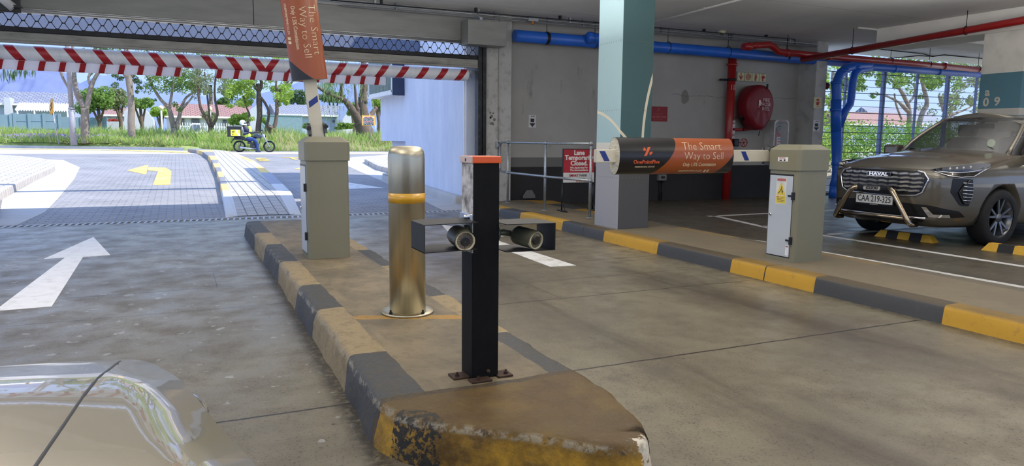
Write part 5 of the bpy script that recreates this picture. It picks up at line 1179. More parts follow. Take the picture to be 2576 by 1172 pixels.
def wheel(parent, c, r_, wd, side, mrim, M_):
    """c in body space; side -1 = right hand face points to -v"""
    T_ = M_ @ Matrix.Translation(c) @ Matrix.Scale(-1 if side > 0 else 1, 4, (0, 1, 0))
    m = MB(); m.lathe([(r_*.68, -wd/2), (r_*.72, -wd/2-.004), (r_*.93, -wd/2), (r_, -wd/2+.03), (r_, wd/2-.03), (r_*.93, wd/2), (r_*.7, wd/2)], (0, 0, 0), 48, axis='y', M=T_, cap=False)
    w = m.build('wheel', mat('tyre_rubber', S(24, 24, 25), .8, vary=.2, bump=.3), parent)
    m = MB(); m.lathe([(r_*.70, -wd/2+.01), (r_*.66, -wd/2+.02), (r_*.64, .06)], (0, 0, 0), 40, axis='y', M=T_, cap=False)
    for k in range(5):
        a = 2*PI*k/5+.3
        for da, t_ in ((-.11, 0), (.11, 0)):
            p0 = Vector((math.cos(a)*r_*.1, -wd/2+.035, math.sin(a)*r_*.1)); p1 = Vector((math.cos(a+da*2.2)*r_*.67, -wd/2+.015, math.sin(a+da*2.2)*r_*.67)); d = (p1-p0); nn = Vector((-d.z, 0, d.x)).normalized()
            m.prism([T_ @ (p0-nn*.016), T_ @ (p0+nn*.016), T_ @ (p1+nn*.012), T_ @ (p1-nn*.012)], (T_.to_3x3() @ Vector((0, .02, 0))))
    m.lathe([(0, -wd/2+.02), (r_*.14, -wd/2+.022), (r_*.16, -wd/2+.05)], (0, 0, 0), 20, axis='y', M=T_); m.build('rim', mrim, w)
    m = MB(); m.lathe([(r_*.62, .02), (0, .02)], (0, 0, 0), 30, axis='y', M=T_); m.build('brake_backing', BLKP, w)

YC_, X0_ = 6.15, 7.95
MC = Matrix.Translation((X0_, YC_, 0))
car = thing('car', 'grey-bronze SUV with a chrome nudge bar parked nose-out at the right', 'car', (0, 0, 0))
g = G('car_paint_bronze'); CPAINT = g.done(S(104, 98, 85), g.rng(g.noise(3, 2), 0, 1, .28, .34), .55, coat=1.0)
def zs(u): return .905+.02*min(u, .1)/.1+.07*min(max((u-.1)/.6, 0), 1)+.085*min(max((u-.6)/.7, 0), 1)
half = [(0, 0), (.012, .35), (.05, .60), (.15, .765), (.40, .865), (.8, .905), (1.2, .91), (2.4, .91), (3.6, .905), (4.1, .85), (4.33, .6), (4.40, .3), (4.40, 0)]
bd = Body(half, zs, [(.235, -.13), (.27, -.07), (.34, -.03), (.42, -.012), (.50, -.005), (.60, .0), (.68, .004), (.76, .003), (.82, .0), (.87, -.008), (.90, -.02)], lambda u, f_: .02+.08*min(u/.35, 1) if u < 1.3 else .06, MC)
bd.mesh('bodywork', CPAINT, car, arches=(1.0, 3.67), ar=.385)
GLASSB = mat('car_glass', S(20, 24, 26), .03, 0, vary=0, alpha=.62, coat=1, spec=.8)
# greenhouse
gb = smooth_line([(1.02, 0, 1.10), (1.10, .45, 1.095), (1.28, .70, 1.09), (1.75, .81, 1.09), (3.6, .80, 1.10), (4.15, .66, 1.12), (4.30, .3, 1.12), (4.30, 0, 1.12)], 60)
gtp = smooth_line([(1.83, 0, 1.585), (1.86, .40, 1.575), (1.97, .55, 1.56), (2.2, .60, 1.56), (3.6, .58, 1.57), (3.9, .50, 1.55), (4.0, .25, 1.56), (4.0, 0, 1.57)], 60)
def gp(i, sd, t_): p = gb[i].lerp(gtp[i], t_); bow = .035*math.sin(PI*t_); return MC @ Vector((p.x-(bow if i < 14 else 0), (p.y+(bow if i >= 10 else 0))*sd, p.z))
m = MB()
for sd in (-1, 1):
    m.add([gp(i, sd, j/6) for i in range(60) for j in range(7)], [(i*7+j, i*7+j+1, (i+1)*7+j+1, (i+1)*7+j) for i in range(59) for j in range(6)], True)
m.build('window_glass', GLASSB, car)
m = MB(); m.add([(MC @ Vector((gtp[i].x, gtp[i].y*f_, gtp[i].z+.065*(1-abs(f_)**2.4)))) for i in range(60) for f_ in [k/10-1 for k in range(21)]], [(i*21+j, i*21+j+1, (i+1)*21+j+1, (i+1)*21+j) for i in range(59) for j in range(20)], True); m.build('roof', CPAINT, car)
for sd in (-1, 1):
    for i, r_ in ((11, .030), (30, .03), (46, .045)):
        m = MB(); m.tube([gp(i, sd, j/6) for j in range(7)], r_, 8); m.build('pillar', mat('trim_black_gloss', S(18, 18, 20), .2, coat=.5) if i > 20 else CPAINT, car)
    m = MB(); m.tube([gp(i, sd, 1)+Vector((0, 0, .008)) for i in range(11, 56)], .022, 8); m.build('roof_edge', CPAINT, car)
    m = MB(); m.tube([gp(18, sd, 1)+Vector((0, 0, .03)), gp(20, sd, 1)+Vector((0, 0, .055)), gp(45, sd, 1)+Vector((0, 0, .055)), gp(47, sd, 1)+Vector((0, 0, .03))], .014, 8); m.build('roof_rail', STEEL, car)
    q = MC @ Vector((1.52, sd*.99, 1.12)); m = MB(); m.bbox(q.x-.07, q.x+.10, q.y-.11, q.y+.11, q.z-.06, q.z+.09, .035); m.tube([(q.x, q.y-sd*.08, q.z-.03), (q.x+.03, q.y-sd*.2, q.z-.05)], .02, 8); m.build('wing_mirror', CPAINT, car)
m = MB(); m.tube([gp(i, -1, 0)+Vector((-.02, 0, .0)) for i in range(11, -1, -1)]+[gp(i, 1, 0)+Vector((-.02, 0, 0)) for i in range(1, 12)], .018, 8); m.build('cowl', BLKP, car)
m = MB(); m.tube([MC @ Vector((1.17, -.45, 1.125)), MC @ Vector((1.22, -.05, 1.16))], .008, 6); m.tube([MC @ Vector((1.13, .05, 1.125)), MC @ Vector((1.2, .5, 1.16))], .008, 6); m.build('wiper', BLKP, car)
# things seen through the windscreen
m = MB(); q = MC @ Vector((1.92, -.05, 1.47)); m.bbox(q.x-.02, q.x+.01, q.y-.12, q.y+.12, q.z-.035, q.z+.03, .01); m.build('rear_view_mirror', BLKP, car)
q = MC @ Vector((1.80, -.44, 1.47)); m = MB(); m.bbox(q.x, q.x+.012, q.y-.16, q.y+.16, q.z-.07, q.z+.06, .005); m.build('sun_visor', mat('visor_grey', S(150, 148, 140), .7), car)
q = MC @ Vector((1.33, -.54, 1.24)); m = MB(); m.lathe([(.05, -.002), (.05, 0)], (q.x-.05, q.y, q.z), 20, axis='x'); m.build('licence_disc', mat('disc_pale', S(196, 206, 180), .4), car)
for sd in (-1, 1):
    m = MB(); q = MC @ Vector((2.2, sd*.36, 0)); m.bbox(q.x-.1, q.x+.12, q.y-.24, q.y+.24, .75, 1.32, .06); m.bbox(q.x-.05, q.x+.05, q.y-.12, q.y+.12, 1.33, 1.5, .04); m.build('seat', mat('seat_dark', S(40, 38, 36), .8), car)
m = MB(); q = MC @ Vector((1.55, 0, 0)); m.bbox(q.x-.25, q.x+.15, q.y-.7, q.y+.7, .9, 1.12, .04); m.build('dashboard', mat('dash_dark', S(36, 35, 34), .7), car)
RIM = mat('rim_two_tone', S(120, 122, 126), .3, .8, vary=.3, scale=6)
for u_ in (1.0, 3.67):
    for sd in (-1, 1): wheel(car, (u_, sd*.80, .345), .345, .23, sd, RIM, MC)
# details on the front: pixel -> (arc length, height) on the near flank, mirrored for the far flank
def hit(px_, py_):
    d = ray(px_, py_); best = None
    for i in range(len(bd.o)//2):
        for sd in (-1, 1):
            a = MC @ Vector((bd.o[i].x, bd.o[i].y*sd, 0)); b = MC @ Vector((bd.o[i+1].x, bd.o[i+1].y*sd, 0)); e = b-a
            det = d.x*(-e.y)+e.x*d.y
            if abs(det) < 1e-9: continue
            t_ = (a.x*(-e.y)+e.x*a.y)/det; f_ = (d.x*a.y-d.y*a.x)/det
            if -.01 <= f_ <= 1.01 and t_ > 0 and (best is None or t_ < best[0]): best = (t_, (bd.len[i]+f_*(bd.len[i+1]-bd.len[i]))*sd, H+d.z*t_)
    return best[1], best[2]
def crop(x, y): return hit(2040+x/3.907, 340+y/3.907)
def sp(s_, z, off=0.0): return bd.pt(abs(s_), z, off, 1 if s_ > 0 else -1)
def lerp2(a, b, t_): return (a[0]+(b[0]-a[0])*t_, a[1]+(b[1]-a[1])*t_)
def along(pl, t_):
    x = t_*(len(pl)-1); i = min(int(x), len(pl)-2); return lerp2(pl[i], pl[i+1], x-i)
def patch(name, top, bot, m_, off=.006, parent=car, nu=24, nv=6, mirror=False, th=.012):
    for k in ((1, -1) if mirror else (1,)):
        m = MB()
        def fn(u_, v_): a = lerp2(along(top, u_), along(bot, u_), v_); return sp(a[0]*k, a[1], off)
        m.grid(fn, nu, nv)
        def fi(u_, v_): a = lerp2(along(top, u_), along(bot, u_), v_); return sp(a[0]*k, a[1], off-th)
        b = len(m.v); m.grid(fi, nu, nv)
        o = m.build(name, m_, parent)
    return o
def strip_on(name, line, r_, m_, off=.012, parent=car, mirror=False, sub=5, flat=None):
    for k in ((1, -1) if mirror else (1,)):
        pts = []
        for i in range(len(line)-1):
            for j in range(sub): a = lerp2(line[i], line[i+1], j/sub); pts.append(sp(a[0]*k, a[1], off))
        pts.append(sp(line[-1][0]*k, line[-1][1], off)); m = MB(); m.tube(pts, r_, 6); o = m.build(name, m_, parent)
    return o
GB = mat('grille_black', S(14, 14, 15), .35, vary=.1)
patch('grille', [(-.47, .905), (0, .90), (.47, .905)], [(-.50, .62), (0, .60), (.50, .62)], GB, .004, nu=30)
patch('grille', [(-.61, .82), (-.545, .90), (-.47, .905)], [(-.61, .80), (-.56, .66), (-.50, .62)], GB, .004, mirror=True, nu=8)
for zz, hw in ((.865, .53), (.815, .57), (.765, .57), (.715, .56), (.665, .53)):
    m = MB(); pts = [(-hw+2*hw*i/40, zz+.004*math.sin(i*1.1)) for i in range(41)]
    for i in range(40):
        if zz > .8 and 15 < i < 25 and zz > .84: continue
        a, b = pts[i], pts[i+1]; hh = .012 if i % 5 else .008
        m.add([sp(a[0], a[1]-hh, .012), sp(b[0], b[1]-hh, .012), sp(b[0], b[1]+hh, .020), sp(a[0], a[1]+hh, .020), sp(a[0], a[1]+hh, .004), sp(b[0], b[1]+hh, .004)], [(0, 1, 2, 3), (3, 2, 5, 4)])
    m.build('grille_slat', mat('slat_silver', (.85, .85, .86), .32, .85, vary=.03), car)
strip_on('grille_surround', [(-.47, .905), (-.56, .885), (-.615, .81), (-.56, .65), (-.49, .612), (-.3, .598), (0, .59), (.3, .598), (.49, .612), (.56, .65), (.615, .81), (.56, .885), (.47, .905)], .011, CHROME, .012)
bz = .847; m = MB(); q = sp(.0, bz, .02); m.bbox(q.x-.012, q.x+.01, YC_-.165, YC_+.165, bz-.028, bz+.026, .004); bdg = m.build('badge', GB, car)
m = MB()
for (y0, y1, z0, z1) in ((-.165, .165, .022, .026), (-.165, .165, -.028, -.024), (-.165, -.161, -.028, .026), (.161, .165, -.028, .026)): m.box(q.x-.014, q.x-.011, YC_+y0, YC_+y1, bz+z0, bz+z1)
m.build('badge_frame', CHROME, bdg)
text('badge_lettering', 'HAVAL', .058, CHROME, facing((q.x-.0145, YC_, bz-.001), (0, -1, 0)), bdg, bold=.003, width=.27)
# headlights
HL = [crop(1165, 336), crop(1330, 312), crop(1500, 294), crop(1660, 276), crop(1778, 282)]
HLb = [crop(1195, 350), crop(1350, 398), crop(1470, 415), crop(1600, 405), crop(1768, 315)]
LAMPG = mat('headlamp_glass', S(48, 46, 44), .08, .3, vary=.2, coat=1)
for k in (1, -1):
    def fn(u_, v_): a = lerp2(along(HL, u_), along(HLb, u_), v_); return sp(a[0]*k, a[1], .008)
    m = MB(); m.grid(fn, 24, 6); hl = m.build('headlight', LAMPG, car)
    def ln(a_, r_, nm, mm): m = MB(); m.tube([sp(x_*k, z_, .014) for x_, z_ in a_], r_, 6); m.build(nm, mm, hl)
    ln([lerp2(along(HL, i/10), along(HLb, i/10), .62) for i in range(1, 10)], .006, 'chrome_line', CHROME)
    for i in range(4):
        a = lerp2(along(HL, .30+.11*i), along(HLb, .30+.11*i), .25); q = sp(a[0]*k, a[1], .002); m = MB(); m.lathe([(0, -.012), (.012, -.01), (.019, 0), (.019, .006)], q, 12, axis='x'); m.build('lens', mat('lens_bright', S(200, 196, 190), .1, .2, coat=1), hl)
strip_on('headlight_chrome', [along(HLb, i/8) for i in range(9)], .006, CHROME, .012, mirror=True, sub=2)
# side air vents below the headlights
VT = [crop(1395, 425), crop(1470, 430), crop(1590, 435)]; VM = [crop(1368, 560), crop(1450, 560), crop(1590, 560)]; VB = [crop(1460, 690), crop(1500, 698), crop(1550, 700)]
patch('side_vent', VT, VM, GB, .005, mirror=True, nu=8, nv=6); patch('side_vent', VM, VB, GB, .005, mirror=True, nu=8, nv=6)
for yq in (475, 510, 545, 580, 612, 645): strip_on('vent_slat', [crop(1478+abs(yq-560)*.10, yq-6), crop(1583-max(0, yq-560)*.16, yq+2)], .005, CHROME, .014, mirror=True, sub=2)
strip_on('vent_chrome', [crop(1560, 437), crop(1490, 500), crop(1448, 565), crop(1478, 640), crop(1500, 672), crop(1548, 672)], .009, mat('vent_blade', S(70, 68, 62), .25, .8), .014, mirror=True, sub=3)
# lower bumper: black mouth, chrome corner blades, skid plate
patch('lower_grille', [(-.66, .50), (-.30, .515), (0, .52), (.30, .515), (.66, .50)], [(-.72, .36), (-.3, .34), (0, .335), (.3, .34), (.72, .36)], GB, .004, nu=30)
patch('lower_grille', [(-.98, .44), (-.80, .47), (-.66, .50)], [(-1.08, .37), (-.9, .36), (-.72, .36)], GB, .004, mirror=True, nu=8)
patch('corner_blade', [crop(1088, 705), crop(1135, 708)], [crop(1150, 800), crop(1200, 780)], CHROME, .018, mirror=True, nu=4, nv=6)
patch('corner_blade', [crop(1150, 780), crop(1240, 782), crop(1360, 785)], [crop(1150, 808), crop(1250, 812), crop(1375, 816)], CHROME, .018, mirror=True, nu=8, nv=3)
patch('skid_plate', [(-.60, .335), (0, .325), (.60, .335)], [(-.56, .29), (0, .275), (.56, .29)], mat('skid_dark', S(58, 58, 58), .35, .6), .02, nu=20)
for i in range(6): a = -.45+.18*i; patch('skid_mark', [(a, .312), (a+.055, .312)], [(a, .304), (a+.055, .304)], mat('skid_pale', S(190, 188, 180), .4), .024, nu=2, nv=1)
strip_on('lower_bar', [(-.62, .345), (-.3, .345), (0, .343), (.3, .345), (.62, .345)], .016, CHROME, .045)
# number plate
q = sp(0, .53, .03); zp0, zp1 = .475, .585; yc = 6.165
m = MB(); m.bbox(q.x-.030, q.x-.022, yc-.27, yc+.27, zp0-.02, zp1+.005, .003); pl = m.build('plate_holder', GB, car)
m = MB(); m.bbox(q.x-.034, q.x-.030, yc-.26, yc+.26, zp0, zp1, .0015); pl = m.build('number_plate', mat('plate_white', S(206, 206, 200), .4), car)
text('plate_lettering', 'CAA 219-325', .112, LB, facing((q.x-.0345, yc, (zp0+zp1)/2), (0, -1, 0)), pl, bold=.001, width=.47)
text('plate_caption', 'www.lferg.co.za', .018, PALE, facing((q.x-.0308, yc, zp0-.0105), (0, -1, 0)), pl, bold=0)
# nudge bar
xb = q.x-.08; m = MB()
for s_ in (-1, 1):
    m.tube([(xb+.06, yc-.01+s_*.22, .665), (xb-.0, yc+s_*.255, .668), (xb-.01, yc+s_*.295, .645), (xb-.01, yc+s_*.34, .58), (xb-.0, yc+s_*.50, .33), (xb+.01, yc+s_*.525, .28), (xb+.05, yc+s_*.53, .262), (xb+.14, yc+s_*.53, .262)], .031, 14)
m.tube([(xb+.0, yc-.5, .335), (xb+.02, yc, .335), (xb+.0, yc+.5, .335)], .018, 12)
nb = m.build('nudge_bar', mat('bar_polished', S(176, 160, 136), .16, 1, vary=.05), car)
m = MB(); m.bbox(xb-.0, xb+.06, yc-.23, yc+.23, .635, .705, .02); bx = m.build('light_box', BLKP, nb)
m = MB(); m.bbox(xb-.006, xb+.0, yc-.115, yc+.115, .645, .695, .02); m.build('name_plate', mat('plate_pale', S(190, 188, 182), .3), bx)
text('name_lettering', 'JOLION', .046, LB, facing((xb-.0075, yc, .670), (0, -1, 0)), bx, bold=.0015, width=.17)
# hood shut line
m = MB(); m.tube([bd.M @ Vector((u_, v_, z_)) for u_, v_, z_ in ((.22, -.60, 1.012), (.6, -.74, 1.035), (1.0, -.79, 1.078), (1.25, -.80, 1.105))], .004, 5); m.build('bonnet_gap', BLKP, car) if False else None

# ---- the light-coloured car in the near left corner
MF = Matrix.Translation((-.80, 1.52, 0)) @ Matrix.Rotation(-PI/2, 4, 'Z')
near = thing('car', 'champagne white car in the near left corner, only its bonnet and fender in view', 'car', (0, 0, 0))
g = G('car_paint_champagne'); CH = g.done(S(184, 174, 150), .2, .4, coat=1.0)
def zs2(u): return .812+.045*min(u/.35, 1)+.05*min(max((u-.3)/.9, 0), 1)
half2 = [(0, 0), (.01, .42), (.04, .62), (.11, .735), (.30, .795), (.60, .850), (1.0, .90), (2.4, .92), (3.4, .90), (3.9, .80), (4.1, .6), (4.16, .3), (4.16, 0)]
nb2 = Body(half2, zs2, [(.22, -.10), (.27, -.05), (.36, -.01), (.46, .004), (.55, .008), (.63, .008), (.70, .003), (.74, -.004), (.77, -.013), (.795, -.026)], lambda u, f_: .01+.055*min(u/.5, 1), MF)
def pt2(u_, v_, z_): return MF @ Vector((u_, v_, z_))
fb = nb2.mesh('bodywork', CH, near, arches=(.88, 3.4), ar=.36)
from mathutils.bvhtree import BVHTree
bvh = BVHTree.FromPolygons([v.co.copy() for v in fb.data.vertices], [list(p.vertices) for p in fb.data.polygons])
def top2(u_, v_):
    """height of the bonnet surface"""
    o_ = nb2.o; w_ = None
    for i in range(len(o_)-1):
        if o_[i].x <= u_ <= o_[i+1].x: w_ = o_[i].y+(o_[i+1].y-o_[i].y)*(u_-o_[i].x)/(o_[i+1].x-o_[i].x); break
    w_ = (w_ or .85)-.02; f_ = min(1, abs(v_)/w_); return zs2(u_)+(.01+.055*min(u_/.5, 1))*(1-f_**2.6)
for sd in (1, -1):
    m = MB(); pts = [(.10+.04*i, sd*(.695-.04*(.10+.04*i))) for i in range(25)]
    def drop(u_, v_):
        q = pt2(u_, v_, 2.0); h_ = bvh.ray_cast(q, Vector((0, 0, -1)))[0]; return (h_ or pt2(u_, v_, top2(u_, v_)))+Vector((0, 0, -.0025))
    m.tube([drop(u_, v_) for u_, v_ in pts], .0034, 8); m.build('bonnet_gap', BLKP, near)
LG = mat('headlamp_clear', S(196, 200, 204), .05, .6, vary=.1, coat=1)
for sd in (1, -1):
    m = MB(); m.grid(lambda u_, v_: nb2.pt(.66+.21*u_, .785-.17*v_*(.35+.65*math.sin(PI*(.15+.8*u_))), .010+.085*math.sin(PI*u_)*math.sin(PI*v_)**.7, sd), 16, 8); hl = m.build('headlight', LG, near)
    m = MB(); m.tube([nb2.pt(.66+.21*u_/10, .77, .018+.018*math.sin(PI*u_/10), sd) for u_ in range(11)], .005, 6); m.build('chrome_trim', CHROME, hl)
m = MB(); cb = smooth_line([(1.15, 0, .93), (1.25, .5, .92), (1.5, .68, .91), (3.3, .70, .92), (3.8, .5, .93), (3.85, 0, .93)], 40); ct = smooth_line([(1.9, 0, 1.42), (1.95, .4, 1.41), (2.1, .52, 1.4), (3.2, .54, 1.4), (3.5, .4, 1.4), (3.55, 0, 1.4)], 40)
for sd in (-1, 1): m.add([pt2(*(lambda p: (p.x, p.y*sd, p.z))(cb[i].lerp(ct[i], j/4))) for i in range(40) for j in range(5)], [(i*5+j, i*5+j+1, (i+1)*5+j+1, (i+1)*5+j) for i in range(39) for j in range(4)], True)
m.build('window_glass', GLASSB, near)
m = MB(); m.add([pt2(ct[i].x, ct[i].y*f_, ct[i].z+.05*(1-f_*f_)) for i in range(40) for f_ in (-1, -.5, 0, .5, 1)], [(i*5+j, i*5+j+1, (i+1)*5+j+1, (i+1)*5+j) for i in range(39) for j in range(4)], True); m.build('roof', CH, near)
for u_ in (.88, 3.4):
    for sd in (-1, 1): wheel(near, (u_, sd*.76, .32), .32, .2, sd, RIM, MF)

# ================================================================== outside: verge, trees, houses, mountain, motorcycle
def vg(x, y):                      # height of the verge ground
    return .60+.30*min(max((y-36)/5, 0), 1)+.05*noise.noise(Vector((x*.4, y*.4, 0)))
GR = mat('verge_soil_grass', S(150, 164, 92), .95, vary=.25, scale=3, dirt=S(160, 150, 100), dscale=1.5, damt=.5)
front = [(-60, 46.6), (-8.5, 45.7), (-2.9, 42.2), (.9, 38.4), (.95, 35.7), (60, 36.4)]
def fy(x):
    for (a, b), (c, d) in zip(front, front[1:]):
        if a <= x <= c: return b+(d-b)*(x-a)/(c-a)
    return 40
m = MB(); nx, ny = 90, 14; vs = []
xs = [-40+100*i/nx for i in range(nx+1)]
for x_ in xs:
    for j in range(ny+1):
        y_ = fy(x_)+(95-fy(x_))*(j/ny)**1.8; vs.append((x_, y_, vg(x_, y_) if j else .5))
m.add(vs, [(i*(ny+1)+j, (i+1)*(ny+1)+j, (i+1)*(ny+1)+j+1, i*(ny+1)+j+1) for i in range(nx) for j in range(ny)], True)
struct(m.build('verge', GR))
m = MB(); m.prism([(-60, 94, .2), (120, 94, .2), (900, 3000, .2), (-1500, 3000, .2)], (0, 0, -.3)); struct(m.build('far_ground', mat('far_ground', S(120, 140, 90), .95)))
m = MB(); m.prism([(5.6, 48, -.2), (60, 48, -.2), (60, 12.0, -.2), (5.6, 12.4, -.2)], (0, 0, -.3)) if False else None
m = MB()
for (a, b), (c, d) in zip(front[:-2], front[1:-1]):
    dx, dy = c-a, d-b; L_ = math.hypot(dx, dy); n_ = Vector((dy/L_, -dx/L_, 0))
    m.prism([Vector((a, b, .5))+n_*.0, Vector((c, d, .5)), Vector((c, d, .5))+n_*.18, Vector((a, b, .5))+n_*.18], (0, 0, .2))
o = m.build('kerb_line', CONC, fix=True); tag(o, 'pale concrete kerb edging the far grass verge on the left', 'kerb')
m = MB(); m.box(1.1, 50, 35.6, 35.75, .5, .60); o = m.build('kerb_line', mat('kerb_grey', S(150, 150, 146), .9)); tag(o, 'low grey kerb edging the grass behind the motorcycle', 'kerb')  # kerb behind the motorcycle in one even mid grey

def leaf_mat(name, col, var=.3):
    g = G(name); n = g.N.new('ShaderNodeObjectInfo') if False else None
    wn = g.N.new('ShaderNodeTexWhiteNoise') if False else None
    c = g.mix(g.rng(g.noise(2.2, 4), .32, .68), tuple(v*(1-var) for v in col), tuple(min(1, v*(1+var)) for v in col))
    c = g.mix(g.rng(g.noise(19, 2), .3, .7, 0, .4), c, tuple(min(1, v*1.5) for v in col))
    g.done(c, .5); g.b.inputs['Specular IOR Level'].default_value = .3
    tr = g.N.new('ShaderNodeBsdfTranslucent'); g.put(tr.inputs[0], c); mx = g.N.new('ShaderNodeMixShader'); mx.inputs[0].default_value = .38
    out = [n_ for n_ in g.N if n_.type == 'OUTPUT_MATERIAL'][0]
    g.L.new(g.b.outputs[0], mx.inputs[1]); g.L.new(tr.outputs[0], mx.inputs[2]); g.L.new(mx.outputs[0], out.inputs[0]); return g.m
L_MID = leaf_mat('leaf_mid_green', S(116, 144, 72)); L_BR = leaf_mat('leaf_bright_green', S(152, 178, 80)); L_DK = leaf_mat('leaf_dark_green', S(84, 108, 64)); L_WI = leaf_mat('leaf_willow', S(130, 152, 96)); L_OL = leaf_mat('leaf_olive', S(130, 140, 100))
L_HE = leaf_mat('leaf_hedge', S(100, 140, 56))
GRASSM = leaf_mat('grass_blade', S(146, 172, 88), .25); GRASSY = leaf_mat('grass_dry', S(186, 182, 132), .15); FLOW = mat('flower_lilac', S(176, 160, 200), .6)
BARK = mat('bark_pale', S(140, 130, 118), .9, vary=.15, scale=4, dirt=S(110, 100, 84), dscale=5, damt=.7, stretch=(1, 1, .4), bump=.6); BARKD = mat('bark_brown', S(104, 90, 78), .9, vary=.2, scale=4, dirt=S(70, 60, 50), dscale=4, damt=.8, stretch=(2, 2, .5), bump=.9)
def leaves(m, c, rad, n, size, squash=.8, droop=False):
    for _ in range(n):
        while True:
            p = Vector((random.uniform(-1, 1), random.uniform(-1, 1), random.uniform(-1, 1)))
            if p.length < 1: break
        p = Vector((p.x*rad, p.y*rad, p.z*rad*squash))+c; s_ = size*random.uniform(.6, 1.3)
        a = Vector((random.gauss(0, 1), random.gauss(0, 1), random.gauss(0, .6))).normalized()
        b = a.orthogonal().normalized(); b = Matrix.Rotation(random.uniform(0, 6.28), 3, a) @ b
        if droop: a = Vector((random.gauss(0, .15), random.gauss(0, .15), -1)).normalized(); b = Vector((random.gauss(0, 1), random.gauss(0, 1), 0)).normalized(); v = [p, p+a*s_+b*s_*.12, p+a*s_*2.4, p+a*s_-b*s_*.12]
        else: v = [p-b*s_*.5, p+a.cross(b)*s_*.32, p+b*s_*.5, p-a.cross(b)*s_*.32]
        m.add(v, [(0, 1, 2, 3)], False)
def tree(name, label, Y, trunks, clusters, lm, bark, lsize=.13, group=None, depth=1.0, droop=False):
    """trunks: lists of (px, py, radius in px) seen at depth Y; clusters: (px, py, radius px, leaves, depth shift)"""
    base = ony(trunks[0][0][0], trunks[0][0][1], Y); sc_ = (Y*.92+base.x*.42)/F
    gzv = vg(base.x, Y)
    t = thing(name, label, 'tree', (base.x, Y, gzv), group=group); off = Vector((-base.x, -Y, -gzv))
    m = MB()
    for k, tr_ in enumerate(trunks):
        pts = []; dz_ = random.uniform(-.5, .5)*depth if k else 0
        for i, (x_, y_, r_) in enumerate(tr_):
            p = ony(x_, y_, Y)+off; p.y += dz_*i/len(tr_)
            if k == 0 and i == 0: p.z = -.05
            pts.append(p)
        if len(pts) > 2: sm_ = smooth_line(pts, len(pts)*3); rr = [tr_[min(len(tr_)-1, int(i/3))][2]*(1-((i % 3)/3))+tr_[min(len(tr_)-1, int(i/3)+1)][2]*((i % 3)/3) for i in range(len(sm_))]
        else: sm_ = pts; rr = [q[2] for q in tr_]
        m.tube(sm_, [q*sc_ for q in rr], 10)
    m.build('trunk', bark, t)
    m = MB()
    for c_ in clusters:
        p = ony(c_[0], c_[1], Y)+off; p.y += (c_[4] if len(c_) > 4 else random.uniform(-1, 1)*depth)
        leaves(m, p, c_[2]*sc_, c_[3] if droop else int(c_[3]*1.7), lsize*(1 if droop else .8), droop=droop)
    m.build('foliage', lm, t, fix=False)
    return t
def rnd_clusters(x0, x1, y0, y1, n, r, k):
    return [(random.uniform(x0, x1), random.uniform(y0, y1), random.uniform(.7, 1.2)*r, k) for _ in range(n)]
tree('tree', 'pale smooth tree with a Y-shaped trunk just right of the lamp post', 43.5, [[(216, 352, 11), (214, 320, 10), (214, 285, 10), (213, 272, 9)], [(213, 275, 7), (207, 260, 7), (193, 235, 6), (186, 200, 5), (184, 160, 4), (180, 100, 3)], [(215, 278, 7), (222, 255, 6), (229, 220, 6), (243, 190, 4.5), (258, 172, 4), (280, 140, 3)], [(190, 225, 4), (205, 245, 4)], [(172, 222, 2), (158, 195, 3), (151, 175, 3), (140, 150, 2)], [(228, 215, 4), (222, 195, 3), (232, 175, 3)]],
     rnd_clusters(120, 330, 60, 130, 22, 22, 60)+[(225, 180, 8, 30), (270, 178, 8, 30), (290, 180, 8, 40)], L_MID, BARK)
tree('tree', 'tall straight pale tree in the verge left of the two-stemmed tree', 42.5, [[(333, 352, 9), (330, 310, 8.5), (331, 270, 8), (326, 215, 7.5), (322, 180, 8), (318, 120, 6)], [(324, 200, 5), (312, 182, 5), (300, 150, 4)], [(326, 195, 5), (336, 175, 4.5), (350, 140, 3)]],
     rnd_clusters(250, 420, 60, 150, 20, 22, 60)+[(300, 195, 9, 45), (290, 215, 10, 50), (345, 205, 11, 60), (352, 222, 8, 50), (300, 180, 10, 60), (290, 190, 8, 40), (338, 195, 9, 40), (346, 232, 5, 30)], L_DK, BARK)
tree('tree', 'grey two-stemmed tree whose trunks part near the ground beside the parked white pickup', 43.0, [[(441, 333, 9), (438, 322, 8)], [(438, 325, 7), (432, 300, 6.5), (424, 272, 5.5), (404, 250, 4), (388, 225, 3.5), (378, 205, 3), (360, 180, 2)], [(442, 325, 7), (450, 300, 6), (456, 272, 5), (465, 250, 4), (474, 240, 3), (490, 230, 2.5)], [(456, 275, 4), (475, 255, 3), (484, 243, 2)], [(426, 275, 4), (430, 250, 3.5), (434, 225, 3), (438, 200, 2)]],
     rnd_clusters(372, 500, 178, 232, 34, 15, 60)+rnd_clusters(360, 520, 90, 180, 22, 22, 60)+[(388, 250, 5, 20), (440, 262, 8, 35), (450, 275, 9, 40), (473, 215, 10, 50)], L_MID, BARK)
tree('tree', 'slender three-stemmed tree rising left of the motorcycle', 41.0, [[(525, 355, 7), (527, 335, 6.5), (532, 320, 6)], [(530, 322, 4.5), (520, 300, 4), (506, 275, 3.5), (500, 245, 3), (497, 205, 3), (494, 150, 2)], [(531, 322, 3), (528, 295, 2.5), (524, 260, 2.5), (520, 225, 2), (515, 180, 2)], [(532, 320, 4), (540, 305, 3.5), (547, 285, 3), (541, 250, 2.8), (540, 220, 2.2), (545, 170, 2)]],
     rnd_clusters(486, 580, 172, 242, 36, 14, 55)+rnd_clusters(470, 600, 90, 170, 16, 22, 60), L_OL, BARKD, lsize=.11)
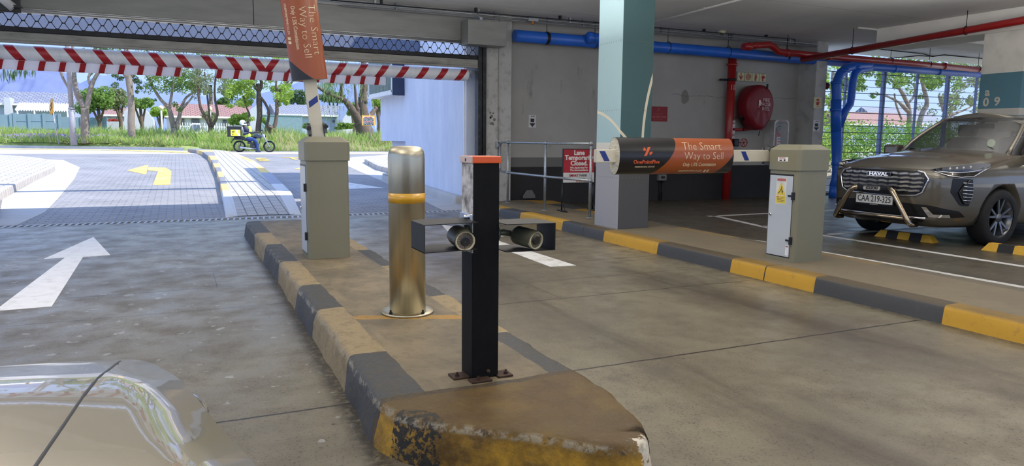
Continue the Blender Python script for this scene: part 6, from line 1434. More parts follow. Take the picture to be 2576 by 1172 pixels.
tree('tree', 'brown-trunked tree with bright leaves directly behind the motorcycle rider', 40.5, [[(648, 350, 8), (650, 320, 7), (653, 290, 6.5), (652, 255, 6.5), (650, 225, 7), (648, 210, 5)], [(650, 230, 5), (658, 215, 3.5), (655, 185, 3), (660, 150, 3)], [(650, 228, 4.5), (640, 218, 3.5), (630, 200, 3), (622, 180, 2.5)], [(656, 245, 3.5), (668, 262, 3.2), (676, 285, 3), (670, 320, 3.5), (667, 345, 4)], [(622, 310, 2.5), (628, 290, 2.5), (620, 270, 2), (612, 240, 2)]],
     rnd_clusters(572, 640, 196, 262, 34, 13, 60)+rnd_clusters(600, 720, 165, 215, 26, 15, 60)+[(622, 288, 10, 60), (600, 262, 9, 50), (576, 268, 7, 40), (662, 300, 9, 60), (672, 308, 7, 40), (630, 300, 8, 40)]+rnd_clusters(560, 740, 90, 165, 20, 22, 60), L_BR, BARKD)
tree('tree', 'leaning brown tree with a sawn stump limb right of the motorcycle', 39.8, [[(677, 358, 8), (683, 338, 7.5), (688, 322, 7)], [(683, 335, 6.5), (677, 325, 6), (680, 317, 6)], [(688, 325, 5.5), (694, 305, 4.5), (697, 280, 4.5), (697, 250, 4), (700, 235, 3.5), (715, 225, 3.2), (735, 207, 2.8), (748, 190, 2)], [(698, 240, 3.5), (708, 222, 3), (724, 205, 2.5), (732, 190, 2), (740, 160, 2)], [(697, 245, 3), (694, 215, 2.5), (696, 180, 2)]],
     rnd_clusters(690, 735, 210, 258, 18, 12, 55)+[(706, 262, 8, 40), (720, 254, 7, 40)]+rnd_clusters(680, 770, 100, 175, 14, 22, 60), L_BR, BARKD)
# the willow: heavy trunk, hanging sprays
t = tree('willow_tree', 'large willow with a thick leaning trunk behind the yellow-bordered notice', 41.5, [[(922, 358, 20), (918, 335, 22), (912, 318, 22), (905, 305, 18)], [(912, 320, 15), (895, 290, 12), (875, 262, 10), (862, 250, 8), (845, 243, 6), (822, 235, 5), (806, 225, 4), (790, 215, 3)], [(914, 318, 15), (915, 290, 13), (912, 268, 11), (910, 245, 8), (918, 225, 7), (932, 200, 7), (945, 170, 6)], [(905, 300, 8), (900, 275, 7), (895, 255, 3.5), (893, 230, 3), (890, 200, 2.5)], [(862, 252, 6), (856, 232, 5), (856, 210, 3), (850, 190, 3)], [(928, 300, 10), (940, 282, 7), (950, 270, 5)], [(905, 310, 8), (898, 288, 6), (900, 270, 5)], [(915, 260, 9), (914, 225, 8), (916, 190, 8), (915, 150, 7)]],
     rnd_clusters(806, 845, 195, 232, 12, 12, 40)+rnd_clusters(850, 905, 150, 200, 20, 14, 40), L_WI, BARKD, lsize=.12, droop=True, depth=1.5)
m = MB(); o0 = Vector(t.location)
for _ in range(150):
    px_ = random.choice([random.uniform(800, 905), random.uniform(800, 860), random.uniform(905, 960)]); p = ony(px_, random.uniform(150, 200), 41.5+random.uniform(-2, 2)); L_ = random.uniform(.6, 2.0) if random.random() < .85 else 3.0
    pts = []; a = random.uniform(0, 6.28)
    for i in range(int(L_/.09)):
        q = p-o0+Vector((.12*math.sin(i*.15+a), .1*math.cos(i*.1+a), -i*.09)); b = Vector((random.gauss(0, 1), random.gauss(0, 1), 0)).normalized(); d_ = Vector((b.x*.35, b.y*.35, -1)).normalized()*.15
        m.add([q, q+d_*.5+b.cross(d_)*.12, q+d_, q+d_*.5-b.cross(d_)*.12], [(0, 1, 2, 3)])
m.build('hanging_spray', L_WI, t, fix=False)
# rounder garden trees behind the walls
def bush(name, label, Y, px_, py_, rx_, rz_, lm, n=1500, lsize=.16, trunk=True, cat='tree', zb=None):
    c = ony(px_, py_, Y); sc_ = (Y*.92+c.x*.42)/F; zb = .75 if zb is None else zb
    t = thing(name, label, cat, (c.x, Y, zb)); m = MB(); R1, R2 = rx_*sc_, rz_*sc_
    k = 12; per = n//k
    for i in range(k):
        a = 2*PI*i/k; rr = random.uniform(.3, .72); leaves(m, Vector((math.cos(a)*R1*rr, math.sin(a)*R1*rr*.8, c.z-zb+random.uniform(-.55, .6)*R2)), R1*.45, per, lsize, squash=min(1.2, R2/R1))
    m.build('foliage', lm, t, fix=False)
    if trunk: m = MB(); m.tube([(0, 0, -.05), (.06, 0, (c.z-zb)*.5), (0, 0, c.z-zb)], [.14, .11, .07], 8); m.tube([(.04, 0, (c.z-zb)*.45), (R1*.4, .1, c.z-zb)], [.08, .05], 8); m.tube([(.04, 0, (c.z-zb)*.45), (-R1*.4, -.1, c.z-zb)], [.08, .05], 8); m.build('trunk', BARKD, t)
    return t
bush('tree', 'dense bright green tree behind the pale Y-shaped tree', 54, 245, 252, 46, 38, L_MID, 4200)
bush('tree', 'flat-topped green tree between the straight pale tree and the white gable wall', 53, 352, 262, 32, 18, L_MID, 2200)
bush('tree', 'light green tree left of the straight pale tree', 55, 298, 250, 24, 30, L_OL, 1800)
bush('tree', 'small lollipop green tree in front of the white gable wall', 52, 402, 282, 22, 14, L_BR, 1500)
bush('tree', 'small yellowish tree in front of the red tiled house', 50, 528, 295, 22, 14, L_OL, 900)
bush('tree', 'dark feathery conifer behind the grey roof left of the willow', 70, 748, 245, 34, 20, L_DK, 1600, lsize=.2)
bush('tree', 'distant dark conifer above the red roof ridge', 80, 560, 256, 16, 12, L_DK, 900, lsize=.25)
bush('shrub', 'bright green shrub behind the delivery box', 42, 598, 300, 22, 16, L_BR, 1400, trunk=False, cat='shrub', lsize=.12)
bush('tree', 'bright green tree beyond the willow at the edge of the plaster wall', 50, 950, 240, 26, 46, L_BR, 3000)
bush('tree', 'small green tree beyond the willow fork', 56, 888, 276, 14, 20, L_MID, 900)
bush('tree', 'far green tree line behind the raised barrier arm', 68, 838, 244, 34, 16, L_DK, 1600, lsize=.2)
# leaves of a nearby tree hanging in at the top left
c = ony(20, 120, 22); t = thing('tree', 'overhanging dark leafy branch at the top left beyond the gate', 'tree', (c.x-2.5, 22, .4))
m = MB(); m.tube([(0, 0, 0), (.1, 0, 2.5), (.8, 0, 4.6), (2.6, 0, 3.9)], [.16, .13, .07, .02], 8); m.build('trunk', BARKD, t)
m = MB()
for px_, py_ in ((8, 180), (4, 190), (25, 178), (30, 185), (33, 178), (48, 172), (60, 170), (66, 175), (80, 173), (12, 170), (40, 165)): leaves(m, ony(px_, py_, 22)-Vector(t.location), .09, 12, .09, droop=True)
m.build('foliage', L_DK, t, fix=False)
# palm
c = ony(530, 240, 78); t = thing('palm_tree', 'small distant palm beyond the red roof', 'tree', (c.x, 78, .6)); m = MB(); m.tube([(0, 0, 0), (0, 0, c.z-.6+1)], .18, 8); m.build('trunk', BARKD, t)
m = MB()
for i in range(26):
    a = 2*PI*i/26; d = Vector((math.cos(a), math.sin(a), 0)); z0 = c.z-.6+1
    for j in range(6):
        p = Vector((0, 0, z0))+d*(j*.25)+Vector((0, 0, .35*math.sin(j*.6+(i % 3)*.5)-.05*j*j)); q = d.cross(Vector((0, 0, 1)))*.09; m.add([p-q, p+q, p+q+d*.28, p-q+d*.28], [(0, 1, 2, 3)])
m.build('foliage', L_DK, t, fix=False)
# grass, flowers and low planting on the verge
m = MB(); random.seed(11)
def blade(m, x_, y_, z_, h_, w_):
    a = random.uniform(0, PI); dx, dy = math.cos(a)*w_, math.sin(a)*w_*.4; lx, ly = random.gauss(0, .25)*h_, random.gauss(0, .2)*h_
    m.add([(x_-dx, y_-dy, z_), (x_+dx, y_+dy, z_), (x_+lx*.5+dx*.6, y_+ly*.5, z_+h_*.6), (x_+lx, y_+ly, z_+h_)], [(0, 1, 2), (0, 2, 3)])
for _ in range(40000):
    x_ = random.uniform(-16, 17); y_ = fy(x_)+.12+9*random.random()**1.6
    big = noise.noise(Vector((x_*.5, y_*.5, 3)))
    tall = .85 if y_-fy(x_) > 2.0 else .42
    h_ = random.uniform(.4, 1)*tall*(1+big*.7); m.cur = 1 if (random.random() < .16+.3*max(0, big) or (y_-fy(x_) < 2.6 and x_ > 4.3 and random.random() < .55)) else 0
    blade(m, x_, y_, vg(x_, y_)-.02, h_, .035)
o = m.build('verge_grass', [GRASSM, GRASSY], fix=False); tag(o, 'long green and straw-coloured grass covering the verge beyond the street', 'grass', kind='stuff')
m = MB()
for _ in range(2600):
    x_ = random.uniform(-14, -3.6) if random.random() < .8 else random.uniform(-8, -3); y_ = fy(x_)+.15+random.random()*1.2; z_ = vg(x_, y_); h_ = random.uniform(.15, .42)
    m.cur = 0; blade(m, x_, y_, z_-.02, h_, .02)
    if random.random() < .6: m.cur = 1; leaves(m, Vector((x_, y_, z_+h_)), .035, 4, .05)
o = m.build('flowering_ground_cover', [GRASSM, FLOW], fix=False); tag(o, 'band of low lilac flowers along the far kerb at the left', 'flowers', kind='stuff')
bush('shrub', 'low pinkish-green creeping shrub at the foot of the lamp post', 44.2, 205, 358, 44, 9, leaf_mat('leaf_pinkish', S(170, 168, 110)), 2600, trunk=False, cat='shrub', lsize=.09, zb=.6)
bush('shrub', 'clipped green hedge left of the willow trunk', 47, 868, 318, 24, 9, L_MID, 2600, trunk=False, cat='hedge', lsize=.12)
bush('shrub', 'clipped green hedge piece left of the raised barrier arm', 47, 776, 318, 16, 9, L_MID, 1800, trunk=False, cat='hedge', lsize=.12)
# lamp post, signs
c = ony(185, 350, 42.8); zt_ = ony(172, 120, 42.8); sc_ = 42.8*.92/F
t = thing('lamp_post', 'tall tapered grey lamp post in the verge at the left', 'lamp post', (c.x, 42.8, .8)); m = MB(); zc_ = ony(180, 273, 42.8).z-.8
m.tube([(0, 0, -.05), (0, 0, zc_)], [7.2*sc_, 6.2*sc_], 20); m.build('lower_pole', mat('lamp_grey', S(138, 140, 150), .6, .1), t); m = MB(); m.tube([(0, 0, zc_), (0, 0, zc_+6.5)], [5.2*sc_, 3.6*sc_], 20); m.build('upper_pole', mat('lamp_grey', (.5, .5, .5)), t)
m = MB(); m.tube([(0, 0, zc_-.05), (0, 0, zc_+.05)], 6.8*sc_, 20); m.build('collar', mat('lamp_grey', (.5, .5, .5)), t); m = MB(); m.tube([(0, 0, zc_+6.4), (.2, 0, zc_+6.9), (1.4, 0, zc_+7.1)], .07, 10); m.bbox(1.2, 2.0, -.12, .12, zc_+7.02, zc_+7.16, .03); m.build('lamp_head', mat('lamp_grey', (.5, .5, .5)), t)
c = ony(147, 350, 43.5); tp = ony(130, 268, 43.5); t = thing('round_sign', 'leaning round orange traffic sign seen nearly edge-on at the left', 'sign', (c.x, 43.5, .78)); d = tp-c; 
m = MB(); m.tube([(0, 0, 0), (d.x*.9, 0, (tp.z-.78)*.92)], .035, 8); m.build('pole', STEEL, t)
m = MB(); M_ = Matrix.Translation((d.x, -.05, tp.z-.78)) @ Matrix.Rotation(math.radians(-70), 4, 'Z') @ Matrix.Rotation(math.radians(-6), 4, 'X'); m.lathe([(0, -.01), (.42, -.01), (.42, .01), (0, .01)], (0, 0, 0), 28, axis='y', M=M_); f_ = m.build('disc', mat('sign_orange', S(206, 150, 60), .5), t)
m = MB(); m.tube([M_ @ Vector((.12*math.cos(a/3)*(1 if a < 9 else -1)*.8, -.016, .2-.4*a/18)) for a in range(19)], .022, 5); m.build('symbol', LB, t)
c = ony(931, 350, 38.6); a_, b_ = ony(910, 290, 38.6), ony(943, 316, 38.6); t = thing('notice_board', 'white delivery-hours notice with a yellow border on a post before the willow', 'sign', (c.x, 38.6, .75)); m = MB(); m.tube([(0, .02, -.05), (0, .02, a_.z-.75+.12)], .03, 8); m.build('pole', STEEL, t)
xx0, xx1, zz0, zz1 = a_.x-c.x, b_.x-c.x, b_.z-.75, a_.z-.75
m = MB(); m.bbox(xx0, xx1, -.03, 0, zz0, zz1, .004); bb = m.build('board', mat('notice_yellow', S(236, 176, 60), .5), t); m = MB(); m.box(xx0+.05, xx1-.05, -.034, -.03, zz0+.03, zz1-.06); m.build('white_panel', mat('sign_white', (.6, .6, .6)), bb)
xm = (xx0+xx1)/2
join_text('lettering', [((s_, .085, (LR if i in (0, 3) else LB), facing((xm, -.036, zz1-.11-.075*i), (1, 0, 0))), dict(width=(xx1-xx0)*(.62 if i == 0 else .8), bold=.004)) for i, s_ in enumerate(('MONDAY TO FRIDAY', 'NO DELIVERIES BEFORE', '07H00 OR AFTER 17H00', 'SATURDAY AND SUNDAY', 'NO DELIVERIES BEFORE', '07H00 OR AFTER 17H00'))], bb)
# garden lamps
for px_, lb in ((487, 'round garden lamp on a white pole at the white gable wall'), (407, 'white garden lamp pole before the lollipop tree')):
    pass
for px_, py0, py1, lb in ((408, 325, 276, 'small white garden lamp post beside the white gable'), (530, 325, 278, 'small white garden lamp post before the red tiled house')):
    c = ony(px_, py0, 49); q = ony(px_, py1, 49); t = thing('garden_lamp', lb, 'lamp', (c.x, 49, .8)); m = MB(); m.tube([(0, 0, 0), (0, 0, q.z-.8)], .05, 8); m.build('pole', WHITE, t); m = MB(); m.lathe([(.05, 0), (.13, .1), (.15, .22), (.05, .3)], (0, 0, q.z-.85), 12); m.build('lamp_shade', mat('lamp_glass', S(236, 220, 190), .4), t)
# ---- boundary walls and houses
BW = mat('precast_wall_blue', S(128, 152, 166), .85, vary=.05, scale=1.5); HW = mat('house_white', S(186, 188, 198), .85, vary=.04); PW = mat('house_paleblue', S(160, 172, 194), .85, vary=.04)
def xz(px_, py_, Y): q = ony(px_, py_, Y); return q.x, q.z
t = thing('boundary_wall', 'blue-grey precast panel wall behind the left end of the verge', 'wall', (0, 56, 0))
segs = [(-60, 27, 287), (27, 36, 285), (36, 73, 286), (73, 110, 286), (110, 149, 286), (149, 205, 294), (205, 264, 295)]
for i, (x0, x1, yt) in enumerate(segs):
    a, z_ = xz(x0, yt, 56); b, _ = xz(x1, yt, 56); m = MB(); m.box(a, b, -.08, .08, .6, z_)
    if 1 <= i <= 4:
        for j in range(4): m.box(a, b, -.1, -.08, .7+(z_-.7)*j/4, .7+(z_-.7)*j/4+.03)
    m.build('wall_panel', BW, t); m = MB(); m.box(b-.08, b+.08, -.14, .1, .6, z_+.04); m.build('post', BW, t)
def tilemat(name, c1, c2, sc_=1.0):
    g = G(name); bk = g.brick(1.0, c1, c2, tuple(v*.45 for v in c1), .35*sc_, .30*sc_, .045*sc_); return g.done(bk.outputs[0], .75, height=g.f('MULTIPLY', bk.outputs[1], -1), bstr=.6)
RT = tilemat('roof_tiles_red', S(160, 122, 112), S(150, 114, 106)); GT = tilemat('roof_tiles_grey', S(138, 142, 154), S(130, 134, 148)); ST = tilemat('roof_tiles_slate', S(140, 144, 160), S(120, 126, 146), 1.0)
def house(label, Y, x0, x1, ywt, yrt, wm, rm, zb=.5, dp=8, ridge_in=0, windows=()):
    a, zw = xz(x0, ywt, Y); b, _ = xz(x1, ywt, Y); _, zr = xz((x0+x1)/2, yrt, Y+dp*.4)
    t = thing('house', label, 'house', (a, Y, zb)); L_ = b-a; zw -= zb; zr -= zb
    m = MB(); m.box(0, L_, .3, dp, 0, zw); m.build('wall', wm, t)
    m = MB(); m.prism([(-.2, 0, zw-.05), (-.2, dp*.45, zr), (-.2, dp*.9, zw-.05)], (L_+.4, 0, 0)); rf = m.build('roof', rm, t)
    m = MB(); m.box(-.2, L_+.2, -.06, .02, zw-.12, zw+.02); m.build('gutter', WHITE, t)
    for (wx0, wx1, wy0, wy1, bars) in windows:
        p, q = xz(wx0, wy0, Y), xz(wx1, wy1, Y); m = MB(); m.box(p[0]-a, q[0]-a, .24, .3, q[1]-zb, p[1]-zb); w = m.build('window', mat('pane_dark', S(96, 108, 130), .2), t)
        m = MB(); n_ = bars
        for i in range(n_+1): xx_ = p[0]-a+(q[0]-p[0])*i/n_; m.box(xx_-.02, xx_+.02, .2, .24, q[1]-zb, p[1]-zb)
        m.box(p[0]-a, q[0]-a, .2, .24, p[1]-zb-.05, p[1]-zb); m.box(p[0]-a, q[0]-a, .2, .24, q[1]-zb, q[1]-zb+.05); m.build('window_bars', mat('bar_grey', S(110, 112, 120), .6) if bars > 3 else WHITE, w)
    return t
h1 = house('low white house with slate tiled roof behind the blue-grey wall at the left', 64, -80, 178, 258, 230, PW, ST, dp=7)
a_, z_ = xz(27, 246, 63.6); q = xz(15, 300, 63.6); m = MB(); m.prism([(q[0], 63.2, .5), (a_, 63.2, .5), (a_, 63.2, z_), (a_-.35, 63.2, z_), (q[0], 63.2, z_-1.0)], (0, 1.6, 0)); o = m.build('chimney', HW); tag(o, 'white sloped parapet at the left end of the slate roofed house', 'wall')
a_, z_ = xz(36, 277, 61.5); b_, _ = xz(176, 277, 61.5); t = thing('awning', 'white corrugated awning on the wall of the slate roofed house', 'awning', (a_, 61.5, 0)); m = MB(); n_ = 44
m.grid(lambda u_, v_: Vector(((b_-a_)*u_, v_*2.0, z_+.62*v_+.05*math.sin(u_*n_*PI))), 176, 1); m.build('sheet', mat('awning_white', S(232, 232, 236), .6), t); m = MB()
for k in range(4): m.tube([((b_-a_)*(.05+.3*k), .05, .5), ((b_-a_)*(.05+.3*k), .05, z_)], .05, 8)
m.build('awning_post', WHITE, t)
house('small white house with a reddish roof behind the low white wall', 66, 258, 312, 288, 270, HW, RT, dp=9, windows=((270, 276, 295, 304, 2), (290, 300, 294, 304, 2)))
m = MB(); a_, z_ = xz(264, 305, 57); b_, _ = xz(313, 305, 57); m.box(a_, b_, 57, 57.2, .5, z_); o = m.build('garden_wall', HW); tag(o, 'low white garden wall topped with red flowers', 'wall')
m = MB()
for _ in range(60): leaves(m, Vector((random.uniform(a_+.2, b_-.2), 57.1, z_+.08)), .12, 5, .1)
o = m.build('wall_flowers', leaf_mat('flower_red', S(196, 90, 70)), fix=False); tag(o, 'red flowers along the top of the low white garden wall', 'flowers', kind='stuff')
pts = [(312, 330), (312, 280), (322, 272), (345, 270), (365, 275), (385, 300), (396, 330)]
m = MB(); m.prism([(xz(x_, y_, 60)[0], 60, xz(x_, y_, 60)[1] if y_ < 330 else .4) for x_, y_ in pts], (0, 6, 0)); o = m.build('gable_wall', HW); tag(o, 'blank white curved gable wall between the flat-topped tree and the two-stemmed tree', 'wall')
pts = [(418, 330), (418, 262), (424, 262), (432, 330)]
house('white house with a long red tiled roof behind the pickup', 62, 418, 640, 291, 262, HW, RT, dp=9, windows=((452, 464, 299, 314, 5), (482, 502, 299, 312, 7), (561, 571, 302, 320, 4), (578, 590, 303, 320, 3)))
m = MB(); a_, z_ = xz(628, 268, 61.5); q = xz(664, 262, 61.5); m.prism([(a_, 61.5, .5), (q[0]+.3, 61.5, .5), (q[0]+.3, 61.5, z_-.8), (q[0]-.3, 61.5, z_+.6), (a_+.4, 61.5, z_+.0), (a_, 61.5, z_-.4)], (0, 4, 0)); o = m.build('gable_wall', HW); tag(o, 'white gable end behind the motorcycle rider and bright tree', 'wall')
a_, z_ = xz(655, 290, 55); b_, _ = xz(760, 290, 55); m = MB(); m.box(a_, b_, 55, 55.2, .5, z_); m.box(a_, b_, 54.96, 55.24, z_, z_+.06); o = m.build('boundary_wall', mat('wall_greenblue', S(122, 146, 158), .85)); tag(o, 'plain blue-green wall to the right of the motorcycle', 'wall')
house('pale blue house with a grey tiled roof beyond the plain wall', 63, 700, 902, 287, 264, PW, GT, dp=9, windows=((742, 752, 300, 316, 3), (784, 790, 300, 316, 2), (838, 870, 302, 308, 10)))
m = MB(); a_, z_ = xz(862, 300, 60); q = xz(886, 262, 60); m.prism([(a_, 60, .5), (q[0]+.6, 60, .5), (q[0]+.6, 60, z_+.6), (q[0], 60, q[1]), (a_, 60, z_)], (0, 5, 0)); o = m.build('gable_wall', HW); tag(o, 'white gable end seen through the fork of the willow', 'wall')
# palisade fences
for (x0, x1, yt, Y_, lb) in ((452, 590, 308, 56, 'white palisade fence in front of the red roofed house'), (944, 958, 314, 50, 'white palisade fence beside the willow at the plaster wall')):
    a_, z_ = xz(x0, yt, Y_); b_, _ = xz(x1, yt, Y_); t = thing('palisade_fence', lb, 'fence', (a_, Y_, .6)); n_ = int((b_-a_)/.16); m = MB()
    for i in range(n_): m.box(i*.16, i*.16+.05, 0, .03, 0, z_-.6)
    m.build('palings', WHITE, t); m = MB(); m.box(0, b_-a_, .03, .06, .3, .36); m.box(0, b_-a_, .03, .06, z_-.9, z_-.84); m.build('rail', WHITE, t)
# white pickup half hidden by grass
a_, z_ = xz(452, 309, 52.5); t = thing('pickup_truck', 'white pickup truck parked behind the verge, half hidden by grass', 'car', (a_, 52.5, .62)); k = (xz(536, 309, 52.5)[0]-a_)/4.6; h_ = z_-.62
CW = mat('pickup_white', S(226, 228, 232), .3, coat=.8)
m = MB(); m.prism([(0, 0, .35*k), (4.6*k, 0, .35*k), (4.6*k, 0, h_*.62), (2.8*k, 0, h_*.62), (1.1*k, 0, h_*.62), (.1*k, 0, h_*.52)], (0, 1.7, 0)); m.prism([(.9*k, .08, h_*.6), (3.0*k, .08, h_*.6), (2.8*k, .14, h_), (1.65*k, .14, h_)], (0, 1.5, 0)); m.build('bodywork', CW, t, bevel=.05)
PG = mat('pane_dark', S(96, 108, 130), .2)
for (x0, x1, x2, x3) in ((1.12, 1.78, 1.72, 1.55), (1.88, 2.3, 2.28, 1.86), (2.38, 2.85, 2.72, 2.36)):
    m = MB(); m.prism([(x0*k, .06, h_*.64), (x1*k if x0 > 1.5 else 1.78*k, .06, h_*.64), (x2*k, .11, h_*.94), (x3*k if x0 > 1.5 else 1.68*k, .11, h_*.94)], (0, .03, 0)); m.build('side_window', PG, t)
m = MB(); m.tube([(3.1*k, .1, h_*.62), (3.15*k, .1, h_*.95), (3.6*k, .1, h_*.62)], .035, 8); m.tube([(3.1*k, 1.5, h_*.62), (3.15*k, 1.5, h_*.95), (3.15*k, .1, h_*.95)], .035, 8); m.build('roll_bar', STEEL, t)
for xx_ in (.85, 3.7):
    for yy_ in (0, 1.55): m = MB(); m.lathe([(.0, 0), (.33*k, 0), (.33*k, .2), (0, .2)], (xx_*k, yy_-.02, .33*k), 24, axis='y'); m.build('wheel', mat('tyre_rubber', (.02, .02, .02)), t)
# mountain
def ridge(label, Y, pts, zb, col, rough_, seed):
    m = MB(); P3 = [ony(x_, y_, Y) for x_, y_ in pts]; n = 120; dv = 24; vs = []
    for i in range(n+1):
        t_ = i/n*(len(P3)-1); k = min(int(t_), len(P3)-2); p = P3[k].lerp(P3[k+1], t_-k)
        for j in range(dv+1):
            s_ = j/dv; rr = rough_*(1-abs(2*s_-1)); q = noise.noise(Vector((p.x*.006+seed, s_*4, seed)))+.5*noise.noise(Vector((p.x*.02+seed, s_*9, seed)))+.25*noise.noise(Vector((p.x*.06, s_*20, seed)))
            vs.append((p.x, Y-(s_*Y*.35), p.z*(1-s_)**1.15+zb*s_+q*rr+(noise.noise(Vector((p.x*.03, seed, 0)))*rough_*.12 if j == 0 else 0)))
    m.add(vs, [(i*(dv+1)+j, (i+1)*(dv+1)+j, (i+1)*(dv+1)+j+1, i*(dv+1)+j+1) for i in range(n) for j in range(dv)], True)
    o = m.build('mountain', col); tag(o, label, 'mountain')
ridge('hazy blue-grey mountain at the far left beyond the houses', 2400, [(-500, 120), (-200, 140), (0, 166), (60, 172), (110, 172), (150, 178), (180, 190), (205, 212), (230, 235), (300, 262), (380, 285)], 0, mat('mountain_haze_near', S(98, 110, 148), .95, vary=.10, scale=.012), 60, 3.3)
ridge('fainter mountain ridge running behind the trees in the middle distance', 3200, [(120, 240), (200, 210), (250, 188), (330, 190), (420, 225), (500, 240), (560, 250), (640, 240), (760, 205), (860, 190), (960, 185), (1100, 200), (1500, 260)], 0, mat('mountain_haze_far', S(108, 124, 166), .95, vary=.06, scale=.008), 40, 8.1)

# ================================================================== planting beyond the wire fence
m = MB(); m.prism([(13.3, 12.35, .02), (45, 12.35, .02), (60, 60, .3), (13.3, 34, .3)], (0, 0, -.2)); struct(m.build('garden_ground', mat('garden_soil', S(150, 142, 126), .95, vary=.2, bump=.4)))
random.seed(5)
def hedge(label, x0, x1, yy_, z0, z1, n, lm, ls):
    t = thing('hedge', label, 'hedge', (x0, yy_, 0)); m = MB()
    for i in range(n): leaves(m, Vector((random.uniform(0, x1-x0), random.uniform(-.5, .8), random.uniform(z0, z1)+.15*math.sin(i))), .30, 26, ls)
    m.build('foliage', lm, t, fix=False); m = MB()
    for i in range(8): xx_ = (x1-x0)*(i+.5)/8; m.tube([(xx_, 0, 0), (xx_+.1, .1, z0+.3)], .03, 6)
    m.build('stems', BARKD, t)
hedge('dense sunlit green hedge beyond the wire fence', 17.2, 31, 15.6, .55, 1.75, 900, L_HE, .065)
hedge('bright yellow-green shrub beside the blue downpipe beyond the fence', 15.2, 17.4, 14.8, .2, 1.7, 220, L_BR, .07)
hedge('taller leafy shrubs behind the sunlit hedge', 18, 40, 21, .8, 2.0, 330, L_MID, .10)
def gtree(label, Y, trunks, clusters, lm, lsize=.12):
    base = ony(trunks[0][0][0], trunks[0][0][1], Y); sc_ = (Y*.90+base.x*.42)/F; t = thing('tree', label, 'tree', (base.x, Y, 0)); off = Vector((-base.x, -Y, 0)); m = MB()
    for k, tr_ in enumerate(trunks):
        pts = [ony(x_, y_, Y)+off for x_, y_, r_ in tr_]
        if k == 0: pts[0].z = 0
        sm_ = smooth_line(pts, len(pts)*3) if len(pts) > 2 else pts; m.tube(sm_, [tr_[min(len(tr_)-1, int(i*len(tr_)/len(sm_)))][2]*sc_ for i in range(len(sm_))], 8)
    m.build('trunk', BARK, t); m = MB()
    for c_ in clusters: p = ony(c_[0], c_[1], Y)+off; p.y += random.uniform(-1, 1); leaves(m, p, c_[2]*sc_, c_[3], lsize)
    m.build('foliage', lm, t, fix=False)
gtree('grey forked tree beyond the fence between its second and third posts', 22, [[(2288, 370, 8), (2288, 290, 7), (2278, 250, 6), (2262, 222, 5), (2240, 200, 3)], [(2284, 280, 5), (2262, 258, 3), (2225, 240, 2.5), (2190, 235, 2)], [(2300, 370, 7), (2318, 290, 6), (2332, 262, 6), (2326, 230, 5), (2318, 200, 4), (2310, 150, 4)], [(2282, 262, 3), (2300, 240, 3), (2300, 210, 2)], [(2268, 300, 2.5), (2254, 262, 2.5), (2250, 235, 2)]],
      rnd_clusters(2140, 2270, 185, 222, 26, 14, 70)+rnd_clusters(2270, 2390, 178, 225, 24, 16, 70)+rnd_clusters(2120, 2420, 120, 185, 30, 20, 70)+[(2175, 240, 10, 50), (2345, 240, 10, 40), (2350, 262, 8, 30)], L_MID)
gtree('pale bushy tree beyond the fence towards the numbered column', 26, [[(2385, 370, 6), (2388, 300, 5), (2395, 270, 4), (2410, 240, 3)], [(2388, 300, 4), (2370, 270, 3), (2362, 240, 3)], [(2390, 290, 4), (2430, 275, 2.5), (2450, 262, 2)]], rnd_clusters(2380, 2490, 190, 290, 40, 15, 60)+rnd_clusters(2340, 2420, 230, 290, 14, 11, 40)+rnd_clusters(2380, 2520, 130, 190, 20, 20, 60), L_OL, .13)
gtree('light green tree beyond the fence beside the corner pier', 24, [[(2090, 340, 5), (2092, 250, 4), (2096, 180, 4)]], rnd_clusters(2068, 2130, 150, 300, 34, 15, 60), L_BR, .13)
house('low house with a reddish roof far beyond the wire fence', 60, 2140, 2330, 312, 284, HW, RT, zb=.2, dp=9)
house('pale roofed house farther right beyond the wire fence', 72, 2220, 2380, 308, 274, HW, GT, zb=.2, dp=8)
# rounded pale boulders at the fence foot
STN = mat('boulder_pale', S(196, 194, 190), .85, vary=.08, scale=4, bump=.3)
for i, (px_, py_, r_, Y_, lb) in enumerate(((2136, 415, 17, 14.2, 'topmost pale boulder of the heap beyond the fence'), (2132, 440, 16, 13.7, 'middle pale boulder of the heap beyond the fence'), (2126, 468, 15, 13.2, 'lowest pale boulder beside the downpipe foot'), (2150, 462, 14, 13.5, 'pale boulder right of the lowest one beyond the fence'), (2162, 430, 16, 14.4, 'pale boulder nearest the grey SUV beyond the fence'), (2110, 430, 15, 14.3, 'pale boulder partly behind the blue downpipe'))):
    c = ony(px_, py_, Y_); R_ = r_*(Y_*.9+c.x*.42)/F; m = MB()
    bm_ = bmesh.new(); bmesh.ops.create_icosphere(bm_, subdivisions=3, radius=1)
    for v in bm_.verts: q = 1+.10*noise.noise(v.co*1.3+Vector((i*3, 0, 0))); v.co = Vector((v.co.x*R_*1.15*q, v.co.y*R_*q, v.co.z*max(R_, c.z)*q if False else v.co.z*R_*.95*q))
    for f in bm_.faces: f.smooth = True
    m.bm(bm_); m.sm = [True]*len(m.f); hgt = c.z
    # a plinth of ground under raised stones: bank of soil
    o = m.build('boulder', STN, loc=(c.x, Y_, max(R_*.8, c.z))); tag(o, lb, 'boulder', 'pale boulders at the fence')
m = MB(); m.prism([(14.5, 13.35, .0), (30, 13.35, .0), (30, 14.2, .55), (14.5, 14.2, .55)], (0, 0, -.0)) if False else None
m = MB(); n_ = 40
m.grid(lambda u_, v_: Vector((14.6+16*u_, 13.3+2.2*v_, .70*min(1, v_*1.6)**1.2*min(1, u_*6+.15)+.03*noise.noise(Vector((u_*40, v_*8, 0))))), 60, 10); struct(m.build('garden_bank', mat('garden_soil', (.3, .3, .3))))

